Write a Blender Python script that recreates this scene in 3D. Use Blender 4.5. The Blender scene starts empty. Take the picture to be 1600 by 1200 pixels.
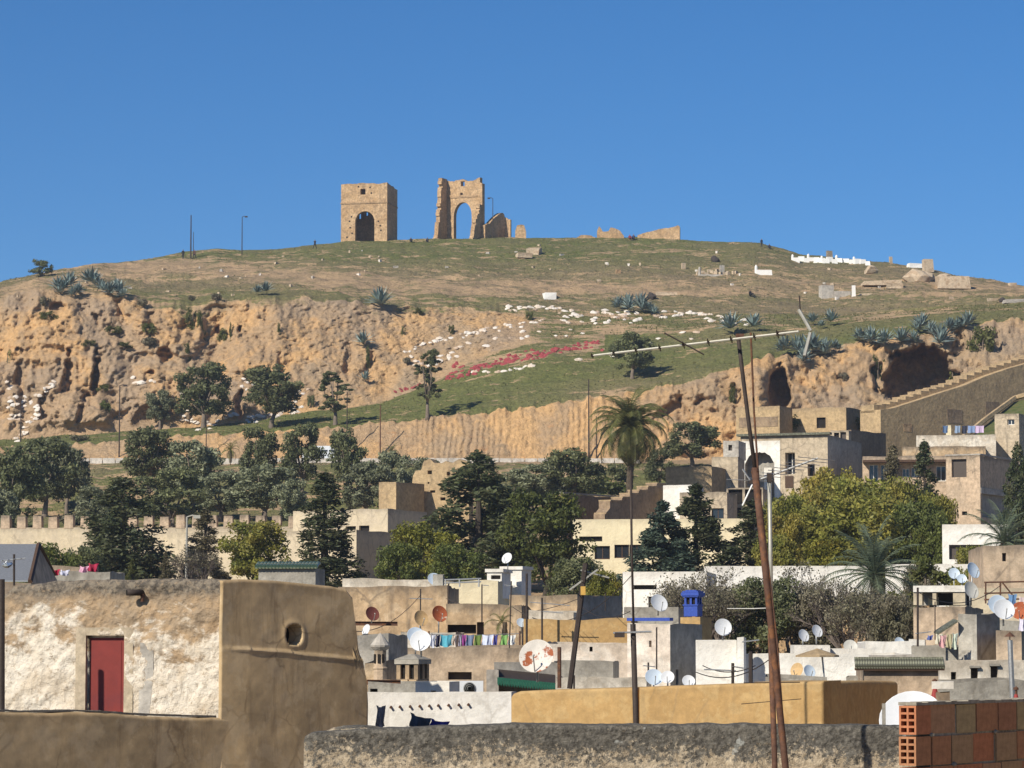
import bpy, math, random
import numpy as np
from mathutils import Vector, Matrix

# ------------------------------------------------------------------ camera, sky, sun, exposure
S = bpy.context.scene
COL = S.collection
F = 4850.0                                  # focal length in pixels of a 1600 px wide frame
PITCH = math.atan(400 / F)
cam = bpy.data.cameras.new('camera'); cam_o = bpy.data.objects.new('camera', cam); COL.objects.link(cam_o)
cam.sensor_width = 36; cam.lens = 36 * F / 1600
cam.clip_start = 0.5; cam.clip_end = 8000
cam_o.location = (0, 0, 0); cam_o.rotation_euler = (math.pi / 2 + PITCH, 0, 0)
S.camera = cam_o
SUN_SIDE, SUN_EL = 41, 35                    # degrees: left of straight behind the camera, above the horizon
W = bpy.data.worlds.new('World'); S.world = W; W.use_nodes = True
wn = W.node_tree; wn.nodes.clear()
sky = wn.nodes.new('ShaderNodeTexSky'); sky.sky_type = 'NISHITA'; sky.sun_disc = False
sky.sun_elevation = math.radians(SUN_EL); sky.sun_rotation = math.radians(180 + SUN_SIDE)
sky.altitude = 3000; sky.air_density = 1.0; sky.dust_density = 0.0; sky.ozone_density = 6.0
bg = wn.nodes.new('ShaderNodeBackground'); bg.inputs['Strength'].default_value = 0.083
wo = wn.nodes.new('ShaderNodeOutputWorld')
hs = wn.nodes.new('ShaderNodeHueSaturation'); hs.inputs['Saturation'].default_value = 1.20; hs.inputs['Value'].default_value = 1.02
wn.links.new(sky.outputs[0], hs.inputs['Color']); wn.links.new(hs.outputs[0], bg.inputs['Color']); wn.links.new(bg.outputs[0], wo.inputs['Surface'])
sl = bpy.data.lights.new('sun', 'SUN'); sl.energy = 4.8; sl.angle = math.radians(0.53); sl.color = (1.0, 0.93, 0.80)
so = bpy.data.objects.new('sun', sl); COL.objects.link(so)
_a, _e = math.radians(SUN_SIDE), math.radians(SUN_EL)
SUNV = Vector((-math.sin(_a) * math.cos(_e), -math.cos(_a) * math.cos(_e), math.sin(_e)))
so.rotation_euler = SUNV.to_track_quat('Z', 'Y').to_euler(); so.location = SUNV * 100
vs = S.view_settings; vs.view_transform = 'Standard'; vs.look = 'None'; vs.gamma = 1.0; vs.exposure = 0.28; vs.use_curve_mapping = False

# ------------------------------------------------------------------ geometry of the view
CP, SP = math.cos(PITCH), math.sin(PITCH)
def ray(px, py):
    u = (px - 800) / F; v = (600 - py) / F
    return Vector((u, CP - v * SP, SP + v * CP))
def P(px, py, Y):
    d = ray(px, py); return d * (Y / d.y)
def proj(p):
    f = p[1] * CP + p[2] * SP; up = -p[1] * SP + p[2] * CP
    return 800 + F * p[0] / f, 600 - F * up / f
def ppm(Y): return F / Y                      # pixels per metre at depth Y
def ground_z(Y): return float(np.interp(Y, [0, 100, 115, 140, 200, 230, 285], [-13.5, -10, -9, -2.5, 1.5, 3.2, 8.6]))
R = math.radians
rng = random.Random(7)

# ------------------------------------------------------------------ noise
def _h(ix, iy, iz, seed):
    h = (ix * 374761393 + iy * 668265263 + iz * 1440662683 + seed * 974634777) & 0xffffffff
    h = ((h ^ (h >> 13)) * 1274126177) & 0xffffffff
    h = ((h ^ (h >> 16)) * 2246822519) & 0xffffffff
    return ((h ^ (h >> 15)) & 0xffff) / 65535.0
def vn(x, y, z=0.0, seed=0):
    x, y, z = np.broadcast_arrays(np.asarray(x, float), np.asarray(y, float), np.asarray(z, float))
    fx, fy, fz = np.floor(x), np.floor(y), np.floor(z)
    ix, iy, iz = fx.astype(np.int64), fy.astype(np.int64), fz.astype(np.int64)
    tx, ty, tz = x - fx, y - fy, z - fz
    tx = tx * tx * (3 - 2 * tx); ty = ty * ty * (3 - 2 * ty); tz = tz * tz * (3 - 2 * tz)
    def L(a, b, t): return a + (b - a) * t
    c = [[[_h(ix + i, iy + j, iz + k, seed) for k in (0, 1)] for j in (0, 1)] for i in (0, 1)]
    return L(L(L(c[0][0][0], c[1][0][0], tx), L(c[0][1][0], c[1][1][0], tx), ty),
             L(L(c[0][0][1], c[1][0][1], tx), L(c[0][1][1], c[1][1][1], tx), ty), tz) * 2 - 1
def fbm(x, y, z=0.0, seed=0, o=4, g=0.5):
    a, s, f = 1.0, 0.0, 1.0; n = 0.0
    for i in range(o):
        s = s + a * vn(np.asarray(x) * f, np.asarray(y) * f, np.asarray(z) * f, seed + i * 17); n += a; a *= g; f *= 2.03
    return s / n
def n1(x, y=0.0, z=0.0, seed=0, o=3): return float(fbm(x, y, z, seed, o))

# ------------------------------------------------------------------ mesh building
OFF = {}                                      # world offset of a thing's local frame
class MB:
    def __init__(s): s.v = []; s.f = []
    def add(s, vs, fs):
        b = len(s.v); s.v += [tuple(p) for p in vs]; s.f += [tuple(b + i for i in f) for f in fs]; return s
    def quad(s, a, b, c, d): return s.add([a, b, c, d], [(0, 1, 2, 3)])
    def hexa(s, p):                           # 8 points: bottom ring 0-3, top ring 4-7
        return s.add(p, [(3, 2, 1, 0), (4, 5, 6, 7), (0, 1, 5, 4), (1, 2, 6, 5), (2, 3, 7, 6), (3, 0, 4, 7)])
    def obox(s, O, U, V, H):                  # box from a corner along three vectors
        O, U, V, H = Vector(O), Vector(U), Vector(V), Vector(H)
        return s.hexa([O, O + U, O + U + V, O + V, O + H, O + U + H, O + U + V + H, O + V + H])
    def box(s, c, d, rz=0.0):
        m = Matrix.Rotation(rz, 3, 'Z'); c = Vector(c)
        U, V, H = m @ Vector((d[0], 0, 0)), m @ Vector((0, d[1], 0)), Vector((0, 0, d[2]))
        return s.obox(c - U / 2 - V / 2 - H / 2, U, V, H)
    def tube(s, pts, r, n=6, cap=True):
        pts = [Vector(p) for p in pts]; rs = r if isinstance(r, (list, tuple)) else [r] * len(pts)
        b = len(s.v); ref = None
        for i, p in enumerate(pts):
            t = (pts[min(i + 1, len(pts) - 1)] - pts[max(i - 1, 0)]).normalized()
            if ref is None: ref = Vector((1, 0, 0)) if abs(t.x) < .8 else Vector((0, 1, 0))
            a = (ref - t * ref.dot(t)).normalized(); c = t.cross(a); ref = a
            for k in range(n):
                w = 2 * math.pi * k / n; s.v.append(tuple(p + (a * math.cos(w) + c * math.sin(w)) * rs[i]))
        for i in range(len(pts) - 1):
            for k in range(n):
                q = b + i * n; s.f.append((q + k, q + (k + 1) % n, q + n + (k + 1) % n, q + n + k))
        if cap:
            s.f.append(tuple(b + k for k in range(n - 1, -1, -1))); q = b + (len(pts) - 1) * n; s.f.append(tuple(q + k for k in range(n)))
        return s
    def lathe(s, prof, n=12, c=(0, 0, 0), ax=None, rot=0.0):
        c = Vector(c); b = len(s.v)
        M_ = ax.to_track_quat('Z', 'Y').to_matrix() if ax is not None else Matrix.Identity(3)
        for r, z in prof:
            for k in range(n):
                w = 2 * math.pi * k / n + rot; s.v.append(tuple(c + M_ @ Vector((r * math.cos(w), r * math.sin(w), z))))
        for i in range(len(prof) - 1):
            for k in range(n):
                q = b + i * n; s.f.append((q + k, q + (k + 1) % n, q + n + (k + 1) % n, q + n + k))
        s.f.append(tuple(b + k for k in range(n - 1, -1, -1))); q = b + (len(prof) - 1) * n; s.f.append(tuple(q + k for k in range(n)))
        return s
    def mesh(s, name, mat, off=(0, 0, 0), smooth=False):
        m = bpy.data.meshes.new(name)
        o = Vector(off); m.from_pydata([(p[0] - o.x, p[1] - o.y, p[2] - o.z) for p in s.v], [], s.f)
        if mat: m.materials.append(mat)
        if smooth: m.polygons.foreach_set('use_smooth', [True] * len(m.polygons))
        m.update(); return m
    def build(s, name, mat, parent=None, smooth=False, base=None):
        """one mesh object; world coordinates in, stored relative to its thing (or to its own base)"""
        if parent is not None: off = OFF[parent]
        elif base is not None: off = Vector(base)
        else:
            a = np.array(s.v); off = Vector(((a[:, 0].min() + a[:, 0].max()) / 2, (a[:, 1].min() + a[:, 1].max()) / 2, a[:, 2].min()))
        o = bpy.data.objects.new(name, s.mesh(name, mat, off, smooth)); COL.objects.link(o)
        if parent is not None: o.parent = parent
        else: o.location = off
        OFF[o] = off
        if s.v: o['ztop'] = float(max(p[2] for p in s.v))
        return o
def tag(o, label=None, cat=None, group=None, kind=None):
    if label: o['label'] = label
    if cat: o['category'] = cat
    if group: o['group'] = group
    if kind: o['kind'] = kind
    return o
def thing(name, loc, label, cat, group=None):
    o = bpy.data.objects.new(name, None); COL.objects.link(o); o.location = loc; o.empty_display_size = .3
    OFF[o] = Vector(loc); return tag(o, label, cat, group)
def obj(name, mesh, parent=None, loc=None, rot=None, scale=None):
    o = bpy.data.objects.new(name, mesh); COL.objects.link(o)
    if parent is not None: o.parent = parent
    if loc is not None: o.location = loc
    if rot is not None: o.rotation_euler = rot
    if scale is not None: o.scale = scale
    OFF[o] = OFF.get(parent, Vector(loc or (0, 0, 0))); return o

# ------------------------------------------------------------------ materials
class NT:
    def __init__(s, name):
        s.m = bpy.data.materials.new(name); s.m.use_nodes = True; s.t = s.m.node_tree; s.t.nodes.clear()
        s.out = s.n('ShaderNodeOutputMaterial'); s.bsdf = s.n('ShaderNodeBsdfPrincipled')
        s.l(s.bsdf.outputs[0], s.out.inputs['Surface']); s.bsdf.inputs['Specular IOR Level'].default_value = .25
        s.pos = s.n('ShaderNodeNewGeometry').outputs['Position']
        s.tc = s.n('ShaderNodeTexCoord')
    def n(s, t): return s.t.nodes.new(t)
    def l(s, a, b): s.t.links.new(a, b)
    def put(s, sock, v):
        if isinstance(v, bpy.types.NodeSocket): s.l(v, sock)
        elif isinstance(v, (tuple, list)) and len(v) == 3 and len(sock.default_value) == 4: sock.default_value = (*v, 1)
        else: sock.default_value = v
    def noise(s, vec, scale, detail=5, rough=.6, dist=0.0):
        n = s.n('ShaderNodeTexNoise'); s.put(n.inputs['Vector'], vec); n.inputs['Scale'].default_value = scale
        n.inputs['Detail'].default_value = detail; n.inputs['Roughness'].default_value = rough; n.inputs['Distortion'].default_value = dist
        return n.outputs['Fac']
    def vor(s, vec, scale, feature='F1', out='Distance'):
        n = s.n('ShaderNodeTexVoronoi'); n.feature = feature; s.put(n.inputs['Vector'], vec); n.inputs['Scale'].default_value = scale
        return n.outputs[out]
    def scl(s, vec, k):
        n = s.n('ShaderNodeVectorMath'); n.operation = 'MULTIPLY'; s.put(n.inputs[0], vec); n.inputs[1].default_value = k; return n.outputs[0]
    def math_vec(s, vec, f, k):
        n = s.n('ShaderNodeVectorMath'); n.operation = 'SCALE'; n.inputs[0].default_value = (k, k, k); s.l(f, n.inputs['Scale']); a = s.n('ShaderNodeVectorMath'); s.l(vec, a.inputs[0]); s.l(n.outputs[0], a.inputs[1]); return a.outputs[0]
    def ramp(s, v, a, b, lo=0.0, hi=1.0):
        n = s.n('ShaderNodeMapRange'); n.interpolation_type = 'SMOOTHSTEP'; s.put(n.inputs['Value'], v)
        n.inputs['From Min'].default_value = a; n.inputs['From Max'].default_value = b
        n.inputs['To Min'].default_value = lo; n.inputs['To Max'].default_value = hi; return n.outputs['Result']
    def math(s, op, a, b=0.0):
        n = s.n('ShaderNodeMath'); n.operation = op; s.put(n.inputs[0], a); s.put(n.inputs[1], b); return n.outputs[0]
    def mix(s, fac, a, b, mode='MIX'):
        n = s.n('ShaderNodeMix'); n.data_type = 'RGBA'; n.blend_type = mode; n.clamp_factor = True
        s.put(n.inputs['Factor'], fac); s.put(n.inputs['A'], a); s.put(n.inputs['B'], b); return n.outputs['Result']
    def val(s, col, f):                        # multiply colour by a value socket
        n = s.n('ShaderNodeMix'); n.data_type = 'RGBA'; n.blend_type = 'MULTIPLY'; n.inputs['Factor'].default_value = 1
        s.put(n.inputs['A'], col); s.l(f, n.inputs['B']); return n.outputs['Result']
    def sepz(s, vec):
        n = s.n('ShaderNodeSeparateXYZ'); s.l(vec, n.inputs[0]); return n.outputs
    def bump(s, h, strength=.4, dist=.1):
        n = s.n('ShaderNodeBump'); n.inputs['Strength'].default_value = strength; n.inputs['Distance'].default_value = dist
        s.l(h, n.inputs['Height']); s.l(n.outputs[0], s.bsdf.inputs['Normal']); return s
    def done(s, col, rough=.9, metal=0.0, spec=None):
        s.put(s.bsdf.inputs['Base Color'], col); s.put(s.bsdf.inputs['Roughness'], rough); s.bsdf.inputs['Metallic'].default_value = metal
        if spec is not None: s.bsdf.inputs['Specular IOR Level'].default_value = spec
        return s.m
def plaster(name, c1, c2, stain=(.12, .10, .08), peelc=None, top=.5, streak=.45, peel=0.0, k=1.0, bump=.4, contrast=.34, speck=0.0, speckc=None):
    """weathered render: blotches, run-off streaks, grime along the top edge, flaked patches"""
    t = NT(name); p = t.scl(t.pos, (k, k, k))
    col = t.mix(t.ramp(t.noise(p, .45, 6), .38, .64), c1, c2)
    fine = t.noise(p, 3.0, 8, .72)
    if peel: col = t.mix(t.math('MULTIPLY', t.ramp(t.noise(p, 1.1, 9, .68, .3), .50, .57), peel), col, peelc or stain)
    st = t.ramp(t.noise(t.scl(p, (2.2, 2.2, .22)), 1.0, 6, .65), .52, .72)
    col = t.mix(t.math('MULTIPLY', st, streak), col, stain)
    if top:
        zt = t.n('ShaderNodeAttribute'); zt.attribute_type = 'OBJECT'; zt.attribute_name = 'ztop'
        g = t.math('MULTIPLY', t.math('SUBTRACT', zt.outputs['Fac'], t.sepz(t.pos)[2]), 1.25 * k)      # metres below the wall head
        e = t.math('ADD', g, t.math('MULTIPLY', t.math('SUBTRACT', t.noise(t.scl(p, (1.3, 1.3, .5)), 1.2, 6, .7), .5), 1.6))
        col = t.mix(t.math('MULTIPLY', t.ramp(e, .75, -.05), top), col, stain)
    ck = t.vor(t.math_vec(p, t.noise(p, 1.4, 3), .5), .55, 'DISTANCE_TO_EDGE')
    col = t.mix(t.math('MULTIPLY', t.ramp(ck, .035, .0), t.ramp(t.noise(p, .35, 3), .45, .6, 0, .55 * min(1, streak * 2.2))), col, stain)
    if speck: col = t.mix(t.math('MULTIPLY', t.ramp(t.noise(p, 9, 4, .7), .56, .66), speck), col, speckc or stain)
    col = t.val(col, t.ramp(fine, .25, .75, 1 - contrast, 1 + contrast * .7))
    h = t.math('ADD', fine, t.math('MULTIPLY', t.noise(p, .9, 4), 1.5))
    t.bump(h, bump, .12 / k)
    return t.done(col, .93)
def flat(name, c, rough=.7, metal=0.0, var=.12, k=2.0, spec=None, c2=None, th=(.5, .62)):
    t = NT(name); nz = t.noise(t.tc.outputs['Object'], k, 6, .65)
    col = t.mix(t.ramp(nz, *th), c, c2) if c2 else t.mix(1.0, c, c)
    col = t.val(col, t.ramp(t.noise(t.tc.outputs['Object'], k * 3.1, 5, .7), .25, .75, 1 - var, 1 + var))
    return t.done(col, rough, metal, spec)
def leaf(name, c1, c2, c3=None, k=.35, trans=.32, dark=.7):
    """foliage: clump-scale hue changes, each leaf face a shade of its own"""
    t = NT(name); oi = t.n('ShaderNodeObjectInfo'); g = t.n('ShaderNodeNewGeometry')
    w = t.noise(t.pos, k, 4, .6)
    col = t.mix(t.ramp(w, .38, .62), c1, c2)
    if c3: col = t.mix(t.ramp(t.noise(t.pos, k * 1.9, 3, .6, .2), .55, .68), col, c3)
    col = t.val(col, t.ramp(g.outputs['Random Per Island'], 0, 1, dark, 1.35))
    col = t.val(col, t.ramp(oi.outputs['Random'], 0, 1, .85, 1.15))
    t.put(t.bsdf.inputs['Base Color'], col); t.bsdf.inputs['Roughness'].default_value = .55; t.bsdf.inputs['Specular IOR Level'].default_value = .3
    tr = t.n('ShaderNodeBsdfTranslucent'); t.l(col, tr.inputs['Color']); mx = t.n('ShaderNodeMixShader'); mx.inputs[0].default_value = trans
    t.l(t.bsdf.outputs[0], mx.inputs[1]); t.l(tr.outputs[0], mx.inputs[2]); t.l(mx.outputs[0], t.out.inputs['Surface'])
    return t.m
# ------------------------------------------------------------------ hill
def hill_material():
    t = NT('hillside'); at_ = t.n('ShaderNodeAttribute'); at_.attribute_name = 'mask'
    sp = t.n('ShaderNodeSeparateColor'); t.l(at_.outputs['Color'], sp.inputs[0]); G_, R_, D_ = sp.outputs[1], sp.outputs[0], sp.outputs[2]
    p = t.pos
    mid = t.noise(p, .22, 5, .68); fine = t.noise(p, 1.1, 5, .75); big = t.noise(p, .045, 5, .55)
    soil = t.mix(t.ramp(mid, .35, .65), (.46, .315, .18), (.31, .22, .13))
    soil = t.mix(t.ramp(fine, .55, .75, 0, .6), soil, (.50, .37, .23))
    green = t.mix(t.ramp(fine, .3, .7), (.095, .115, .03), (.17, .175, .055))
    drab = t.mix(t.ramp(mid, .35, .65), (.19, .155, .08), (.27, .205, .115))
    grass = t.mix(D_, green, drab)
    streak = t.noise(t.scl(p, (.30, .9, 1.6)), .75, 5, .7)
    gf = t.math('ADD', G_, t.math('MULTIPLY', t.math('SUBTRACT', t.math('ADD', t.math('ADD', t.math('MULTIPLY', fine, .55), t.math('MULTIPLY', mid, .5)), t.math('MULTIPLY', streak, .9)), .975), 2.9))
    grass = t.val(grass, t.ramp(t.noise(p, 2.6, 4, .75), .28, .72, .62, 1.3))
    col = t.mix(t.ramp(gf, .40, .58), soil, grass)
    rockn = t.noise(t.scl(p, (1, 1, .55)), .16, 6, .66, .4)
    rock = t.mix(t.ramp(rockn, .43, .58), (.58, .36, .17), (.42, .285, .165))
    rock = t.mix(t.ramp(t.noise(t.scl(p, (1, 1, 2.4)), .5, 5, .72), .56, .72, 0, .55), rock, (.46, .22, .085))
    rock = t.mix(t.ramp(big, .50, .64, 0, .6), rock, (.36, .275, .185))
    rock = t.mix(t.ramp(t.noise(t.scl(p, (1, 1, .7)), .35, 5, .7, .5), .63, .70, 0, .6), rock, (.23, .17, .105))
    rock = t.mix(t.ramp(t.math('ADD', D_, t.math('MULTIPLY', t.math('SUBTRACT', fine, .5), .5)), .38, .68, 0, .62), rock, (.345, .262, .185))
    rock = t.val(rock, t.ramp(t.noise(p, 1.6, 5, .78), .25, .75, .72, 1.18))
    col = t.mix(t.ramp(t.math('ADD', R_, t.math('MULTIPLY', t.math('SUBTRACT', mid, .5), .5)), .4, .6), col, rock)
    h = t.math('ADD', t.math('MULTIPLY', mid, 1.5), fine); t.bump(h, .8, .7)
    return t.done(col, .95)
def lerpx(px, knots):
    k = sorted(knots); return np.interp(px, [a for a, b in k], [b for a, b in k])
cols = np.concatenate([np.arange(-560, -60, 14), np.arange(-60, 1662, 2.0), np.arange(1662, 2200, 14)])
NC = len(cols)
c_ = lambda v: np.full(NC, float(v))
jag = lambda s, a, f=14: a * fbm(cols / f, 0 * cols + s, 0, 3, 4)
crest_py = lerpx(cols, [(-560, 505), (0, 441), (60, 427), (150, 412), (230, 406), (290, 393), (340, 388), (380, 391), (440, 389), (500, 381), (540, 378), (620, 374), (700, 373), (800, 371), (900, 372), (1000, 371), (1060, 375), (1100, 377), (1180, 379), (1215, 386), (1250, 397), (1320, 404), (1400, 412), (1450, 420), (1500, 431), (1600, 446), (2200, 540)]) + jag(9, 1.2, 30)
crest_Y = lerpx(cols, [(-560, 490), (0, 520), (300, 565), (600, 582), (1000, 590), (1200, 580), (1600, 540), (2200, 500)])
top_py = lerpx(cols, [(-560, 475), (0, 462), (60, 452), (100, 456), (200, 465), (300, 477), (340, 471), (400, 466), (450, 466), (530, 468), (600, 476), (700, 479), (780, 482), (850, 484), (900, 486), (1000, 487), (1150, 490), (1300, 492), (1450, 482), (1600, 474), (2200, 520)])
top_Y = lerpx(cols, [(-560, 446), (500, 448), (780, 456), (900, 460), (1600, 455), (2200, 450)])
foot_py = lerpx(cols, [(-560, 700), (0, 690), (100, 683), (200, 675), (300, 669), (400, 656), (450, 648), (550, 635), (600, 627), (640, 612), (690, 590), (730, 568), (780, 545), (830, 530), (900, 527), (1000, 522), (1150, 508), (1250, 512), (1450, 494), (1600, 484), (2200, 530)])
foot_Y = lerpx(cols, [(-560, 427), (500, 428), (640, 432), (780, 440), (900, 443), (1600, 442), (2200, 438)])
cut_py = lerpx(cols, [(-560, 705), (0, 700), (100, 695), (200, 688), (300, 681), (400, 673), (500, 668), (550, 666), (600, 660), (700, 648), (800, 640), (880, 628), (940, 620), (1010, 610), (1060, 598), (1100, 588), (1150, 573), (1200, 553), (1300, 545), (1340, 532), (1400, 526), (1500, 508), (1560, 501), (1600, 496), (2200, 545)])
cut_Y = lerpx(cols, [(-560, 405), (500, 405), (940, 406), (1100, 410), (1300, 418), (1600, 424), (2200, 424)])
# each line: (depth, height) per column
def zpy(py, Y): d = (600 - py) / F; return Y * (SP + d * CP) / (CP - d * SP)
lines = [(c_(100), c_(-10)), (c_(115), c_(-9)), (c_(140), c_(-2.5)), (c_(200), c_(1.5)), (c_(230), c_(3.2)), (c_(285), c_(8.6)),
         (c_(394), zpy(c_(723), c_(394))), (c_(400), zpy(c_(718), c_(400))),
         (cut_Y, zpy(cut_py, cut_Y)), (foot_Y, zpy(foot_py, foot_Y)), (top_Y, zpy(top_py, top_Y)), (crest_Y, zpy(crest_py, crest_Y))]
lines.append((crest_Y + 25, lines[-1][1] + .4)); lines.append((crest_Y + 45, lines[-2][1] - 3)); lines.append((crest_Y + 320, lines[-3][1] - 45))
nseg = [2, 4, 4, 4, 8, 64, 3, 56, 46, 120, 116, 6, 6, 6]
YY, ZZ, SEG, TT = [], [], [], []
for i, n in enumerate(nseg):
    (y0, z0), (y1, z1) = lines[i], lines[i + 1]
    for j in range(n + (i == len(nseg) - 1)):
        t = j / n
        YY.append(y0 + (y1 - y0) * t); ZZ.append(z0 + (z1 - z0) * t); SEG.append(max(i - 3, 0)); TT.append(t)
YY = np.array(YY); ZZ = np.array(ZZ); NR = len(YY)
SEG = np.repeat(np.array(SEG)[:, None], NC, 1); TT = np.repeat(np.array(TT)[:, None], NC, 1)
# convexity of the upper slope: a soft hump between cliff top and crest
PX = np.repeat(cols[None, :], NR, 0)
XX = (PX - 800) / F * (YY * CP + ZZ * SP)
PY0 = 600 - F * (-YY * SP + ZZ * CP) / (YY * CP + ZZ * SP)
def ss(x, a, b): t = np.clip((x - a) / (b - a), 0, 1); return t * t * (3 - 2 * t)
cliffA = (SEG == 6) * (1 - ss(PX, 770, 880))                        # upper cliff
cliffB = (SEG == 4) * 1.0                                            # road cutting, growing to the right-hand cliff
envA = cliffA * ss(TT, 0, .12) * (1 - ss(TT, .93, 1.0)); envB = cliffB * ss(TT, 0, .15) * (1 - ss(TT, .92, 1.0))
left = 1 - ss(PX, 330, 520)
big = fbm(XX / 8.5, ZZ / 15, 0, 5, 4, .55); rid = 1 - np.abs(fbm(XX / 4.2, ZZ / 7.5, 0, 11, 4, .5)) * 2.2
med = .75 - 1.9 * np.abs(fbm(XX / 3.4 + .5 * big, ZZ / 4.6, 0, 21, 4, .62)); sml = .5 - 1.6 * np.abs(fbm(XX / 1.1, ZZ / .75, 0, 31, 3, .65)); mic = fbm(XX / .4, ZZ / .35, 0, 33, 2); blk = np.floor(fbm(XX / 4.5 + ZZ / 9, ZZ / 5.5, 0, 35, 3) * 4.5) / 3.0; blk2 = np.floor(fbm(XX / 1.6, ZZ / 1.8 + XX / 4, 0, 37, 2) * 4) / 3.0
d = envA * ((.9 + 2.6 * left) * big + (.7 + 1.6 * left) * rid * .6 + (.35 + .45 * left) * med + .5 * sml + .28 * mic + (.55 + .5 * left) * blk + .3 * blk2)
ledge = fbm(XX / 12, ZZ / 2.6, 0, 41, 3); d += envA * left * 1.3 * np.sign(ledge) * np.abs(ledge) ** .5
WX = fbm(PX / 16, PY0 / 16, 0, 91, 3); WY = fbm(PX / 18, PY0 / 14, 0, 93, 3); WZ = fbm(PX / 9, PY0 / 12, 0, 95, 3)
def pit(cx, cy, rx, ry, depth, sharp=.45, warp=1.0, ease=.45):
    e = np.sqrt(((PX - cx + warp * rx * .9 * WX) / rx) ** 2 + ((PY0 - cy + warp * ry * .7 * WY) / ry) ** 2) * (1 + .5 * warp * WZ)
    soft = sharp + ease * ss((PX - cx) / rx, -.2, .8)               # abrupt on the sunny side, easing out on the other
    return -depth * (1 - ss(e, 1 - np.minimum(soft, .95), 1.0))
for a in [(108, 588, 9, 30, 3.2), (151, 585, 9, 36, 3.6), (33, 580, 10, 38, 2.5), (262, 553, 18, 16, 3), (237, 583, 10, 10, 2.5), (376, 515, 4, 7, 2.5), (342, 516, 6, 9, 2), (375, 632, 7, 26, 2.4),
          (90, 480, 12, 14, 2), (152, 497, 9, 10, 1.8), (188, 480, 10, 16, 2), (140, 622, 12, 12, 2.5), (100, 600, 6, 22, 2), (70, 640, 9, 24, 2.2), (128, 650, 8, 16, 2.0), (440, 570, 6, 26, 1.2), (545, 560, 10, 40, 1.3), (580, 570, 8, 40, 1.2), (235, 495, 8, 14, 1.8)]:
    d += pit(*a) * np.clip(envA * 3, 0, 1)
# cutting: fluted by rain in the middle, broken and deeply hollowed on the right
fl = ss(PX, 560, 680) * (1 - ss(PX, 930, 990))
warp = XX + .5 * fbm(XX / 2.5, ZZ / 3.0, 0, 51, 2)
flute = np.abs(np.sin(warp * 4.1 + 2.2 * fbm(XX / 3.3, ZZ / 30, 0, 53, 2))) ** .7
d += envB * fl * (.34 * flute * (.5 + .8 * np.clip(fbm(XX / 5, ZZ / 6, 0, 59, 3) + .4, 0, 1)) + .2 * med + .12 * sml + .3 * fbm(XX / 3.5, ZZ / 9, 0, 55, 3)) * (.6 + .5 * fbm(XX / 9, 0 * XX, 0, 57, 2))
rt = ss(PX, 985, 1080)
d += envB * rt * (2.4 * fbm(XX / 7.5, ZZ / 9, 0, 61, 4, .55) + 1.4 * (.7 - 1.8 * np.abs(fbm(XX / 3.2, ZZ / 3.2, 0, 63, 4, .62))) + .55 * sml + .3 * mic + .7 * blk + .35 * blk2 + .7)
d += envB * (1 - rt) * (.35 * med + .1 * sml) * (1 - .6 * fl)
for a in [(1217, 606, 19, 42, 9, .2, .35, .15), (1150, 618, 10, 24, 2.5), (1440, 596, 62, 60, 14, .15, .35, .1), (1372, 590, 12, 36, 3), (1060, 640, 26, 16, 2.2), (1100, 625, 18, 9, 1.6), (1030, 650, 14, 10, 1.6), (1500, 545, 20, 22, 2.5), (1315, 590, 12, 8, 1.2), (1560, 530, 8, 16, 1.5)]:
    d += pit(*a) * np.clip(envB * 4, 0, 1)
d += envB * (4.5 * np.exp(-((PX - 1185) / 18) ** 2) * ss(PY0, 555, 585))           # buttress that throws the shadow
# ragged rims
jt, jc = jag(1, 6, 13) * (1 - ss(cols, 800, 880)), jag(2, 7, 10)
wt = np.where(SEG == 6, np.exp(-((1 - TT) / .10) ** 2), np.where(SEG == 7, np.exp(-(TT / .035) ** 2), 0))
wc = np.where(SEG == 4, np.exp(-((1 - TT) / .16) ** 2), np.where(SEG == 5, np.exp(-(TT / .06) ** 2), 0))
ZZ += (wt * jt[None, :] + wc * jc[None, :]) * YY / F
# move along the line of sight
sc = 1 - d / np.maximum(YY, 1)
XX, YY, ZZ = XX * sc, YY * sc, ZZ * sc
# turf and earth relief
soft = np.isin(SEG, (2, 5, 7, 8)) * 1.0
ZZ += soft * (.45 * fbm(XX / 6, YY / 5, 0, 71, 4) + .20 * fbm(XX / 1.3, YY / 1.3, 0, 73, 3)) * (1 - .7 * (SEG == 8))
ZZ += (SEG == 7) * ss(TT, .02, .1) * (1 - ss(TT, .55, .8)) * .5 * np.clip(fbm(XX / 9, YY / 5, 0, 75, 4) * 2, -1, 1)
ZZ += (SEG == 6) * ss(PX, 780, 880) * .35 * fbm(XX / 5, YY / 4, 0, 77, 4)
terr = (SEG == 2) * ss(TT, .25, .4) * (1 - ss(TT, .85, .97)); ZZ += terr * .9 * np.sin(YY / 2.3 + XX / 17)
PYF = 600 - F * (-YY * SP + ZZ * CP) / (YY * CP + ZZ * SP)
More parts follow.
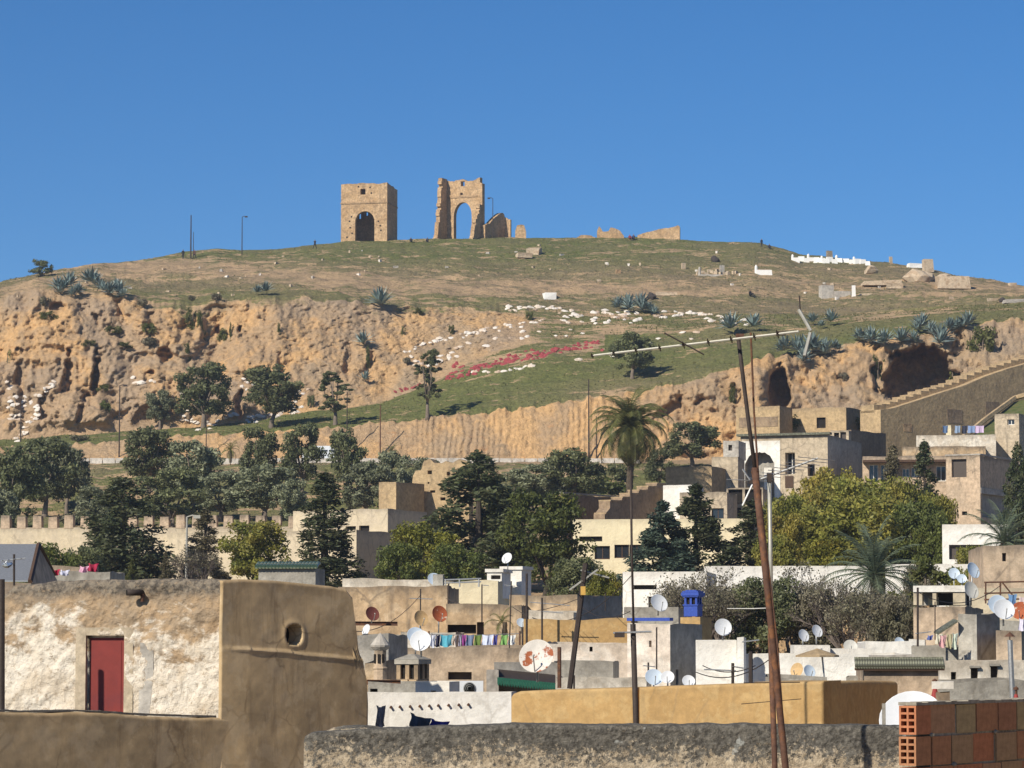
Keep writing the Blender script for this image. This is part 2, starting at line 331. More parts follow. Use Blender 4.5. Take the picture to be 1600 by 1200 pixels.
# ground cover
nA = fbm(XX / 14, YY / 7, 0, 81, 4); nB = fbm(XX / 5, YY / 2.6, 0, 83, 4)
grass = np.zeros_like(XX); rock = np.zeros_like(XX); drab = np.zeros_like(XX)
s = SEG == 7
band = np.exp(-((PY0 - (418 + 45 * ss(PX, 0, 900) - 10)) / (16 + 6 * nA)) ** 2) * (1 - .35 * ss(PX, 900, 1300))
g7 = .78 - .62 * band - .45 * (1 - ss(PX, 60, 330)) * (PY0 > crest_py + 12) + .42 * nA + .35 * nB
g7 = np.where(PY0 < 402 - .03 * np.abs(PX - 700) , np.maximum(g7, .72 + .2 * nB), g7)
grass = np.where(s, g7, grass)
drab = np.where(s, np.clip(.12 + .55 * ss(PY0, 396, 428) + .18 * ss(PX, 900, 1200) - .35 * np.exp(-((PY0 - 466) / 10) ** 2) + .5 * nA, 0, 1), drab)
s = SEG == 6; m = ss(PX, 780, 870)
grass = np.where(s, m * (.62 + .5 * nA + .3 * nB) + (1 - m) * (.05 + .42 * left * np.clip(ledge * 2.2, -1, 1) * (big < .1)), grass)
rock = np.where(s, (1 - m) * (.92 - .35 * left * np.clip(ledge, 0, 1)), rock); drab = np.where(s, .25 + .3 * nA, drab)
rock = np.where(s, rock - (1 - m) * ss(TT, .80, .97) * (.42 + .9 * nB), rock); grass = np.where(s, grass + (1 - m) * ss(TT, .80, .97) * (.35 + .8 * nA), grass)
s = SEG == 5; grass = np.where(s, .95 + .45 * nB - .5 * ss(TT, .9, 1.0) - .75 * np.clip(nA - .15, 0, 1) * ss(PX, 560, 800), grass); drab = np.where(s, np.clip(.05 + .55 * ss(PX, 650, 1000) * (.5 + nA), 0, .8), drab)
hb = s & (PX > 600) & (PX < 960); redearth = np.exp(-((PY0 - (575 - (PX - 720) * .17)) / 13) ** 2) * ((PX > 640) & (PX < 945))
grass = grass - .8 * redearth * np.isin(SEG, (5, 6)) * (.7 + nB)
s = SEG == 4; rock = np.where(s, .95, rock); grass = np.where(s, .05 + .7 * (ss(TT, .9, 1)) * (nA > 0), grass)
s = SEG == 2; grass = np.where(s, .62 + .5 * nA + .4 * nB - .5 * ss(TT, .93, 1), grass); drab = np.where(s, np.clip(.25 + .7 * nB, 0, 1), drab)
grass = np.where(SEG >= 8, .7, grass)
grass = np.where(SEG <= 1, .3, grass)
cn = fbm(XX / 11, ZZ / 7, 0, 97, 4); drab = np.where((SEG == 6) & (PX < 830), np.clip(.28 + .22 * left + 1.1 * cn, 0, 1), drab); drab = np.where(SEG == 4, np.clip((.22 + 1.0 * cn) * (.35 + .65 * ss(PX, 985, 1080)), 0, 1), drab)
mask = np.stack([np.clip(rock, 0, 1), np.clip(grass, 0, 1), np.clip(drab, 0, 1), np.ones_like(rock)], -1)
vv = np.stack([XX, YY, ZZ], -1).reshape(-1, 3)
ii = (np.arange(NR - 1)[:, None] * NC + np.arange(NC - 1)[None, :]).reshape(-1)
ff = np.stack([ii, ii + 1, ii + NC + 1, ii + NC], -1)
def np_mesh(name, verts, quads, mat, smooth=False):
    me = bpy.data.meshes.new(name); n, k = len(quads), quads.shape[1]
    me.vertices.add(len(verts)); me.vertices.foreach_set('co', np.asarray(verts, np.float32).ravel())
    me.loops.add(n * k); me.loops.foreach_set('vertex_index', np.asarray(quads, np.int32).ravel())
    me.polygons.add(n); me.polygons.foreach_set('loop_start', np.arange(0, n * k, k, dtype=np.int32))
    try: me.polygons.foreach_set('loop_total', np.full(n, k, np.int32))
    except Exception: pass
    if smooth: me.polygons.foreach_set('use_smooth', np.ones(n, bool))
    me.materials.append(mat); me.update(calc_edges=True); return me
hm = np_mesh('hill', vv, ff, hill_material(), False)
ca = hm.color_attributes.new('mask', 'FLOAT_COLOR', 'POINT'); ca.data.foreach_set('color', mask.astype(np.float32).ravel())
hill = obj('hill', hm); tag(hill, kind='structure')
def G(px, py):
    """the point of the hill seen at this pixel of the photograph"""
    i = int(np.argmin(np.abs(cols - px))); c = PYF[:, i]
    k = np.argmax(c <= py); k = max(int(k), 1)
    a, b = c[k - 1], c[k]; t = 0 if a == b else min(max((a - py) / (a - b), 0), 1)
    q = lambda A: float(A[k - 1, i] + (A[k, i] - A[k - 1, i]) * t)
    return Vector((q(XX), q(YY), q(ZZ)))
# the plain and valley floor under and beyond everything
gt = NT('valley_floor'); gcol = gt.mix(gt.ramp(gt.noise(gt.pos, .02, 6), .4, .6), (.20, .16, .10), (.11, .11, .045)); 
valley = MB().quad((-4000, -600, -14), (4000, -600, -14), (4000, 6000, -14), (-4000, 6000, -14)).build('ground', gt.done(gcol, .95)); tag(valley, kind='structure')
# road along the foot of the cutting, with its pale kerb
asph = NT('road_surface'); asphm = asph.done(asph.val((.14, .13, .12), asph.ramp(asph.noise(asph.pos, 1.5, 6), .3, .7, .8, 1.2)), .9)
rb, kb = MB(), []
rx = list(range(-300, 1010, 20))
RZ = float(lines[6][1][0]) + .25
for a, b in zip(rx, rx[1:]):
    q = lambda px, Y, z: Vector(((px - 800) / F * (Y * CP + z * SP), Y, z))
    rb.quad(q(a, 393.6, RZ), q(b, 393.6, RZ), q(b, 399.6, RZ + .1), q(a, 399.6, RZ + .1))
road = rb.build('road', asphm); tag(road, kind='structure')
kerbm = plaster('kerb_concrete', (.62, .57, .50), (.50, .46, .40), top=.1, streak=.2)
kerb = MB()
for a, b in zip(rx, rx[1:]):
    q = lambda px, Y, z: Vector(((px - 800) / F * (Y * CP + z * SP), Y, z))
    z0, z1 = RZ - .6, RZ + .28 + .05 * n1(a / 40)
    kerb.hexa([q(a + .6, 393.2, z0), q(b - .6, 393.2, z0), q(b - .6, 393.58, z0), q(a + .6, 393.58, z0), q(a + .6, 393.2, z1), q(b - .6, 393.2, z1), q(b - .6, 393.58, z1), q(a + .6, 393.58, z1)])
ko = kerb.build('road_kerb', kerbm); tag(ko, kind='structure')
# ------------------------------------------------------------------ palette
M = {}
M['tan'] = plaster('tan_render', (.52, .37, .22), (.44, .31, .185), top=.7, streak=.5, peel=.5, peelc=(.58, .45, .30))
M['tan2'] = plaster('pinkish_tan_render', (.56, .42, .29), (.48, .37, .26), top=.65, streak=.5, peel=.45, peelc=(.44, .33, .225))
M['beige'] = plaster('beige_render', (.55, .45, .32), (.47, .38, .27), top=.55, streak=.5, peel=.4, peelc=(.44, .355, .25))
M['cream'] = plaster('cream_render', (.76, .66, .44), (.72, .62, .42), top=.25, streak=.12, contrast=.08)
M['creamw'] = plaster('weathered_cream_render', (.62, .52, .36), (.56, .47, .34), top=.35, streak=.3, contrast=.14)
M['white'] = plaster('white_render', (.84, .81, .74), (.78, .74, .67), stain=(.40, .35, .28), top=.35, streak=.3, contrast=.12)
M['whiteold'] = plaster('old_whitewash', (.74, .68, .58), (.62, .54, .43), stain=(.26, .22, .17), top=.6, streak=.4, peel=.35, peelc=(.50, .39, .27))
M['pinkwhite'] = plaster('faded_pink_whitewash', (.70, .60, .50), (.60, .50, .40), stain=(.30, .25, .19), top=.4, streak=.4, peel=.4, peelc=(.74, .70, .62))
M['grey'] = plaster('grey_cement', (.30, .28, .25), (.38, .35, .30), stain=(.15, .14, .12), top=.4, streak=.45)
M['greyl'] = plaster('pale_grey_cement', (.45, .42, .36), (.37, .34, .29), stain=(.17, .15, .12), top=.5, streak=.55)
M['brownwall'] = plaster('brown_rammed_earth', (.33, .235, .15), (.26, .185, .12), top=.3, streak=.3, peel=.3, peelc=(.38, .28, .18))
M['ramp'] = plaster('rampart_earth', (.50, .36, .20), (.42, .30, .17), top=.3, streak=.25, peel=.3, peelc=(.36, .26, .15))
M['ruin'] = plaster('ruin_stonework', (.58, .395, .225), (.46, .295, .155), stain=(.22, .15, .095), top=.45, streak=.5, peel=.6, peelc=(.36, .24, .14), bump=.7, contrast=.42)
M['ochre'] = plaster('ochre_limewash', (.47, .30, .125), (.42, .265, .11), stain=(.30, .21, .11), top=.35, streak=.35, peel=.45, peelc=(.54, .38, .18), k=2.6, contrast=.18, bump=.14)
M['dark'] = flat('dark_interior_shade', (.018, .015, .013), .9)  # near-black colour standing in for the shade inside openings
M['dim'] = flat('dim_interior_shade', (.09, .075, .065), .9)  # dim colour standing in for half-shaded interiors
M['glass'] = flat('window_glass', (.02, .024, .03), .08, var=.02, spec=.6)
M['wood'] = flat('brown_wood', (.085, .05, .032), .7, var=.25, k=3)
M['frame'] = flat('white_frame', (.68, .66, .6), .6)
M['metal'] = flat('galvanised_metal', (.40, .40, .39), .45, .6, var=.15, k=8)
M['rust'] = flat('rusty_steel', (.115, .06, .04), .8, .2, var=.3, k=7, c2=(.19, .085, .04))
M['pole'] = flat('dark_pole', (.055, .042, .036), .7, .2, var=.2, k=5)
M['palew'] = flat('pale_aluminium', (.42, .40, .34), .5, .4, var=.12, k=8)
M['dishw'] = flat('white_dish_paint', (.64, .65, .66), .45, var=.06, k=3, spec=.4)
M['dishb'] = flat('pale_blue_dish_paint', (.52, .60, .68), .4, var=.06, k=3, spec=.4)
M['dishg'] = flat('aged_grey_dish_paint', (.55, .53, .47), .5, var=.1, k=3)
M['disht'] = flat('tan_dish_paint', (.55, .37, .18), .6, var=.15, k=4, c2=(.42, .22, .09), th=(.52, .7))
M['dishr'] = flat('dark_red_dish_rust', (.15, .045, .035), .75, var=.2, k=4)
M['dishrw'] = flat('rust_patched_dish', (.60, .56, .50), .6, var=.12, k=1.9, c2=(.30, .085, .03), th=(.50, .545))
M['dishrr'] = flat('mostly_rusted_dish', (.34, .09, .035), .7, var=.2, k=5, c2=(.58, .47, .36), th=(.58, .63))
M['tile'] = flat('green_glazed_tile', (.055, .10, .075), .35, var=.35, k=9, c2=(.17, .19, .13), spec=.5)
M['tiled'] = flat('mossy_roof_tile', (.10, .10, .07), .6, var=.4, k=9, c2=(.24, .24, .17))
M['greenmetal'] = flat('green_painted_tin', (.02, .10, .065), .5, var=.2, k=6)
M['blue'] = flat('cobalt_paint', (.035, .075, .34), .55, var=.18, k=6)
M['concrete'] = plaster('grey_white_concrete', (.50, .46, .40), (.42, .38, .33), top=.2, streak=.3)
M['rocklight'] = flat('pale_stone', (.47, .37, .26), .9, var=.25, k=1.2, c2=(.36, .26, .17))
M['rockdark'] = flat('dark_stone', (.055, .045, .04), .95, var=.3, k=2)
M['whitestone'] = flat('whitewashed_stone', (.78, .76, .72), .8, var=.08, k=2)
M['hide3'] = flat('tan_hide', (.50, .38, .28), .85, var=.2, k=2.2, c2=(.40, .28, .2))
M['hide2'] = flat('cream_hide', (.60, .50, .40), .85, var=.2, k=2.2, c2=(.70, .62, .54))
M['hide'] = flat('pale_hide', (.66, .60, .53), .85, var=.18, k=2.2, c2=(.55, .42, .33), th=(.55, .7))
M['redhide'] = flat('red_dyed_hide', (.28, .05, .055), .85, var=.25, k=3, c2=(.36, .10, .095))
M['bark'] = flat('grey_bark', (.17, .135, .105), .95, var=.3, k=4)
M['barkd'] = flat('dark_bark', (.06, .047, .037), .95, var=.3, k=4)
M['palmbark'] = flat('palm_bark', (.085, .065, .045), .95, var=.4, k=9)
M['twig'] = flat('grey_twigs', (.155, .125, .105), .95, var=.3, k=3)
M['olive'] = leaf('olive_leaves', (.125, .14, .062), (.18, .19, .085), (.09, .10, .046))
M['olivel'] = leaf('silvery_olive_leaves', (.19, .205, .115), (.25, .26, .155), (.13, .145, .08))
M['conifer'] = leaf('cypress_sprays', (.062, .078, .034), (.095, .105, .046), (.125, .118, .055), k=.6)
M['conifer2'] = leaf('brownish_conifer_sprays', (.125, .11, .06), (.16, .135, .075), (.09, .085, .045), k=.8)
M['coniferb'] = leaf('bluish_conifer_sprays', (.06, .09, .065), (.09, .12, .08), (.05, .068, .05), k=.8)
M['green'] = leaf('mid_green_leaves', (.12, .14, .032), (.085, .105, .028), (.18, .18, .04), k=.5)
M['yellowgreen'] = leaf('yellow_green_leaves', (.23, .22, .03), (.16, .165, .03), (.33, .27, .045), k=.5)
M['autumn'] = leaf('autumn_leaves', (.32, .26, .05), (.23, .21, .045), (.38, .25, .065), k=.4)
M['autumng'] = leaf('turning_leaves', (.20, .205, .04), (.28, .245, .05), (.12, .14, .032), k=.45)
M['drybush'] = leaf('dry_grey_leaves', (.20, .175, .12), (.15, .14, .08), (.25, .22, .15), k=.6)
M['ivy'] = leaf('hanging_shrub_leaves', (.10, .115, .03), (.14, .14, .045), None, k=.9)
M['agave'] = leaf('agave_blades', (.23, .29, .27), (.17, .23, .215), (.30, .35, .33), k=.5, trans=.05, dark=.6)
M['palm'] = leaf('palm_leaflets', (.16, .16, .05), (.12, .13, .04), (.21, .185, .065), k=.8)
M['palmb'] = leaf('bluish_palm_leaflets', (.12, .155, .10), (.155, .185, .115), None, k=.8)
M['palmdry'] = leaf('dry_palm_leaflets', (.16, .115, .06), (.12, .085, .045), None, k=.8)

# ------------------------------------------------------------------ walls with real openings
def hit(px, py, O, N):
    d = ray(px, py); return d * (Vector(O).dot(N) / d.dot(N))
def facade(mb, O, U, N, W_, z0, z1, holes, depth, jit, step=None):
    """sheet of wall with rectangular openings, their reveals, and an uneven top edge. holes: (u0,z0,u1,z1)"""
    step = step or max(W_ / 10, .35)
    us = sorted(set([0, W_] + [i * W_ / max(1, int(W_ / step)) for i in range(max(1, int(W_ / step)))] + [h[0] for h in holes] + [h[2] for h in holes]))
    zs = sorted(set([z0, z1, z1 - min(.6, (z1 - z0) / 3)] + [h[1] for h in holes] + [h[3] for h in holes]))
    us = [u for u in us if -1e-6 <= u <= W_ + 1e-6]
    def pt(u, z):
        p = Vector(O) + U * u; j = jit * n1(p.x * .9, p.y * .9, 0, 5) if z >= z1 - 1e-6 else 0
        return Vector((p.x, p.y, z + j))
    b = len(mb.v); nz = len(zs)
    for u in us:
        for z in zs: mb.v.append(tuple(pt(u, z)))
    for i in range(len(us) - 1):
        for k in range(nz - 1):
            um, zm = (us[i] + us[i + 1]) / 2, (zs[k] + zs[k + 1]) / 2
            if any(h[0] < um < h[2] and h[1] < zm < h[3] for h in holes): continue
            mb.f.append((b + i * nz + k, b + (i + 1) * nz + k, b + (i + 1) * nz + k + 1, b + i * nz + k + 1))
    for u0, a0, u1, a1 in holes:
        q = [pt(u0, a0), pt(u1, a0), pt(u1, a1 - 1e-4), pt(u0, a1 - 1e-4)]; r = [p - N * depth for p in q]
        for i in range(4): mb.quad(q[i], q[(i + 1) % 4], r[(i + 1) % 4], r[i])
def solve(C, T, px, py):
    d = ray(px, py); k = d.x / d.y; return (k * C.y - C.x) / (T.x - k * T.y)
class Blk:
    """a flat-roofed block: front from px0 to its near corner pxc, right side on to px2"""
    def __init__(s, name, label, px0, pxc, px2, yt, Y, mat, yb=None, zb=None, a=24, D=None, front=(), side=(), jit=.09, cat='house', group=None, depth=.3, roof=None, cap=None, shade_sidemat=None, W_=None):
        a = R(a); s.C = C = P(pxc, yt, Y); s.z1 = C.z
        s.z0 = zb if zb is not None else (P(pxc, yb, Y).z if yb is not None else ground_z(Y) - .6)
        s.TL = Vector((-math.cos(a), math.sin(a), 0)); s.TB = Vector((math.sin(a), math.cos(a), 0))
        s.W = W_ or solve(C, s.TL, px0, yt)
        s.D = D or (solve(C, s.TB, px2, yt) if px2 else max(3.0, s.W * .8))
        if s.D <= 0 or s.D > 40: s.D = 6.0
        s.NF = -s.TB; s.NS = -s.TL
        s.root = thing(name, (C.x, C.y, s.z0), label, cat, group)
        s.FL = Vector((C.x, C.y, 0)) + s.TL * s.W
        mb = MB(); hf = [s.fuv(h) for h in front]; hs = [s.suv(h) for h in side]
        dp = min(depth, s.D * .4, s.W * .4)
        facade(mb, s.FL, -s.TL, s.NF, s.W, s.z0, s.z1, hf, dp, jit)
        if shade_sidemat is None: facade(mb, Vector((C.x, C.y, 0)), s.TB, s.NS, s.D, s.z0, s.z1, hs, dp, jit)
        Bk = Vector((C.x, C.y, 0)) + s.TB * s.D
        facade(mb, Bk, s.TL, s.TB, s.W, s.z0, s.z1, [], dp, jit); facade(mb, s.FL + s.TB * s.D, -s.TB, s.TL, s.D, s.z0, s.z1, [], dp, jit)
        s.wall = mb.build('wall', mat, s.root)
        if shade_sidemat is not None:
            mb = MB(); facade(mb, Vector((C.x, C.y, 0)), s.TB, s.NS, s.D, s.z0, s.z1, hs, dp, jit); mb.build('side_wall', shade_sidemat, s.root)
        zr = s.z1 - .14; q = [Vector((C.x, C.y, zr)) + s.NF * -.02, None, None, None]
        c0 = Vector((C.x, C.y, zr)); MB().quad(c0, c0 + s.TB * s.D, c0 + s.TB * s.D + s.TL * s.W, c0 + s.TL * s.W).build('roof', roof or M['greyl'], s.root)
        if cap:
            e = .07; m2 = MB(); h = Vector((0, 0, .13)); c1 = Vector((C.x, C.y, s.z1 + jit * .6)) - s.TL * e - s.TB * e
            m2.obox(c1, s.TL * (s.W + 2 * e), s.TB * .3, h); m2.obox(c1 + s.TB * .302, s.TL * .3, s.TB * (s.D + 2 * e - .302), h); m2.build('coping', cap, s.root)
        for h, sp in list(zip(hf, front)): s.fit(h, sp, s.FL, -s.TL, s.NF, dp)
        for h, sp in list(zip(hs, side)): s.fit(h, sp, Vector((C.x, C.y, 0)), s.TB, s.NS, dp)
    def fuv(s, h):
        A, B = hit(h[0], h[3], s.C, s.NF), hit(h[2], h[1], s.C, s.NF); f = lambda p: (Vector((p.x, p.y, 0)) - s.FL).dot(-s.TL)
        return (max(f(A), .05), max(A.z, s.z0 + .02), min(f(B), s.W - .05), min(B.z, s.z1 - .12))
    def suv(s, h):
        A, B = hit(h[0], h[3], s.C, s.NS), hit(h[2], h[1], s.C, s.NS); f = lambda p: (Vector((p.x, p.y, 0)) - Vector((s.C.x, s.C.y, 0))).dot(s.TB)
        return (max(f(A), .05), max(A.z, s.z0 + .02), min(f(B), s.D - .05), min(B.z, s.z1 - .12))
    def fit(s, h, sp, O, U, N, dp):
        kind = sp[4] if len(sp) > 4 else 'win'
        u0, a0, u1, a1 = h; p = lambda u, z, k=0.0: Vector((O.x, O.y, 0)) + U * u + Vector((0, 0, z)) - N * k
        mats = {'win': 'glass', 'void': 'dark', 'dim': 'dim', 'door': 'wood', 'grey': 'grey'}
        if kind == 'win':
            t = min(.07, (u1 - u0) * .12); m = MB(); k = dp * .7
            for x0, x1, b0, b1 in [(u0, u0 + t, a0, a1), (u1 - t, u1, a0, a1), (u0 + t, u1 - t, a0, a0 + t), (u0 + t, u1 - t, a1 - t, a1)] + [((u0 + u1) / 2 - t / 2, (u0 + u1) / 2 + t / 2, a0 + t, a1 - t)]:
                m.obox(p(x0, b0, k), U * (x1 - x0), -N * .05, Vector((0, 0, b1 - b0)))
            w = m.build('window', M[sp[5] if len(sp) > 5 else 'wood'], s.root)
            MB().quad(p(u0, a0, k + .03), p(u1, a0, k + .03), p(u1, a1, k + .03), p(u0, a1, k + .03)).build('pane', M['glass'], w)
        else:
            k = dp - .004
            MB().quad(p(u0, a0, k), p(u1, a0, k), p(u1, a1, k), p(u0, a1, k)).build('door' if kind == 'door' else 'recess_pane', M[mats.get(kind, 'dark')], s.root)  # void and dim panes are dark sheets standing in for interior shade
    def on(s, px, py, out=0.0): return hit(px, py, s.C, s.NF) + s.NF * out
def slab(mb, O, U, N, thick, us, spans):
    """wall of vertical strips with thickness; spans(u) -> list of (z0,z1) solid stretches"""
    for a, b in zip(us, us[1:]):
        e = (b - a) * 1e-3
        for (a0, a1), (b0, b1) in zip(spans(a + e), spans(b - e)):
            f = [Vector(O) + U * a + Vector((0, 0, a0)), Vector(O) + U * b + Vector((0, 0, b0)), Vector(O) + U * b + Vector((0, 0, b1)), Vector(O) + U * a + Vector((0, 0, a1))]
            k = [p - N * thick for p in f]
            mb.add(f + k, [(0, 1, 2, 3), (5, 4, 7, 6), (3, 2, 6, 7), (1, 0, 4, 5), (0, 3, 7, 4), (2, 1, 5, 6)])
    return mb
def relief(O, U, N, us, top, bot, nv, thick, rnd, disp, ends=True, left=True):
    """weathered solid wall: a fine displaced face, rounded along the top and ends, with depth behind it"""
    us = np.array(us); T = np.array([top(u) for u in us]); t = 1 - (1 - np.linspace(0, 1, nv)) ** 1.6
    uu = np.repeat(us[:, None], nv, 1); zz = bot + (T[:, None] - bot) * t[None, :]
    dz = T[:, None] - zz; dl = uu - us[0]; dr = us[-1] - uu; e = np.minimum(dz, np.minimum(dl if left else dr, dr)) if ends else dz
    q = np.clip(1 - e / rnd, 0, 1); back = rnd * (1 - np.sqrt(np.clip(1 - q * q, 0, 1)))
    dd = disp(uu, zz) - back
    O, U, N = Vector(O), Vector(U), Vector(N)
    V = np.stack([O.x + U.x * uu + N.x * dd, O.y + U.y * uu + N.y * dd, zz], -1)
    mb = MB(); mb.v = [tuple(p) for p in V.reshape(-1, 3)]; n = len(us)
    for i in range(n - 1):
        for k in range(nv - 1): q0 = i * nv + k; mb.f.append((q0, q0 + nv, q0 + nv + 1, q0 + 1))
    rim = [0 * nv + k for k in range(nv)] + [i * nv + nv - 1 for i in range(1, n)] + [(n - 1) * nv + k for k in range(nv - 2, -1, -1)]
    b = len(mb.v)
    for r in rim: p = Vector(mb.v[r]) - N * thick; mb.v.append(tuple(p))
    for j in range(len(rim) - 1): mb.f.append((rim[j], rim[j + 1], b + j + 1, b + j))
    return mb
def rock_mesh(name, mat, seed, jag=.35, flatz=.6, n=2):
    import bmesh
    bm = bmesh.new(); bmesh.ops.create_icosphere(bm, subdivisions=n, radius=1)
    for v in bm.verts:
        k = 1 + jag * n1(v.co.x * 1.3 + seed, v.co.y * 1.3, v.co.z * 1.3, seed, 3) * 1.6; v.co = v.co * k; v.co.z *= flatz
    me = bpy.data.meshes.new(name); bm.to_mesh(me); bm.free(); me.materials.append(mat); return me

# ------------------------------------------------------------------ plants
def leaves(cl, n, size, seed, asp=.5, out=.7, droop=0.0):
    """n leaf faces spread through the clumps (centre, radii); quads with a shade of their own"""
    g = np.random.default_rng(seed); cen = np.array([c for c, r in cl], float); rad = np.array([r if hasattr(r, '__len__') else (r, r, r) for c, r in cl], float)
    w = rad.prod(1) ** .66; k = g.choice(len(cl), n, p=w / w.sum())
    d = g.normal(size=(n, 3)); d /= np.linalg.norm(d, axis=1)[:, None]; r = g.random(n) ** .45
    p = cen[k] + d * rad[k] * r[:, None]
    nrm = d * out + g.normal(size=(n, 3)) * (1 - out * .5); nrm /= np.linalg.norm(nrm, axis=1)[:, None]
    t = np.cross(nrm, g.normal(size=(n, 3))); t[:, 2] -= droop; t -= nrm * (t * nrm).sum(1)[:, None]; t /= np.linalg.norm(t, axis=1)[:, None] + 1e-9
    b = np.cross(nrm, t); L = size * (.55 + .9 * g.random(n))[:, None]
    v = np.stack([p - t * L * .5, p + b * L * .5 * asp, p + t * L * .5, p - b * L * .5 * asp], 1).reshape(-1, 3)
    return v, np.arange(4 * n).reshape(-1, 4)
def limbs(h0, cl, r0, seed, forks=7):
    g = random.Random(seed); mb = MB(); bend = g.uniform(-.25, .25)
    tp = Vector((bend, g.uniform(-.2, .2), h0)); mb.tube([(0, 0, -.6), (0, 0, .1), Vector((bend * .3, 0, h0 * .5)), tp], [r0 * 1.35, r0 * 1.1, r0 * .85, r0 * .7], 7)
    for c, r in g.sample(cl, min(forks, len(cl))):
        c = Vector(c); mid = tp.lerp(c, .5) + Vector((g.uniform(-.3, .3), g.uniform(-.3, .3), g.uniform(-.1, .5)))
        mb.tube([tp - Vector((0, 0, .15)), mid, c], [r0 * .55, r0 * .3, r0 * .12], 5)
    return mb
def broad_proto(name, seed, mat, bark, w=6.0, h=7.0, trunk=1.5, nl=4200, size=.30, nc=26, r0=.24, rr=(.45, .95)):
    g = random.Random(seed); cl = []; ch = h - trunk
    for i in range(nc):
        a = g.uniform(0, 2 * math.pi); q = g.random() ** .5; zz = g.random() ** 1.05
        wid = w / 2 * (.55 + .45 * math.sin(math.pi * min(.2 + zz * .75, 1))) * .8
        cl.append(((math.cos(a) * q * wid, math.sin(a) * q * wid, trunk + .35 + zz * (ch - .9)), [g.uniform(*rr) * x * w / 6 for x in (1, 1, .8)]))
    v, f = leaves(cl, nl, size, seed)
    return {'crown': np_mesh(name + '_crown', v, f, M[mat]), 'trunk': limbs(trunk, cl, r0, seed).mesh(name + '_trunk', M[bark], smooth=True), 'w': w, 'h': h}
def cypress_proto(name, seed, mat, w=5.0, h=12.0, nl=8000, size=.30, taper=.85, nc=90, ragged=.35, trunk=.6):
    g = random.Random(seed); cl = []
    for i in range(nc):
        z = g.random() ** 1.15; a = g.uniform(0, 2 * math.pi)
        prof = (1 - z) ** taper * (min(1, z * 6 + .45)); r = w / 2 * prof * g.uniform(.6, 1.05 + ragged * g.random())
        s = .28 + .55 * prof * w / 5
        cl.append(((math.cos(a) * r * .85, math.sin(a) * r * .85, trunk + z * (h - trunk - .3)), (s, s, s * g.uniform(.8, 1.6))))
    cl.append(((0, 0, h - .35), (.18, .18, .5)))
    v, f = leaves(cl, nl, size, seed, .42, .6, droop=-.35)
    core = MB().tube([(0, 0, -.6), (0, 0, h * .5), (0, 0, h * .9)], [.25, .14, .03], 7)
    return {'crown': np_mesh(name + '_crown', v, f, M[mat]), 'trunk': core.mesh(name + '_trunk', M['barkd']), 'w': w, 'h': h}
def recolour(pr, mat):
    q = dict(pr); q['crown'] = pr['crown'].copy(); q['crown'].materials[0] = M[mat]; return q
def tree(name, pr, px, yt, yb, wpx, label, Y=None, cat='tree', group=None, rot=None, at=None):
    base = at or (G(px, yb) if Y is None else P(px, yb, Y)); k = ppm(base.y)
    if Y is not None: base = Vector((base.x, base.y, ground_z(Y)))
    H = P(px, yt, base.y).z - base.z; sz = H / pr['h']; sx = wpx * 1.2 / k / pr['w']
    o = thing(name, base, label, cat, group); o.rotation_euler.z = rng.uniform(0, 6.28) if rot is None else rot; o.scale = (sx, sx, sz)
    obj('trunk', pr['trunk'], o); obj('crown', pr['crown'], o); return o
def twig_tree(name, px, yt, yb, wpx, Y, label, seed, leafmat=None, nl=0, depth=6, group=None, cat='tree'):
    base = P(px, yb, Y); base.z = ground_z(Y); k = ppm(Y); H = P(px, yt, Y).z - base.z; g = random.Random(seed); mb = MB(); tips = []; sx = wpx / k / H
    def grow(p, d, L, r, lv):
        q = p + d * L; m = p + d * L * .5 + Vector((g.uniform(-1, 1), g.uniform(-1, 1), g.uniform(-.3, .6))) * L * .1
        mb.tube([p, m, q], [r, r * .8, r * .6], 4 if lv < 3 else 3, cap=False)
        if lv >= depth: tips.append(q); return
        for i in range(g.choice((2, 3, 3))):
            dd = (d + Vector((g.uniform(-1, 1) * .85 * max(sx, .6), g.uniform(-1, 1) * .7, g.uniform(-.35, .65)))).normalized()
            grow(p.lerp(q, g.uniform(.55, 1)), dd, L * g.uniform(.62, .82), r * .62, lv + 1)
    for i in range(3): grow(Vector((g.uniform(-.5, .5) * sx, 0, 0)), Vector((g.uniform(-.6, .6) * sx, g.uniform(-.3, .3), 1)).normalized(), H * .30, H * .018, 0)
    o = thing(name, base, label, cat, group); obj('branches', mb.mesh('branches', M['twig']), o)
    if nl:
        v, f = leaves([(tuple(t), H * .06) for t in tips], nl * 3, .13, seed); obj('leaves', np_mesh('twig_leaves', v, f, M[leafmat]), o)
    return o
def frond_mesh(name, mat, L=2.6, nlf=26, droop=.9, wid=.55, seed=0):
    g = random.Random(seed); mb = MB(); pts = [Vector((0, 0, 0))]; ang = R(62)
    for i in range(9):
        pts.append(pts[-1] + Vector((math.cos(ang), 0, math.sin(ang))) * L / 9); ang -= droop * (.09 + .035 * i)
    mb.tube(pts, [.045 - .004 * i for i in range(10)], 4, cap=False)
    for i in range(nlf):
        t = (i + 2) / (nlf + 2) * 9; k = min(int(t), 8); p = pts[k].lerp(pts[k + 1], t - k); T = (pts[k + 1] - pts[k]).normalized()
        l = wid * math.sin(math.pi * min(.16 + .8 * i / nlf, 1)) ** .6 * g.uniform(.85, 1.1)
        for s in (-1, 1):
            d = (T * .75 + Vector((0, s, 0)) * .9 + Vector((0, 0, -.35 + g.uniform(-.15, .15)))).normalized()
            wv = T * .03; e = p + d * l
            mb.add([p - wv, p + wv, e], [(0, 1, 2)])
    return mb.mesh(name, M[mat])
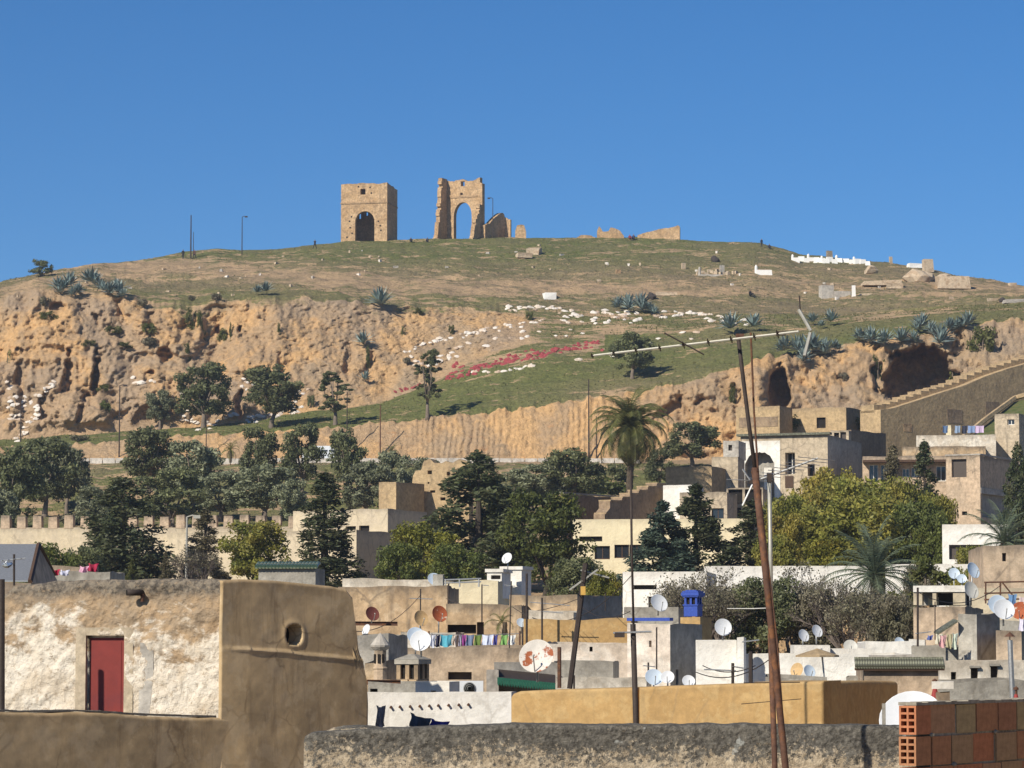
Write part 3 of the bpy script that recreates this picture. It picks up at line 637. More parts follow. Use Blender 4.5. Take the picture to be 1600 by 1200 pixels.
def palm(px, ycrown, ybase, rpx, Y, label, fm, n=44, dry=None, name='palm_tree', lo=-.9, seed=1, at=None):
    c = at or P(px, ycrown, Y); k = ppm(c.y); zb = P(px, ybase, c.y).z if Y is None else ground_z(Y); g = random.Random(seed); s = rpx / k / 2.25
    o = thing(name, (c.x, c.y, zb), label, 'palm tree'); H = c.z - zb
    m = MB(); n_ = max(8, int(H / .25)); pts, rs = [], []
    for i in range(n_ + 1):
        pts.append((c.x + .1 * math.sin(i * .2), c.y, zb - .4 + (H + .4) * i / n_)); rs.append((.25 if i % 2 else .215) * (1.15 - .25 * i / n_) * min(1.3, max(s, .35)))
    m.tube(pts, rs, 9).build('trunk', M['palmbark'], o)
    for i in range(n):
        q = (i + .5) / n; f = obj('frond', fm[i % len(fm)], o, loc=Vector((0, 0, H)) , rot=(0, R(-26 + 128 * q ** 1.05 + g.uniform(-10, 10)), i * 2.39996), scale=(s * g.uniform(.85, 1.15),) * 3)
    if dry:
        for i in range(18): obj('dry_frond', dry, o, loc=(0, 0, H - .1), rot=(0, R(104 + g.uniform(-10, 14)), i * 2.4), scale=(s * g.uniform(.85, 1.15),) * 3)
    return o
def agave_mesh(seed):
    g = random.Random(seed); mb = MB(); n = 30
    for i in range(n):
        a = i * 2.39996; el = R(12 + 72 * (i / n) ** .9 + g.uniform(-6, 6)); L = g.uniform(.8, 1.1)
        d = Vector((math.cos(a) * math.cos(el), math.sin(a) * math.cos(el), math.sin(el))); s = Vector((-math.sin(a), math.cos(a), 0)); up = d.cross(s) * -1
        p0, p1, p2 = d * .05, d * L * .5 + up * .02, d * L + Vector((0, 0, -.10 * L)); w0, w1 = .06, .085
        mb.add([p0 - s * w0, p0 + s * w0, p1 - s * w1, p1 + s * w1, p2, p1 - up * .035], [(0, 1, 5), (0, 5, 2), (1, 3, 5), (2, 5, 4), (5, 3, 4)])
    return mb.mesh('agave_rosette', M['agave'])

# ------------------------------------------------------------------ roof-top furniture
def dish(px, py, rpx, Y, label, mat='dishw', az=-25, tilt=28, post=None, arm=True, group='satellite dishes on the roofs', name='satellite_dish', ry=1.0):
    """az: degrees the bowl faces to the right of the camera (negative: left); tilt: upward"""
    c = P(px, py, Y); r = rpx / ppm(Y); a, e = R(az), R(tilt)
    ax = Vector((math.sin(a) * math.cos(e), -math.cos(a) * math.cos(e), math.sin(e)))
    zb = P(px, post, Y).z if post else c.z - r * 1.5
    bk = c - ax * r * .28
    o = thing(name, (bk.x, bk.y, zb), label, 'satellite dish', group)
    pr = [(0.02 * r, 0)] + [(r * q, .22 * r * q * q) for q in (.25, .5, .75, .92, 1.0)] + [(1.02 * r, .225 * r), (r * 1.0, .20 * r)] + [(r * q, .22 * r * q * q - .03 * r) for q in (.8, .5, .2)]
    MB().lathe(pr, 28, c - ax * .2 * r, ax).build('reflector', M[mat], o, True)
    st = MB().tube([c - ax * .2 * r, bk], .05 * r + .012, 6); st.tube([bk, Vector((bk.x, bk.y, zb))], .045 * r + .012, 7); st.build('post', M['metal'], o, True)
    if arm:
        side = ax.cross(Vector((0, 0, 1))).normalized(); dn = side.cross(ax).normalized()
        if dn.z > 0: dn = -dn
        f = c + ax * r * .75 + dn * r * .25; lo = c + dn * r * .97
        am = MB().tube([lo, f], .022 * r + .006, 5).build('feed_arm', M['metal'], o)
        MB().tube([f, f - ax * .16 * r + Vector((0, 0, .06 * r))], [.05 * r, .07 * r], 7).build('receiver', M['dishg'], am)
    return o
def pole(name, pts, Y, r, mat, label, cat='pole', group=None):
    q = [P(x, y, Y) for x, y in pts]; o = thing(name, q[-1], label, cat, group); MB().tube(q, r, 7).build('mast', M[mat], o, True); return o
def yagi(o, a, b, Y, n, span, mat='metal', tiltdir=None, r=.008, single=True, dY=0.0):
    """antenna boom from pixel a to pixel b, with cross rods"""
    A, B = P(*a, Y), P(*b, Y + dY); MB().tube([A, B], r * 1.3, 5).build('boom', M[mat], o)
    d = (B - A).normalized(); c = tiltdir or Vector((0, 1, 0)).cross(d).cross(d).normalized(); c = Vector(c)
    for i in range(n):
        p = A.lerp(B, (i + .3) / n); h = span * (1 - .35 * i / n) / 2
        MB().tube([p - c * h, p + c * h], r * .75, 4).build('element', M[mat], o)
CLOTH = {}
def cloth(px0, py0, px1, py1, Y, col, label, seed=0, sway=.06, name='hanging_cloth', group='laundry drying on the roofs', skew=0):
    key = col
    if key not in CLOTH: CLOTH[key] = flat('cloth_%d' % len(CLOTH), col, .9, var=.10, k=3)
    A, B = P(px0, py0, Y), P(px1, py0 + skew, Y); H = A.z - P(px0, py1, Y).z; mb = MB(); n, m = 14, 6; g = random.Random(seed)
    ph = g.uniform(0, 6); b = 0
    for i in range(n + 1):
        for k in range(m + 1):
            u, v = i / n, k / m; p = A.lerp(B, u); w = sway * (.25 + v) * math.sin(u * 9 + ph) + sway * .5 * math.sin(u * 21 + ph * 2) * v
            mb.v.append((p.x + .02 * math.sin(v * 5 + i), p.y + w, p.z - H * v * (1 + .05 * math.sin(u * 5 + ph)) - .03 * math.sin(math.pi * u)))
    for i in range(n):
        for k in range(m): q = i * (m + 1) + k; mb.f.append((q, q + 1, q + m + 2, q + m + 1))
    o = mb.build(name, CLOTH[key], None, True); tag(o, label, 'laundry', group); return o
def simple(name, mb, mat, label, cat, group=None, smooth=False):
    o = mb.build(name, M[mat] if isinstance(mat, str) else mat, None, smooth); return tag(o, label, cat, group)
# ------------------------------------------------------------------ the ruins on the crest
def uvp(px, py, O, U, N):
    p = hit(px, py, O, N); return (p - Vector(O)).dot(U), p.z
def jagz(a, f, s): return lambda u: a * n1(u * f, s, 0, int(s * 10) % 97, 4)
# domed-gate tower
Yt = 581; zb = G(570, 380).z - .5; a = R(12)
C = P(605, 286, Yt); TL = Vector((-math.cos(a), math.sin(a), 0)); TB = Vector((math.sin(a), math.cos(a), 0))
Wt = solve(C, TL, 533, 286); Dt = solve(C, TB, 621, 290); z1 = C.z; C0 = Vector((C.x, C.y, 0)); FL = C0 + TL * Wt
tower = thing('ruined_tomb_tower', (C.x, C.y, zb), 'square ruined stone tomb tower with one dark arched gateway on the hilltop', 'ruin')
f = lambda px, py: uvp(px, py, FL, -TL, -TB)
ua, ub = f(555, 350)[0], f(585, 350)[0]; zs, zp = f(570, 347)[1], f(570, 330)[1]; uc = (ua + ub) / 2
wu0, wu1 = f(563, 302)[0], f(571, 302)[0]; wz0, wz1 = f(567, 304)[1], f(567, 295)[1]
jt = jagz(.28, .8, 1.3)
def archz(u):
    t = min(abs(u - uc) / (ub - uc), 1); return zs + (zp - zs) * math.sqrt(max(0, 1 - t ** 2.1))
def spans(u):
    top = z1 + jt(u); lo = zb
    if ua < u < ub: lo = archz(u)
    return [(lo, wz0), (wz1, top)] if wu0 < u < wu1 else [(lo, top)]
us = sorted(set([0, Wt, wu0, wu1] + [ua + (ub - ua) * (1 - math.cos(math.pi * i / 14)) / 2 for i in range(15)] + [Wt * i / 16 for i in range(17)]))
slab(MB(), FL, -TL, -TB, 1.0, us, spans).build('front_wall', M['ruin'], tower)
us = [Dt * i / 12 for i in range(13)]; js = jagz(.35, .8, 4.1)
slab(MB(), C0 + TB * 1.002, TB, -TL, .9, [u * (Dt - 1.002) / Dt for u in us], lambda u: [(zb, z1 + js(u) - .15 * u / Dt)]).build('side_wall', M['ruin'], tower)
slab(MB(), FL + TB * Dt, -TB, TL, .9, [u * (Dt - 1.002) / Dt for u in us], lambda u: [(zb, z1 + js(u + 9))]).build('side_wall', M['ruin'], tower)
BO = FL + TB * (Dt - .9)
g = [(uvp(560, 342, BO, -TL, -TB), uvp(564, 333, BO, -TL, -TB)), (uvp(571, 337, BO, -TL, -TB), uvp(575, 331, BO, -TL, -TB))]
def bsp(u):
    for (p0, q0), (p1, q1) in g:
        if p0 < u < p1: return [(zb, q0), (q1, z1)]
    return [(zb, z1)]
slab(MB(), BO, -TL, -TB, .9, sorted([.91, Wt - .91] + [x for A_, B_ in g for x in (A_[0], B_[0])]), bsp).build('back_wall', M['ruin'], tower)
MB().obox(C0 + TL * .05 + TB * .05 + Vector((0, 0, z1 - .8)), TL * (Wt - .1), TB * (Dt - .1), Vector((0, 0, .35))).build('roof', M['ruin'], tower)
zc = f(570, 318)[1]; MB().obox(C0 + TB * -.12 + TL * -.1 + Vector((0, 0, zc)), TL * (Wt + .2), TB * .1, Vector((0, 0, .25))).obox(C0 - TL * .12 + Vector((0, 0, zc)), TL * .1, TB * Dt, Vector((0, 0, .25))).build('cornice', M['ruin'], tower)
for px, py in [(545, 347), (546, 357), (549, 366), (593, 354), (594, 361), (548, 340), (590, 347), (541, 372), (559, 293), (577, 294), (579, 303)]:
    u, z = f(px, py); MB().obox(FL + (-TL) * u - TB * .012 + Vector((0, 0, z)), -TL * .3, TB * .008, Vector((0, 0, .3))).build('putlog_shade_plate', M['dark'], tower)  # dark plates on the face stand in for shaded holes
# the taller broken gate: one wall with a see-through arch and two crumbling returns
Ya = 584; za = G(720, 376).z - .6; a = R(25); C = P(753.5, 279, Ya); TL = Vector((-math.cos(a), math.sin(a), 0)); TB = Vector((math.sin(a), math.cos(a), 0)); C0 = Vector((C.x, C.y, 0))
Wa = solve(C, TL, 690, 279); FL = C0 + TL * Wa; z1 = C.z; f = lambda px, py: uvp(px, py, FL, -TL, -TB)
gate = thing('ruined_gate', (C.x, C.y, za), 'tall broken gateway with sky showing through its pointed arch', 'ruin')
ua, ub = f(709, 340)[0], f(737, 340)[0]; zs, zp = f(723, 338)[1], f(723, 316)[1]; uc = (ua + ub) / 2
h1 = (f(720, 291), f(726, 283)); h2 = (f(719, 305), f(723, 301)); jt = jagz(.55, .9, 7.7)
def spans(u):
    top = z1 + jt(u) - (1.0 if u > Wa - .5 else 0); lo = archz(u) if ua < u < ub else za; out = [lo]
    for A_, B_ in (h2, h1):
        if A_[0] < u < B_[0]: out += [A_[1], B_[1]]
    out.append(top); return [(out[i], out[i + 1]) for i in range(0, len(out), 2)]
us = sorted(set([0, Wa, h1[0][0], h1[1][0], h2[0][0], h2[1][0], Wa - .5] + [ua + (ub - ua) * (1 - math.cos(math.pi * i / 14)) / 2 for i in range(15)] + [Wa * i / 18 for i in range(19)]))
slab(MB(), FL, -TL, -TB, 1.1, us, spans).build('arch_wall', M['ruin'], gate)
zm = za + (z1 - za)
def wing(O, lens, thick, zt, seed, name):
    """return wall projecting towards the viewer; lens(h) its broken depth at height h"""
    mb = MB(); n = 22
    for i in range(n):
        b0, b1 = za + (zt - za) * i / n, za + (zt - za) * (i + 1) / n - .004; t0 = i / n
        l0 = lens(t0) + .6 * n1(i * .9, seed, 0, 3); mb.obox(Vector((O.x, O.y, b0)), TL * thick, -TB * max(l0, .2), Vector((0, 0, b1 - b0)))
    mb.build(name, M['ruin'], gate)
wing(FL - TL * 1.2 - TB * .003, lambda t: 2.6 * (1 - t) ** 1.8 + 2.2, .8, z1 + .3, 3, 'left_return_wall')
wing(C0 - TB * .003, lambda t: 4.2 * (1 - t) ** .8 + .4, .8, za + (z1 - za) * .62, 5, 'right_return_wall')
MB().obox(C0 + TL * .95 - TB * .1 + Vector((0, 0, f(722, 309)[1])), TL * (Wa - 2.2), TB * .095, Vector((0, 0, .28))).build('string_course', M['ruin'], gate)
# broken corner beside it
a = R(-58); Cb = P(758, 372, 583); TLb = Vector((math.cos(a), -math.sin(a), 0)); Nb = Vector((-math.sin(a) * -1, -math.cos(a), 0)); Nb = Vector((TLb.y, -TLb.x, 0))
zb3 = G(775, 376).z - .6
frag = thing('ruined_wall_corner', (Cb.x, Cb.y, zb3), 'shaded broken wall corner rising to a point right of the tall gateway', 'ruin')
L_ = solve(Cb, TLb, 790, 350); pts = [(758, 352), (765, 349), (772, 341), (779, 335), (786, 332), (789, 337), (790, 343)]
zt = lambda u: float(np.interp(u, [solve(Cb, TLb, p, q) for p, q in pts], [hit(p, q, Cb, Nb).z for p, q in pts])) + .15 * n1(u * 2, 3)
slab(MB(), Vector((Cb.x, Cb.y, 0)), TLb, Nb, .9, [L_ * i / 14 for i in range(15)], lambda u: [(zb3, max(zt(u), zb3 + .2))]).build('shaded_wall', M['ruin'], frag)
E = Vector((Cb.x, Cb.y, 0)) + TLb * L_; TE = Vector((.97, -.24, 0)); zt2 = hit(793, 340, Cb, Nb).z
slab(MB(), E - TE * .2 + Vector((0, -.25, 0)), TE, Vector((-.24, -.97, 0)), .8, [0, .4, .8, 1.15], lambda u: [(zb3, zt2 - .5 * u + .3 * n1(u * 3, 8))]).build('lit_end_wall', M['ruin'], frag)
def lump(name, px, py, wpx, hpx, label, mat, seed, cat='rock', depth=1.0, sink=.25, group=None, jag=.4, at=None):
    p = at or G(px, py); k = ppm(p.y); w, h = wpx / k, hpx / k
    m = rock_mesh(name, M[mat], seed, jag, 1.0); o = obj(name, m, loc=(p.x, p.y, p.z + h * (.5 - sink)), scale=(w / 2, w / 2 * depth, h * .6)); o.rotation_euler.z = seed; tag(o, label, cat, group); return o
def ruinlet(px0, px1, pts, Y, label, seed, thick=1.2, a=0, name='ruined_wall', mat='ruin', base=None, cat='ruin'):
    """fragment of wall with a traced broken top, real thickness"""
    O = P(px0, base or pts[0][1] + 8, Y); a = R(a); U = Vector((math.cos(a), -math.sin(a), 0)); N = Vector((U.y, -U.x, 0)); z0 = O.z - .4
    xs = [solve(O, U, p, q) for p, q in pts]; zz = [hit(p, q, O, N).z for p, q in pts]; O0 = Vector((O.x, O.y, 0))
    n = max(6, int((px1 - px0) / 3)); L0, L1 = xs[0], xs[-1]
    mb = slab(MB(), O0, U, N, thick, [L0 + (L1 - L0) * i / n for i in range(n + 1)], lambda u: [(z0, max(float(np.interp(u, xs, zz)) + .12 * n1(u * 2.2, seed, 0, seed), z0 + .1))])
    return simple(name, mb, mat, label, cat)
ruinlet(805, 823, [(805, 361), (807, 352), (812, 351), (819, 352), (822, 362)], 586, 'small blocky masonry stub on the crest right of the gateway ruins', 4, 1.6, base=371)
lump('earth_mound', 878, 369, 44, 17, 'rounded reddish earth mound on the crest between ruin stubs', 'rocklight', 3, 'mound', .7)
ruinlet(933, 976, [(933, 360), (935, 353), (938, 354), (941, 362), (950, 362), (954, 355), (959, 356), (964, 358), (969, 361), (975, 369)], 588, 'low notched ruin wall with two worn stubs on the crest', 6, 1.4, base=373)
ruinlet(996, 1063, [(996, 368), (1010, 363), (1030, 358), (1050, 355), (1060, 352), (1062, 354)], 588, 'long wedge-shaped ruin wall rising to the right along the crest', 8, 2.2, a=6, base=376)
ruinlet(901, 930, [(901, 371), (908, 367), (920, 367), (930, 371)], 587, 'flat low slab of ruin wall level with the crest turf', 9, 1.4, base=374)
# slabs, stones and tombs on the upper slope
def slabstone(px, py, wpx, hpx, label, mat='rocklight', rz=.3, dep=.6, tilt=0.0, name='stone_slab', cat='stone slab', group=None, jit=.06, lift=-.15):
    p = G(px, py); k = ppm(p.y); w, h = wpx / k, hpx / k; d = w * dep; mb = MB(); g = random.Random(int(px * 7 + py))
    q = [(-w / 2, -d / 2), (w / 2, -d / 2), (w / 2, d / 2), (-w / 2, d / 2)]; j = lambda: g.uniform(-jit, jit) * w
    mb.hexa([(x + j(), y + j(), lift) for x, y in q] + [(x * .94 + j(), y * .94 + j(), h + j() * .5) for x, y in q])
    o = obj(name, mb.mesh(name, M[mat]), loc=p, rot=(tilt, 0, rz)); return tag(o, label, cat, group)
slabstone(818, 402, 26, 6, 'flat broken stone slab lying left of a tilted block on the upper turf')
slabstone(834, 397, 22, 9, 'tilted stone block beside a flat slab on the upper turf', rz=-.3, tilt=.15)
def grave(px, py, wpx, label, mat='whitestone', head=True, hpx=7, hh=15, rz=.08):
    p = G(px, py); k = ppm(p.y); w, h = wpx / k, hpx / k; o = thing('grave', p, label, 'grave'); o.rotation_euler.z = rz; OFF[o] = Vector((0, 0, 0))
    MB().hexa([(-w / 2, -.45, -.3), (w / 2, -.45, -.3), (w / 2, .45, -.3), (-w / 2, .45, -.3), (-w / 2 + .1, -.35, h), (w / 2 - .1, -.35, h), (w / 2 - .1, .35, h), (-w / 2 + .1, .35, h)]).build('tomb_bed', M[mat], o)
    if head: MB().tube([(-w / 2 - .02, 0, -.3), (-w / 2 - .02, 0, hh / k * .8), (-w / 2 - .02, 0, hh / k)], [.26, .24, .1], 8).build('headstone', M[mat], o)
    return o
grave(1195, 429, 25, 'bright white grave with a rounded headstone alone on the right upper slope')
grave(1112, 431, 38, 'stone-edged grave plot with a small white headstone and loose rubble', 'concrete', hpx=2, hh=14)
for i in range(14):
    slabstone(1090 + i * 4.6 + rng.uniform(-2, 2), 430 - rng.uniform(0, 6), 6, 4, 'small pale stone edging the rubble grave plot on the slope', 'rocklight', rz=rng.uniform(0, 3), name='rubble_stone', cat='stone', group='stones edging the grave plot')
gx = [1244, 1252, 1261, 1269, 1277, 1284, 1291, 1297, 1305, 1313, 1322, 1332, 1341, 1349, 1356]
for i, x in enumerate(gx):
    grave(x, 407 + (x - 1244) * .045 + rng.uniform(-1, 2), rng.uniform(8, 12), 'small white tomb in the crowded row along the right skyline', hpx=rng.uniform(5, 8), head=i % 3 == 0, hh=11, rz=rng.uniform(-.3, .3))['group'] = 'white tombs on the right skyline'
slabstone(1297, 414 - 9, 9, 13, 'beige upright tomb block standing above the white skyline tombs', 'beige' if 'beige' in M else 'rocklight', name='tomb_block', cat='tomb')
slabstone(1393, 412, 5, 11, 'thin worn upright stone on the right skyline', name='standing_stone', cat='stone'); slabstone(1430, 418, 24, 6, 'low white-topped tomb slab on the right skyline', 'whitestone', name='tomb_slab', cat='tomb')
slabstone(1418, 413, 3, 9, 'slim white grave marker beside the low skyline tomb', 'whitestone', name='grave_marker', cat='grave marker')
lump('boulder', 1362, 427, 24, 16, 'pointed tan boulder on the right upper slope', 'rocklight', 12)
lump('boulder', 1437, 440, 46, 24, 'large overhanging brown boulder with a pale block leaning on it', 'rocklight', 15, depth=.8); slabstone(1450, 425, 16, 20, 'pale upright block leaning on the overhanging boulder', 'rocklight', tilt=-.2, name='stone_block', cat='stone block')
lump('boulder', 1478, 438, 30, 12, 'low reddish boulder right of the overhanging one', 'rocklight', 18)
slabstone(1489, 451, 46, 20, 'big flat-topped tan stone block on the right slope', 'rocklight', rz=.1, jit=.09, name='stone_block', cat='stone block')
slabstone(1377, 446, 60, 6, 'wide earth-coloured slab roof of a sunken stone chamber', 'rocklight', rz=0, name='rock_shelf', cat='rock'); slabstone(1398, 450, 26, 7, 'long low stone beside the sunken chamber', 'rocklight', rz=0)
c_r = G(1300, 464); ck = ppm(c_r.y)
mb = MB(); mb.box((c_r.x - .9, c_r.y, c_r.z + .7), (2.0, 1.6, 2.2), .2); mb.box((c_r.x + 1.5, c_r.y, c_r.z + .25), (2.6, 1.4, 1.2), .2); simple('broken_concrete_tomb', mb, 'concrete', 'grey broken concrete tomb in two steps on the right slope', 'tomb')
slabstone(1335, 463, 6, 17, 'white upright stele right of the grey concrete tomb', 'whitestone', rz=0, name='stele', cat='stele'); slabstone(1352, 461, 22, 2, 'thin flat stone slab lying right of the white stele', 'rocklight', rz=.1)
lump('dark_boulder', 1018, 467, 18, 12, 'dark rounded stone above the agave clump on the slope', 'rockdark', 21, depth=.7); slabstone(1040, 461, 36, 3, 'long pale slab behind the dark rounded stone', 'rocklight', rz=.05)
lump('dark_boulder', 1118, 409, 11, 10, 'small dark red stone high on the right turf', 'rockdark', 22); slabstone(1129, 428, 7, 14, 'grey wedge-shaped stone standing behind the rubble grave', 'concrete', name='standing_stone', cat='stone')
slabstone(1069, 420, 6, 9, 'tan upright stone left of the rubble grave', 'rocklight', name='standing_stone', cat='stone'); slabstone(966, 427, 8, 6, 'lone brown stone on the drab turf below the notched ruin', 'ruin', name='stone', cat='stone')
lump('dark_boulder', 1566, 472, 12, 9, 'dark stone at the end of a pale kerb near the right edge', 'rockdark', 25); slabstone(1585, 473, 34, 5, 'pale kerb-like slab at the right edge of the slope', 'concrete', rz=.1); slabstone(1550, 470, 16, 4, 'small pale slab left of the dark stone near the right edge', 'rocklight', rz=.1); slabstone(1582, 447, 12, 5, 'low pale stone on the skyline at the right edge', 'rocklight')
slabstone(858, 467, 19, 9, 'bright white boulder by itself above the field of pale hides', 'whitestone', jit=.12, name='white_boulder', cat='boulder')
for i in range(70):
    x = rng.uniform(20, 1590); y = float(np.interp(x, cols, crest_py)) + rng.uniform(12, 75)
    if y < 470: slabstone(x, y, rng.uniform(3, 8), rng.uniform(1.5, 4), 'small scattered stone on the upper turf of the hill', rng.choice(('rocklight', 'rocklight', 'concrete', 'hide')), rz=rng.uniform(0, 3), name='field_stone', cat='stone', group='stones scattered over the upper turf', jit=.12)
# hides spread out to dry on the slope
def hide_mesh(seed, mat):
    g = random.Random(seed); mb = MB(); n = 9; rim = []
    for k in range(n):
        w = 2 * math.pi * k / n; r = g.uniform(.72, 1.12); rim.append((math.cos(w) * r, math.sin(w) * r * .8, g.uniform(-.12, .12)))
    mb.v = [(0, 0, .34)] + [(x * .55, y * .55, .30 + g.uniform(-.1, .12)) for x, y, z in rim] + rim + [(x * .96, y * .96, z - .14) for x, y, z in rim]
    for k in range(n):
        j = (k + 1) % n; mb.f += [(0, 1 + k, 1 + j), (1 + k, 1 + n + k, 1 + n + j, 1 + j), (1 + n + k, 1 + 2 * n + k, 1 + 2 * n + j, 1 + n + j)]
    return mb.mesh('hide', M[mat])
HW = [hide_mesh(i, ('hide', 'hide', 'hide2', 'hide', 'hide2', 'hide3', 'hide')[i % 7]) for i in range(14)]; HR = [hide_mesh(40 + i, 'redhide') for i in range(4)]
def lay(px, py, wpx, meshes, name, label, cat, group, flatk=.55):
    p = G(px, py); k = ppm(p.y); s = wpx / k / 2 * (1.05 if meshes is HW else 1.3)
    o = obj(name, rng.choice(meshes), loc=p + Vector((0, -.05, .02)), rot=(R(rng.uniform(30, 58)), R(rng.uniform(-18, 18)), rng.uniform(-.6, .6)), scale=(s * rng.uniform(.8, 1.2), s * rng.uniform(.7, 1.1), s * rng.uniform(.45, .95))); tag(o, label, cat, group)
def along(pts, n, jx, jy, w, meshes=HW, name='drying_hide', label=None, cat='hide', group=None):
    xs = [p[0] for p in pts]; d = np.concatenate([[0], np.cumsum([math.hypot(b[0] - a[0], b[1] - a[1]) for a, b in zip(pts, pts[1:])])])
    for i in range(n):
        t = d[-1] * (i + rng.uniform(0, 1)) / n; x = float(np.interp(t, d, xs)); y = float(np.interp(t, d, [p[1] for p in pts]))
        lay(x + rng.uniform(-jx, jx), y + rng.uniform(-jy, jy), rng.uniform(*w), meshes, name, label, cat, group)
gA = dict(label='pale drying hide, white as a stone, in the curved field below the turf', group='pale hides in the curved field mid-slope')
along([(628, 552), (645, 545), (680, 534), (720, 524), (770, 516), (815, 508), (850, 504)], 42, 5, 4, (6, 13), **gA)
along([(785, 484), (815, 481), (850, 477), (866, 484), (900, 492)], 26, 8, 5, (8, 14), **gA)
along([(870, 496), (905, 500), (940, 497), (975, 492), (1010, 500)], 40, 14, 9, (7, 14), **gA)
along([(1025, 492), (1060, 490), (1095, 495), (1130, 499), (1165, 503)], 30, 6, 6, (7, 14), **gA)
along([(645, 556), (655, 572), (690, 560), (712, 545), (700, 556)], 16, 10, 6, (8, 13), **gA)
along([(720, 545), (770, 530), (820, 522), (860, 522), (910, 516)], 14, 10, 6, (7, 12), **gA)
along([(735, 585), (770, 580), (800, 578), (840, 572)], 11, 5, 3, (9, 14), **gA)
along([(860, 555), (885, 550), (900, 566), (1040, 528), (1065, 530), (1080, 528), (1105, 512), (950, 558)], 10, 6, 5, (8, 13), **gA)
gB = dict(label='pale drying hide spilled down the cliff foot at the far left', group='pale hides at the left cliff foot')
along([(4, 596), (20, 610), (8, 630), (35, 635), (50, 620), (15, 655), (40, 650)], 26, 8, 6, (8, 13), **gB)
along([(88, 592), (72, 612), (60, 632), (50, 655), (38, 675), (25, 688)], 30, 5, 5, (7, 12), **gB)
gC = dict(label='pale drying hide in the heaps among the bench olives under the cliff', group='pale hides under the cliff by the olives')
along([(207, 588), (218, 600), (236, 590), (240, 594)], 7, 5, 5, (8, 13), **gC)
along([(283, 612), (286, 635), (290, 655), (310, 665)], 14, 5, 5, (8, 12), **gC)
along([(310, 668), (340, 664), (360, 652), (400, 655), (430, 650), (460, 640), (480, 636)], 30, 8, 6, (7, 12), **gC)
along([(375, 610), (395, 598), (380, 588)], 6, 5, 5, (8, 11), **gC)
along([(455, 632), (470, 615), (480, 605)], 8, 5, 5, (7, 10), **gC)
gR = dict(meshes=HR, name='red_hide', label='dark red dyed hide laid on the slope among the pale ones', group='red dyed hides on the slope')
along([(617, 611), (630, 609), (645, 607), (658, 603)], 9, 2, 2, (5, 8), **gR)
along([(692, 592), (715, 586), (740, 580), (762, 572)], 28, 6, 5, (5, 11), **gR)
along([(700, 572), (720, 570), (745, 575), (775, 565), (805, 560)], 18, 5, 4, (6, 11), **gR)
along([(780, 568), (805, 562), (830, 557), (855, 552)], 32, 7, 5, (5, 12), **gR)
along([(850, 552), (875, 547), (900, 543), (932, 538)], 34, 7, 5, (5, 12), **gR)
along([(795, 556), (830, 548), (870, 545), (955, 545)], 9, 5, 3, (6, 10), **gR)

# ------------------------------------------------------------------ agaves and shrubs
AG = [agave_mesh(i) for i in range(4)]
def agave(px, py, rpx, label, group): 
    p = G(px, py); s = rpx * 1.4 / ppm(p.y); o = obj('agave', AG[rng.randrange(4)], loc=p + Vector((0, -.5, .25 * s)), rot=(R(14), 0, rng.uniform(0, 6)), scale=(s, s, s * .95)); tag(o, label, 'agave', group)
for grp, lab, pts in [
    ('agaves on the left cliff rim', 'blue-grey agave in the clump on the far left cliff rim', [(92, 457, 17), (108, 452, 19), (122, 462, 14), (143, 448, 21), (158, 456, 15), (172, 461, 15), (186, 460, 17), (195, 466, 11)]),
    ('agaves on the rim below the lamp post', 'small blue-grey agave on the cliff rim below the lamp post', [(402, 461, 11), (417, 460, 14)]),
    ('agave above the bare cliff', 'large single agave at the top of the bare cliff', [(596, 484, 24)]),
    ('agaves in the cliff gully', 'agave growing in the gully of the bare cliff', [(569, 542, 17), (570, 598, 13)]),
    ('agaves above the pale hides', 'agave in the row above the field of pale hides', [(966, 482, 14), (983, 484, 18), (1000, 486, 20), (1016, 490, 13)]),
    ('agaves beside the pole top', 'broad agave on the slope beside the top of the rusty pole', [(1143, 522, 24), (1176, 518, 20)]),
    ('agaves on the upper right bank', 'small agave on the bank right of the long antenna', [(1270, 508, 14), (1300, 508, 17), (1283, 513, 9)]),
    ('agaves over the shaded cliff hollow', 'agave spilling over the rim beside the tall shaded cliff hollow', [(1228, 552, 19), (1248, 556, 22), (1268, 552, 22), (1288, 554, 19), (1303, 549, 13), (1256, 566, 15)]),
    ('agaves over the big cave', 'agave fringing the rim of the big dark cave on the right', [(1345, 534, 16), (1362, 538, 20), (1382, 540, 18), (1408, 538, 19), (1426, 536, 14), (1438, 517, 20), (1455, 522, 14), (1470, 538, 22), (1482, 517, 15), (1497, 515, 14), (1512, 512, 18)])]:
    for i, (x, y, r) in enumerate(pts):
        agave(x, y, r, lab, grp)
        if len(pts) > 3: agave(x + rng.uniform(-9, 9), y + rng.uniform(1, 5), r * .8, lab, grp)
def bush_mesh(seed, mat, hang=0, n=700, size=.2):
    g = random.Random(seed); cl = [((g.uniform(-.55, .55), g.uniform(-.4, .4), g.uniform(.1, .75) - hang * g.random()), g.uniform(.22, .42)) for i in range(9)]
    v, f = leaves(cl, n, size, seed); return np_mesh('bush', v, f, M[mat])
BI = [bush_mesh(1, 'ivy', .3), bush_mesh(2, 'green'), bush_mesh(3, 'olive'), bush_mesh(4, 'drybush'), bush_mesh(5, 'ivy', 1.3)]
def bush(px, py, wpx, hpx, kind, label, group=None, Y=None, name='shrub'):
    p = G(px, py) if Y is None else P(px, py, Y); k = ppm(p.y); s = wpx / k / 1.6; h = hpx / k / 1.15
    o = thing(name, p + Vector((0, -.2, 0)), label, 'shrub', group); o.scale = (s, s, h); o.rotation_euler.z = rng.uniform(0, 6); obj('foliage', BI[kind], o)
    obj('stem', STEM, o); return o
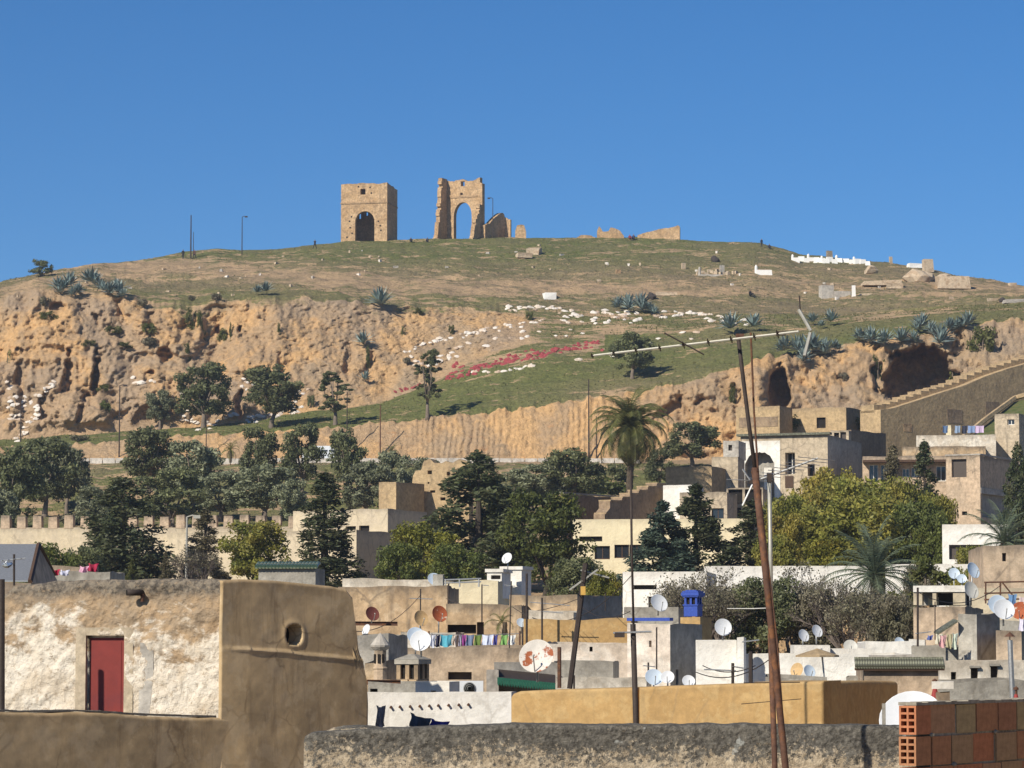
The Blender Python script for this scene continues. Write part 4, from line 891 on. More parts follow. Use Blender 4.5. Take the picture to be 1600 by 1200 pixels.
STEM = MB().tube([(0, 0, -.25), (.03, 0, .2), (-.05, .03, .5)], [.05, .04, .015], 5).mesh('shrub_stem', M['bark'])
for i, (x, y, w, h, k) in enumerate([(303, 500, 26, 30, 4), (316, 505, 20, 34, 4), (338, 470, 22, 14, 3), (362, 520, 9, 26, 4), (373, 515, 9, 18, 4), (348, 530, 22, 22, 0), (290, 548, 15, 20, 4), (12, 562, 22, 28, 4), (438, 516, 11, 20, 4), (631, 522, 10, 20, 4), (165, 640, 18, 18, 1), (829, 499, 14, 16, 0), (162, 610, 20, 12, 0), (572, 560, 14, 34, 4), (70, 478, 22, 18, 3), (225, 480, 22, 16, 3), (706, 520, 11, 16, 0), (235, 543, 30, 20, 3), (1537, 545, 44, 46, 0), (1372, 590, 30, 56, 4), (1488, 580, 32, 44, 4), (1151, 630, 26, 50, 4), (1318, 595, 18, 16, 3), (75, 497, 30, 14, 0), (180, 520, 34, 14, 0), (140, 540, 22, 12, 0), (487, 635, 12, 22, 2), (637, 570, 16, 14, 3), (125, 690, 40, 12, 3), (235, 520, 30, 20, 0), (300, 470, 16, 10, 3), (195, 543, 34, 10, 0), (655, 490, 18, 12, 0)]):
    where = 'far left of the upper cliff' if x < 120 else 'left part of the upper cliff' if x < 260 else 'middle of the upper cliff beside the small caves' if x < 400 else 'bare part of the upper cliff' if x < 700 else 'upper cliff end by the pale hides' if x < 900 else 'cliff beside the tall shaded hollow' if x < 1330 else 'rim of the big dark cave'
    bush(x, y, w, h, k, ['rounded green shrub on the ', 'bright green shrub on the ', 'olive green shrub on the ', 'dry grey-brown shrub on the ', 'trailing shrub hanging down the '][k] + where, 'shrubs on the ' + where)
t_ = broad_proto('skyline_bush', 31, 'olive', 'bark', 5, 4, .3, 1800, .34, 22, .15)
tree('skyline_bush', t_, 64, 404, 432, 40, 'lone dark bush on the left skyline', cat='bush')
# uncountable low tufts on the turf
def tufts(n, seed):
    g = np.random.default_rng(seed); vs_, fs_ = [], []; b = 0
    xs = g.uniform(0, 1600, n * 3); k = 0
    for x in xs:
        i = int(np.argmin(np.abs(cols - x))); r = g.integers(0, NR)
        if SEG[r, i] not in (2, 5, 7) and not (SEG[r, i] == 6 and x > 860): continue
        if mask[r, i, 1] < .45: continue
        p = np.array([XX[r, i], YY[r, i], ZZ[r, i]]); s = g.uniform(.10, .26)
        for j in range(5):
            a = g.uniform(0, 6.28); d = np.array([math.cos(a) * .5, math.sin(a) * .5, g.uniform(.5, 1.0)]) * s; w = np.array([-math.sin(a), math.cos(a), 0]) * s * .22
            vs_ += [p - w, p + w, p + d + w * .3, p + d - w * .3]; fs_.append((b, b + 1, b + 2, b + 3)); b += 4
        k += 1
        if k >= n: break
    o = obj('grass_tufts', np_mesh('grass_tufts', np.array(vs_), np.array(fs_), leaf('tuft_grass', (.19, .18, .07), (.14, .15, .05), (.28, .23, .12), k=.2, dark=.8)))
    tag(o, 'coarse grass tufts over the turf of the hill', 'grass', kind='stuff')
tufts(11000, 5)

# ------------------------------------------------------------------ lamp posts and people on the hill
def lamp(px, yt, yb, label, head=1, Y=None, r=.07, group='lamp posts on the hill', mat='pole', name='lamp_post'):
    b = G(px, yb) if Y is None else P(px, yb, Y); k = ppm(b.y); H = (yb - yt) / k; o = thing(name, b, label, 'lamp post' if head else 'pole', group)
    MB().tube([b - Vector((0, 0, .5)), b + Vector((0, 0, H))], [r * 1.3, r * .8], 7).build('mast', M[mat], o)
    if head:
        t = b + Vector((0, 0, H)); MB().tube([t, t + Vector((head * .4, -.1, .12)), t + Vector((head * .8, -.2, .05))], .05, 5).build('bracket', M[mat], o)
        MB().hexa([(t.x + head * .75 + x, t.y - .2 + y, t.z + z) for z in (-.12, .12) for x, y in ((-.25, -.15), (.25, -.15), (.25, .15), (-.25, .15))]).build('lamp_head', M[mat], o)
    return o
lamp(298.5, 335, 404, 'bare dark pole beside two walkers on the left skyline', 0, r=.11, name='pole'); lamp(302, 362, 404, 'leaning thin stay pole against the bare skyline pole', 0, r=.06, name='stay_pole')
lamp(378.5, 338, 398, 'lamp post with a short arm on the left skyline', 1, r=.08); lamp(771, 309, 372, 'lamp post with a lantern pointing left between the gateway and the broken corner', -1, r=.07)
lamp(187, 602, 714, 'tall lamp post with a hooked arm in front of the left cliff', 1, r=.08); lamp(33, 633, 690, 'thin lamp post low on the far left cliff foot', 0, r=.07, name='pole'); lamp(322, 648, 714, 'thin dark pole between the bench olives', 0, r=.06, name='pole')
lamp(543, 612, 716, 'thin dark pole right of the fourth bench olive', 0, r=.07, name='pole'); lamp(593.5, 632, 716, 'rusty pole in front of the smooth left end of the road cutting', 0, r=.08, mat='rust', name='pole'); lamp(920, 592, 718, 'tall dark pole before the right end of the fluted cutting', 0, r=.09, name='pole'); lamp(932, 650, 718, 'shorter pole next to the tall pole by the palm', 0, r=.07, name='pole')
CL = {}
def cm(c):
    if c not in CL: CL[c] = flat('fabric_%d' % len(CL), c, .85, var=.15, k=4)
    return CL[c]
SKIN = flat('skin', (.30, .17, .11), .6); HAIR = flat('dark_hair', (.015, .012, .01), .8)
def body_mesh(pose, top, leg):
    J = {'stand': dict(hip=.92, kneeL=(-.10, 0, .48), kneeR=(.10, .02, .48), ftL=(-.11, .02, .04), ftR=(.12, -.03, .04), hL=(-.26, -.06, .80), hR=(.27, -.02, .80), eL=(-.28, .04, 1.10), eR=(.29, .04, 1.10)),
         'walk': dict(hip=.90, kneeL=(-.22, -.02, .50), kneeR=(.16, 0, .50), ftL=(-.34, 0, .06), ftR=(.36, 0, .10), hL=(.14, -.24, .88), hR=(-.16, .22, .86), eL=(.02, -.26, 1.12), eR=(-.02, .26, 1.12)),
         'sit': dict(hip=.18, kneeL=(-.16, -.40, .46), kneeR=(.14, -.42, .48), ftL=(-.16, -.62, .05), ftR=(.16, -.66, .05), hL=(-.12, -.42, .52), hR=(.14, -.40, .54), eL=(-.28, -.14, .46), eR=(.28, -.14, .46))}[pose]
    h = J['hip']; V = [(0, 0, h), (0, .02, h + .25), (0, .0, h + .48), (0, -.01, h + .58), (0, -.03, h + .70), (0, -.03, h + .80)]; RD = [(.17, .12), (.16, .11), (.19, .11), (.06, .06), (.095, .11), (.06, .07)]
    E = [(0, 1), (1, 2), (2, 3), (3, 4), (4, 5)]
    def ad(p, r, par): V.append(p); RD.append((r, r)); E.append((par, len(V) - 1)); return len(V) - 1
    for s, k in ((-1, 'L'), (1, 'R')):
        q = ad((s * .19, 0, h + .46), .075, 2); q = ad(J['e' + k], .05, q); ad(J['h' + k], .036, q)
        q = ad((s * .10, 0, h - .06 if pose != 'sit' else h), .105, 0); q = ad(J['knee' + k], .075, q); q = ad(J['ft' + k], .05, q); f = J['ft' + k]; ad((f[0] + (-.0 if pose != 'walk' else -.12), f[1] - (.16 if pose != 'walk' else 0), max(f[2] - .01, .035)), .04, q)
    me = bpy.data.meshes.new('person_body'); me.from_pydata(V, E, []); o = bpy.data.objects.new('tmp', me); COL.objects.link(o)
    o.modifiers.new('s', 'SKIN'); sd = o.modifiers.new('u', 'SUBSURF'); sd.levels = 1
    if not me.skin_vertices: 
        bpy.context.view_layer.objects.active = o; bpy.ops.mesh.customdata_skin_add()
    for i, r in enumerate(RD): me.skin_vertices[0].data[i].radius = r
    me.skin_vertices[0].data[0].use_root = True
    dg = bpy.context.evaluated_depsgraph_get(); out = bpy.data.meshes.new_from_object(o.evaluated_get(dg)); bpy.data.objects.remove(o)
    out.materials.clear()
    for m in (cm(top), cm(leg), SKIN, HAIR): out.materials.append(m)
    for p in out.polygons:
        c = p.center; n = h + .57
        p.material_index = 3 if (c.z > n + .17 or (c.z > n + .05 and c.y > 0)) else 2 if c.z > n or (Vector(c) - Vector(J['hL'])).length < .06 or (Vector(c) - Vector(J['hR'])).length < .06 else 1 if (c.z < h + .05 and (abs(c.x) < .24 or pose != 'stand')) and not (pose == 'sit' and c.z > .56) else 0
        p.use_smooth = True
    return out
def person(px, py, pose, top, leg, label, rz=0.0, s=1.0):
    p = G(px, py); o = obj('person', body_mesh(pose, top, leg), loc=p, rot=(0, 0, rz), scale=(s, s, s)); tag(o, label, 'person', 'people on the hill'); return o
person(287, 405, 'stand', (.02, .025, .035), (.03, .035, .05), 'person in dark clothes standing left of the skyline pole', .5); person(304, 405, 'walk', (.12, .06, .05), (.03, .03, .04), 'person in a brown top walking right of the skyline pole', .3)
person(493, 389, 'walk', (.03, .03, .045), (.025, .025, .035), 'person in dark clothes walking up to the ruined tomb tower', .2, 1.0); person(521, 379, 'walk', (.30, .32, .38), (.42, .38, .32), 'person in pale grey clothes walking at the tower wall', .9)
person(642, 379, 'sit', (.025, .025, .03), (.03, .03, .03), 'person in black sitting right of the ruined tomb tower', .2); person(668, 379, 'sit', (.03, .03, .04), (.02, .02, .03), 'person in black sitting left of the tall gateway', -.2)
person(985, 375, 'sit', (.25, .04, .05), (.05, .04, .05), 'person in a red top sitting by the wedge-shaped ruin', .2, 1.1); person(991, 375, 'sit', (.03, .04, .09), (.03, .03, .05), 'person in navy sitting beside the red top on the crest', -.2, 1.15)
person(1191, 386, 'stand', (.03, .03, .04), (.03, .03, .035), 'person in dark clothes standing on the right skyline', .4, .9); person(1203, 389, 'sit', (.03, .035, .05), (.03, .03, .035), 'person in dark clothes sitting on the right skyline', .2, 1.0)
person(1172, 464, 'sit', (.02, .02, .02), (.02, .02, .02), 'person in black sitting alone on the open right slope', .8, 1.2)
# ------------------------------------------------------------------ olive trees on the bench and in the grove
OL = [broad_proto('olive_%d' % i, 50 + i, 'olive', 'bark', 6, 7, 1.5, 8000, .32, 44 + 6 * i) for i in range(3)]
OS = [recolour(p, 'olivel') for p in OL]
slim = broad_proto('slim_olive', 61, 'olive', 'bark', 4, 9, 1.9, 6500, .28, 52, .22, (.32, .62))
for (x, yt, yb, w, pr, lab) in [
    (250, 606, 670, 50, OS[0], 'small grey-green olive at the foot of the left cliff'),
    (318, 568, 668, 88, OL[1], 'dark double-crowned olive among the pale hides under the cliff'),
    (425, 566, 668, 88, OL[2], 'broad dark olive at mid-bench with its trunk in the grass'),
    (525, 576, 664, 56, slim, 'small olive with forked pale trunks left of the pole on the bench'),
    (669, 540, 652, 48, slim, 'slender tall olive alone on the green bench before the red hides'),
    (988, 516, 592, 70, OL[0], 'lone round olive on the slope below the long antenna casting a clear shadow')]:
    tree('olive_tree', pr, x, yt, yb, w, lab)
for (x, yt, yb, w, k, lab) in [
    (20, 690, 838, 90, OL[0], 'dark olive at the far left edge of the grove'), (70, 682, 808, 100, OL[1], 'tall dark olive second from the left edge of the grove'), (105, 690, 802, 70, OS[2], 'grey-green olive with a thick trunk on the left terrace'),
    (233, 662, 770, 84, OL[2], 'rounded dark olive just right of the tall lamp post'), (300, 682, 800, 92, OS[0], 'broad silvery olive in the middle of the grove'), (268, 730, 832, 110, OL[1], 'low spreading dark olive behind the crenellated wall'),
    (345, 735, 815, 80, OS[1], 'small silvery olive low in the grove'), (405, 662, 770, 62, OL[0], 'upright dark olive left of the white van'), (415, 722, 815, 110, OS[2], 'wide silvery olive below the road left of centre'),
    (472, 660, 772, 66, OL[1], 'large dark olive in front of the white van on the road'), (540, 664, 780, 60, OL[2], 'dark olive just right of the white van'), (575, 715, 815, 80, OS[0], 'silvery olive left of the earth tower'),
    (615, 705, 800, 66, OS[1], 'grey olive behind the earth tower'), (660, 712, 780, 56, OS[2], 'small silvery olive behind the ruined earth wall'), (830, 722, 800, 90, OS[0], 'silvery olive right of the big cypress'),
    (895, 696, 795, 100, OL[2], 'big dark rounded olive left of the palm'), (1082, 655, 730, 84, OL[0], 'dense dark olive below the broken cliff right of the palm'), (1030, 700, 765, 44, OL[1], 'small dark olive beside the palm trunk'),
    (150, 760, 840, 70, OS[1], 'pale low olive behind the left battlements'), (455, 745, 830, 60, OS[0], 'low grey olive behind the flat-roofed cream house'), (0, 760, 850, 60, OS[2], 'silvery olive cut by the left frame edge')]:
    tree('olive_tree', k, x, yt, yb, w, lab, group='olives of the grove')
bush(30, 840, 70, 30, 2, 'dark olive shrub at the far left behind the battlements'); bush(120, 820, 60, 22, 3, 'dry shrub on the left terrace'); bush(950, 770, 60, 30, 1, 'bright green shrub left of the palm trunk'); bush(965, 750, 40, 30, 2, 'olive green shrub at the palm foot'); bush(1195, 640, 1, 1, 2, 'tiny shrub') if False else None
for i, (x, y, w, h, k) in enumerate([(1240, 668, 50, 30, 1), (1290, 672, 60, 34, 1), (1312, 668, 34, 30, 2), (1345, 672, 40, 24, 1)]):
    bush(x, y, w, h, k, ['leafy green shrub left under the small rampart arch', 'wide green shrub under the small rampart arch', 'upright olive shrub right of the small rampart arch', 'low green shrub at the shaded rampart corner'][i], Y=352)
FP = [frond_mesh('palm_frond_%d' % i, 'palm', 2.8, 34, d, .62, i) for i, d in enumerate((.75, 1.0, 1.3))]
FB = [frond_mesh('bluish_frond_%d' % i, 'palmb', 2.9, 28, d, .6, 9 + i) for i, d in enumerate((.45, .6, .75))]
FD = frond_mesh('dry_frond', 'palmdry', 2.4, 20, 1.0, .4, 5)
palm(985, 668, 905, 60, 272, 'tall date palm with a drooping crown standing before the road cutting', FP, 84, FD, seed=3)
sp = G(612, 722); palm(612, 706, 722, 15, None, 'tiny palm at the roadside below the smooth cutting', FP, 16, None, seed=5, at=P(612, 706, 391)); palm(360, 703, 718, 17, None, 'tiny palm at the roadside left of the upright olive', FP, 16, None, seed=6, at=P(360, 703, 391))
# ------------------------------------------------------------------ white van on the road
def van(px, Y, label):
    zb = RZ + .08; c = P(px, 700, Y); v = thing('parked_van', (c.x, Y, zb), label, 'van'); W2, L = .9, 4.6; o = Vector((c.x, Y, zb))
    white = flat('van_paint', (.72, .74, .76), .3, var=.03, spec=.5)
    sec = [(-2.3, .45, .95), (-2.28, .45, 1.05), (-1.55, .4, 1.15), (-1.0, .38, 1.88), (-.7, .38, 1.95), (2.2, .38, 1.95), (2.3, .42, 1.6)]
    m = MB()
    for (x0, a0, b0), (x1, a1, b1) in zip(sec, sec[1:]):
        m.hexa([o + Vector(q) for q in [(x0, -W2, a0), (x1, -W2, a1), (x1, W2, a1), (x0, W2, a0), (x0, -W2 * .92, b0), (x1, -W2 * .92, b1), (x1, W2 * .92, b1), (x0, W2 * .92, b0)]])
    m.build('body', white, v)
    for x0, x1 in ((-.95, -.1), (.05, .95), (1.1, 1.95)): MB().obox(o + Vector((x0, -W2 * .975, 1.2)), (x1 - x0, 0, 0), (0, .03, 0), (0, .06, .55)).build('window', M['glass'], v)
    for x in (-1.5, 1.4):
        for s in (-1, 1):
            w = MB().lathe([(.02, 0), (.33, 0), (.35, .05), (.35, .17), (.33, .22), (.02, .22)], 14, o + Vector((x, s * .75 + (-.11), .34)), Vector((0, 1, 0))).build('wheel', M['pole'], v)
            MB().lathe([(.02, 0), (.2, 0), (.18, .02), (.02, .02)], 10, o + Vector((x, s * .75 + (-.13 if s < 0 else .12), .34)), Vector((0, 1, 0))).build('rim', M['metal'], w)
    for z in (.98,): MB().box(o + Vector((-2.29, -.6, .8)), (.04, .3, .2)).build('headlight', M['glass'], v)
    MB().obox(o + Vector((-2.36, -.85, .35)), (.1, 0, 0), (0, 1.7, 0), (0, 0, .25)).build('bumper', M['pole'], v)
van(501, 397, 'white van parked on the road behind the large dark olive')
# ------------------------------------------------------------------ battlemented wall
def battlement():
    Yw = 272; a = R(4.5); C = P(470, 823, Yw); TL = Vector((-math.cos(a), math.sin(a), 0)); N = Vector((-math.sin(a), -math.cos(a), 0)); z0 = ground_z(Yw) - 3; C0 = Vector((C.x, C.y, 0))
    w = thing('battlement_wall', (C.x, C.y, z0), 'long cream crenellated rampart with square merlons at the foot of the grove', 'wall'); L = solve(C, TL, -90, 838)
    FLw = C0 + TL * L; slab(MB(), FLw, -TL, N, 1.0, [L * i / 30 for i in range(31)], lambda u: [(z0, C.z + .08 * n1(u * .6, 2))]).build('wall', M['creamw'], w)
    t = .35; i = 0
    while t < L - 1.2:
        p = C0 + TL * t + Vector((0, 0, C.z - .1)); hh = 1.1 + .12 * n1(i * 1.7, 4); ww = .8 + .06 * n1(i * 2.3, 9); k = .1
        b = [p + N * .03, p + TL * ww + N * .03, p + TL * ww - N * .93, p - N * .93]; cc = sum(b, Vector()) / 4
        MB().hexa([b[1], b[0], b[3], b[2]] + [q.lerp(cc, .08) + Vector((0, 0, hh + .06 * n1(i, j))) for j, q in enumerate((b[1], b[0], b[3], b[2]))]).build('merlon', M['tan2'], w); t += 1.42; i += 1
battlement()
def strip_house(*a, **k): return Blk(*a, **k)
# left: flat-roofed houses and the earth tower
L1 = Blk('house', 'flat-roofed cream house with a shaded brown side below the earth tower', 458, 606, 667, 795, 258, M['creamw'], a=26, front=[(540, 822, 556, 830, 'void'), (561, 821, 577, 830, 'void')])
L2 = Blk('house', 'long pale house with a dark grey shaded end left of the yellow-green trees', 255, 557, 619, 828, 240, M['creamw'], a=22, D=9, front=[(300, 880, 316, 900, 'win')])
T1 = Blk('earth_tower', 'square rammed-earth tower with a shaded right side', 592, 619, 663, 753, 284, M['ramp'], zb=4, a=30, cat='tower', jit=.08)
def ruin_keep():
    Y = 288; a = R(16); C = P(733, 722, Y); TL = Vector((-math.cos(a), math.sin(a), 0)); N = Vector((-math.sin(a), -math.cos(a), 0)); C0 = Vector((C.x, C.y, 0)); L = solve(C, TL, 643, 735); FLr = C0 + TL * L; z0 = 5
    r = thing('ruined_earth_wall', (C.x, C.y, z0), 'ruined rammed-earth wall with a lumpy broken top and putlog holes', 'ruin')
    pts = [(643, 760), (645, 740), (650, 735), (658, 735), (662, 722), (672, 720), (690, 722), (710, 720), (728, 719), (733, 721)]; f = lambda px, py: uvp(px, py, FLr, -TL, N)
    xs = [f(*p)[0] for p in pts]; zz = [f(*p)[1] for p in pts]; us = [L * i / 40 for i in range(41)]
    hol = [(f(670 - 2, 741), f(675, 735)), (f(698, 743), f(703, 737)), (f(672, 770), f(680, 766)), (f(657, 783), f(664, 779)), (f(688, 782), f(696, 777)), (f(668, 756), f(671, 753))]
    def sp(u):
        cuts = sorted([(A_[1], B_[1]) for A_, B_ in hol if A_[0] < u < B_[0]]); o = [z0]
        for c in cuts: o += list(c)
        o.append(float(np.interp(u, xs, zz)) + .55 * n1(u * 1.3, 3, 0, 4, 4)); return [(o[i], o[i + 1]) for i in range(0, len(o), 2)]
    us = sorted(set(us + [x for A_, B_ in hol for x in (A_[0], B_[0])])); slab(MB(), FLr, -TL, N, 1.3, us, sp).build('wall', M['ramp'], r)
    bk = FLr - N * 1.305; MB().obox(Vector((bk.x, bk.y, z0)) + TL * -.1, -TL * (L - .2), -N * .3, Vector((0, 0, C.z - z0 - 3))).build('inner_wall', M['brownwall'], r)
ruin_keep()
# centre: shaded walls and the cream school-like block
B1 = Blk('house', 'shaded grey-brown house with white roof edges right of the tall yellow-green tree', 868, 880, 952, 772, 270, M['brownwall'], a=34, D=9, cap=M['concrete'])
mb = MB(); Y0 = 262
B2 = Blk('cream_building', 'long cream modern building with a dark band of windows behind the palm', 895, 1168, None, 810, 244, M['cream'], a=9, D=9, front=[(905, 838, 941, 846, 'void'), (929, 853, 953, 874, 'win', 'wood'), (960, 851, 983, 872, 'win', 'wood'), (983.5, 851, 1006, 872, 'win', 'wood'), (1128, 846, 1150, 866, 'void')], jit=.0)
def stairwall():
    """stepped brown wall climbing to the right, its steps coloured paler for the sun on them"""
    O = P(945, 815, 262); a = R(-57); U = Vector((math.cos(a), -math.sin(a), 0)); N = Vector((U.y, -U.x, 0)); O0 = Vector((O.x, O.y, 0)); z0 = ground_z(262) - 1
    w = thing('stepped_wall', (O.x, O.y, z0), 'dark brown stepped wall climbing right behind the palm trunk', 'wall')
    pts = [(945, 803), (946, 803), (953, 803), (953.1, 783), (972, 783), (972.1, 778), (985, 778), (985.1, 772), (998, 772), (998.1, 767), (1012, 767), (1012.1, 761), (1026, 761), (1026.1, 756), (1040, 756)]
    xs = [solve(O, U, *p) for p in pts]; zz = [hit(*p, O, N).z for p in pts]
    us = sorted(set([(xs[i] + xs[i + 1]) / 2 if abs(xs[i + 1] - xs[i]) < .05 else xs[i] for i in range(len(xs) - 1)] + [xs[-1]]))
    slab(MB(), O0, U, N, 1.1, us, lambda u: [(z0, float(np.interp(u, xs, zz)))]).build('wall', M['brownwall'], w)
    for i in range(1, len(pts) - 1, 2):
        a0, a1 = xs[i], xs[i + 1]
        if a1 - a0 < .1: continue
        MB().obox(O0 + U * (a0 + .02) + Vector((0, 0, zz[i] + .004)) + N * .05, U * (a1 - a0 - .04), -N * 1.2, Vector((0, 0, .12))).build('step', M['ramp'], w)  # steps in paler earth: sunlight painted into their colour
stairwall()
# ------------------------------------------------------------------ houses on the right-hand slope
HB = dict(zb=8)
white_wall = Blk('house', 'bright white wall of a house above the two front conifers', 1036, 1083, None, 757, 268, M['white'], zb=6, a=14, D=5)
Blk('house', 'beige unfinished house with open dark floors left of the arch house', 1062, 1136, None, 769, 266, M['beige'], zb=4, a=14, D=5, front=[(1112, 794, 1131, 811, 'win', 'wood')])
Blk('house', 'terraced tan house stepping up beside the white wall', 1040, 1112, 1120, 728, 276, M['ramp'], zb=8, a=20, D=8)
Blk('house', 'beige cube house with a cracked front left of the arch house', 1112, 1153, None, 713, 280, M['beige'], zb=8, a=10, D=6, front=[(1127, 752, 1134, 764, 'dim')])
Blk('rooftop_room', 'small pale cement box on the roof left of the white arch', 1130, 1154, 1158, 688, 288, M['concrete'], yb=716, a=14, D=4, cat='rooftop room', front=[(1138, 695, 1144, 704, 'dim')])
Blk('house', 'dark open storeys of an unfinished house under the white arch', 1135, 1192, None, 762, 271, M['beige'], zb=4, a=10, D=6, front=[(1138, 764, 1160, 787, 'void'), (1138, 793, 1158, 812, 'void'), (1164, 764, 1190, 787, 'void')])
def arch_house():
    Y = 292; B = Blk('arch_house', 'house with a tall white scalloped arch at left and a green roof edge', 1157, 1293, 1346, 679, Y, M['beige'], zb=9, a=20, shade_sidemat=M['greyl'], front=[(1163, 706, 1211, 780, 'grey'), (1227, 707, 1242, 741, 'win', 'frame'), (1262, 725, 1273, 744, 'win', 'wood'), (1214, 706, 1218, 745, 'dim')], depth=1.2, jit=.02)  # grey side wall: its shade is painted into the colour
    # white surround cut to a pointed, scalloped arch
    u = lambda px, py: B.fuv((px, py, px + .01, py + .01))
    O = B.FL + B.NF * .05; f = lambda px, py: uvp(px, py, O, -B.TL, B.NF)
    u0, u1 = f(1158, 740)[0], f(1219, 740)[0]; a0, a1 = f(1164, 740)[0], f(1210, 740)[0]; zc, zsg, ztop, zbt = f(1187, 706)[1], f(1187, 724)[1], f(1187, 689)[1], f(1187, 782)[1]; uc_ = (a0 + a1) / 2
    def sp(x):
        if a0 < x < a1:
            t = abs(x - uc_) / (a1 - uc_); lo = zsg + (zc - zsg) * max(0, 1 - t ** 3.2) - .10 * abs(math.sin(t * 9)); return [(lo, ztop)]
        return [(zbt, ztop)]
    slab(MB(), O, -B.TL, B.NF, .045, sorted(set([u0, u1] + [a0 + (a1 - a0) * i / 22 for i in range(23)])), sp).build('arch_surround', M['white'], B.root)
    e = B.FL + Vector((0, 0, B.z1)); MB().obox(e + B.NF * .35 + B.TL * .3, -B.TL * (B.W + .6), -B.NF * .9, Vector((0, 0, .22))).build('green_roof_edge', M['tiled'], B.root)
    MB().obox(B.on(1227, 762) + B.NF * .02 - Vector((0, 0, 0)), -B.TL * .8, B.NF * .05, Vector((0, 0, 1.1))).build('wooden_panel', M['wood'], B.root)
    p = B.on(1190, 776, -1.0); MB().obox(p, -B.TL * .75, B.NF * .06, Vector((0, 0, 2.8))).build('white_doorway', M['white'], B.root)  # plain white panel set inside the arch opening
arch_house()
Blk('rooftop_room', 'low cream rooftop block with a dark opening behind the arch house', 1298, 1326, 1332, 672, 305, M['beige'], yb=700, a=20, D=5, front=[(1303, 676, 1311, 686, 'void'), (1313, 675, 1322, 690, 'dim')], cat='rooftop room')
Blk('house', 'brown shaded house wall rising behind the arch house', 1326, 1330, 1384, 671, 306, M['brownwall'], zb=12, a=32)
R1_ = Blk('rampart_tower', 'tan rampart block with a darker band right of the rusty pole', 1150, 1218, 1238, 634, 345, M['ramp'], zb=18, a=24, cat='rampart', jit=.12)
e = R1_.on(1155, 668, .02); MB().obox(e, -R1_.TL * (R1_.W - .6), R1_.NF * .02, Vector((0, 0, 1.1))).build('dark_band', M['brownwall'], R1_.root)
R2_ = Blk('rampart_section', 'sunlit rampart section with a small round arch above the green shrubs', 1236, 1322, 1402, 636, 348, M['ramp'], zb=18, a=24, cat='rampart', jit=.12, front=[(1276, 652, 1290, 669, 'void')])
def ramp_wall():
    """long shaded rampart climbing the slope to the right, its stepped top in the sun"""
    O = P(1376, 645, 340); a = R(-38); U = Vector((math.cos(a), -math.sin(a), 0)); N = Vector((U.y, -U.x, 0)); O0 = Vector((O.x, O.y, 0)); z0 = 17
    w = thing('climbing_rampart', (O.x, O.y, z0), 'long shaded rampart climbing to the right with a sunlit stepped top', 'wall')
    top = [(1376, 640), (1395, 638), (1420, 630), (1445, 622), (1475, 612), (1505, 603), (1540, 588), (1575, 576), (1600, 569), (1680, 546)]
    xs = [solve(O, U, *p) for p in top]; zz = [hit(*p, O, N).z for p in top]; L = xs[-1]; n = 26
    us = [L * i / (n * 3) for i in range(n * 3 + 1)]
    slab(MB(), O0, U, N, 3.2, us, lambda u: [(z0, float(np.interp(u, xs, zz)))]).build('wall', M['ramp'], w)
    for i in range(n):
        a0, a1 = L * i / n, L * (i + 1) / n - .01; zt = float(np.interp((a0 + a1) / 2, xs, zz)); zl = float(np.interp(a0, xs, zz)) - .25
        q = O0 + U * a0 - N * 1.0; MB().obox(Vector((q.x, q.y, zl)), U * (a1 - a0), -N * 2.1, Vector((0, 0, zt - zl + .55 + .12 * n1(i * 1.3, 2)))).build('step', M['ramp'], w)
    for px, py, ww, hh in [(1480, 650, 34, 22), (1412, 668, 18, 12), (1540, 640, 30, 26)]:
        p = hit(px, py + hh / 2, O, N); k = ppm(p.y); MB().obox(p + N * .03, U * (ww / k), -N * .02, Vector((0, 0, hh / k))).build('patched_masonry', M['brownwall'] if px != 1412 else M['ruin'], w)
ramp_wall()
gb = thing('grass_bank', P(1560, 690, 322), 'steep green bank with a pale kerb between the rampart and the right-edge house', 'bank')
A_, B_, C_, D_ = P(1495, 700, 316), P(1720, 690, 316), P(1720, 600, 334), P(1585, 628, 336)
mb = MB(); n = 12
for i in range(n + 1):
    for k in range(n + 1):
        p = A_.lerp(B_, i / n).lerp(D_.lerp(C_, i / n), k / n); mb.v.append((p.x, p.y, p.z + .15 * n1(p.x * .6, p.y * .6)))
for i in range(n):
    for k in range(n): q = i * (n + 1) + k; mb.f.append((q, q + n + 1, q + n + 2, q + 1))
gm = NT('bank_grass'); gmm = gm.bump(gm.noise(gm.pos, 2, 5), .5, .2).done(gm.mix(gm.ramp(gm.noise(gm.pos, 1.0, 6), .4, .6), (.075, .10, .025), (.12, .12, .045)), .95)
mb.build('turf', gmm, gb); MB().tube([A_ + Vector((-.3, -.2, .3)), A_.lerp(D_, .5) + Vector((-.2, -.3, .45)), D_ + Vector((0, -.3, .4)), C_.lerp(D_, .6) + Vector((0, -.3, .7))], .3, 5).build('kerb', M['ramp'], gb)
Blk('house', 'beige roof-top house with one small framed window at the right edge', 1554, 1592, 1680, 646, 300, M['beige'], zb=12, a=26, front=[(1574, 655, 1585, 664, 'win', 'frame')])
W1 = Blk('house', 'streaked white terrace wall with laundry above it at the right', 1432, 1556, None, 679, 296, M['whiteold'], zb=12, a=7, D=6)
for i, (x0, x1, y1, c, l) in enumerate([(1473, 1481, 676, (.10, .16, .28), 'small blue cloth at the left end of the hillside laundry line'), (1492, 1500, 676, (.25, .33, .45), 'pale blue cloth on the hillside laundry line'), (1503, 1511, 677, (.04, .045, .07), 'dark navy cloth on the hillside laundry line'), (1512, 1523, 676, (.22, .30, .48), 'mid blue sheet on the hillside laundry line'), (1524, 1537, 676, (.58, .44, .60), 'pink and lilac sheet at the right end of the hillside laundry line')]):
    cloth(x0, 665, x1, y1, 298, c, l, i, .05)
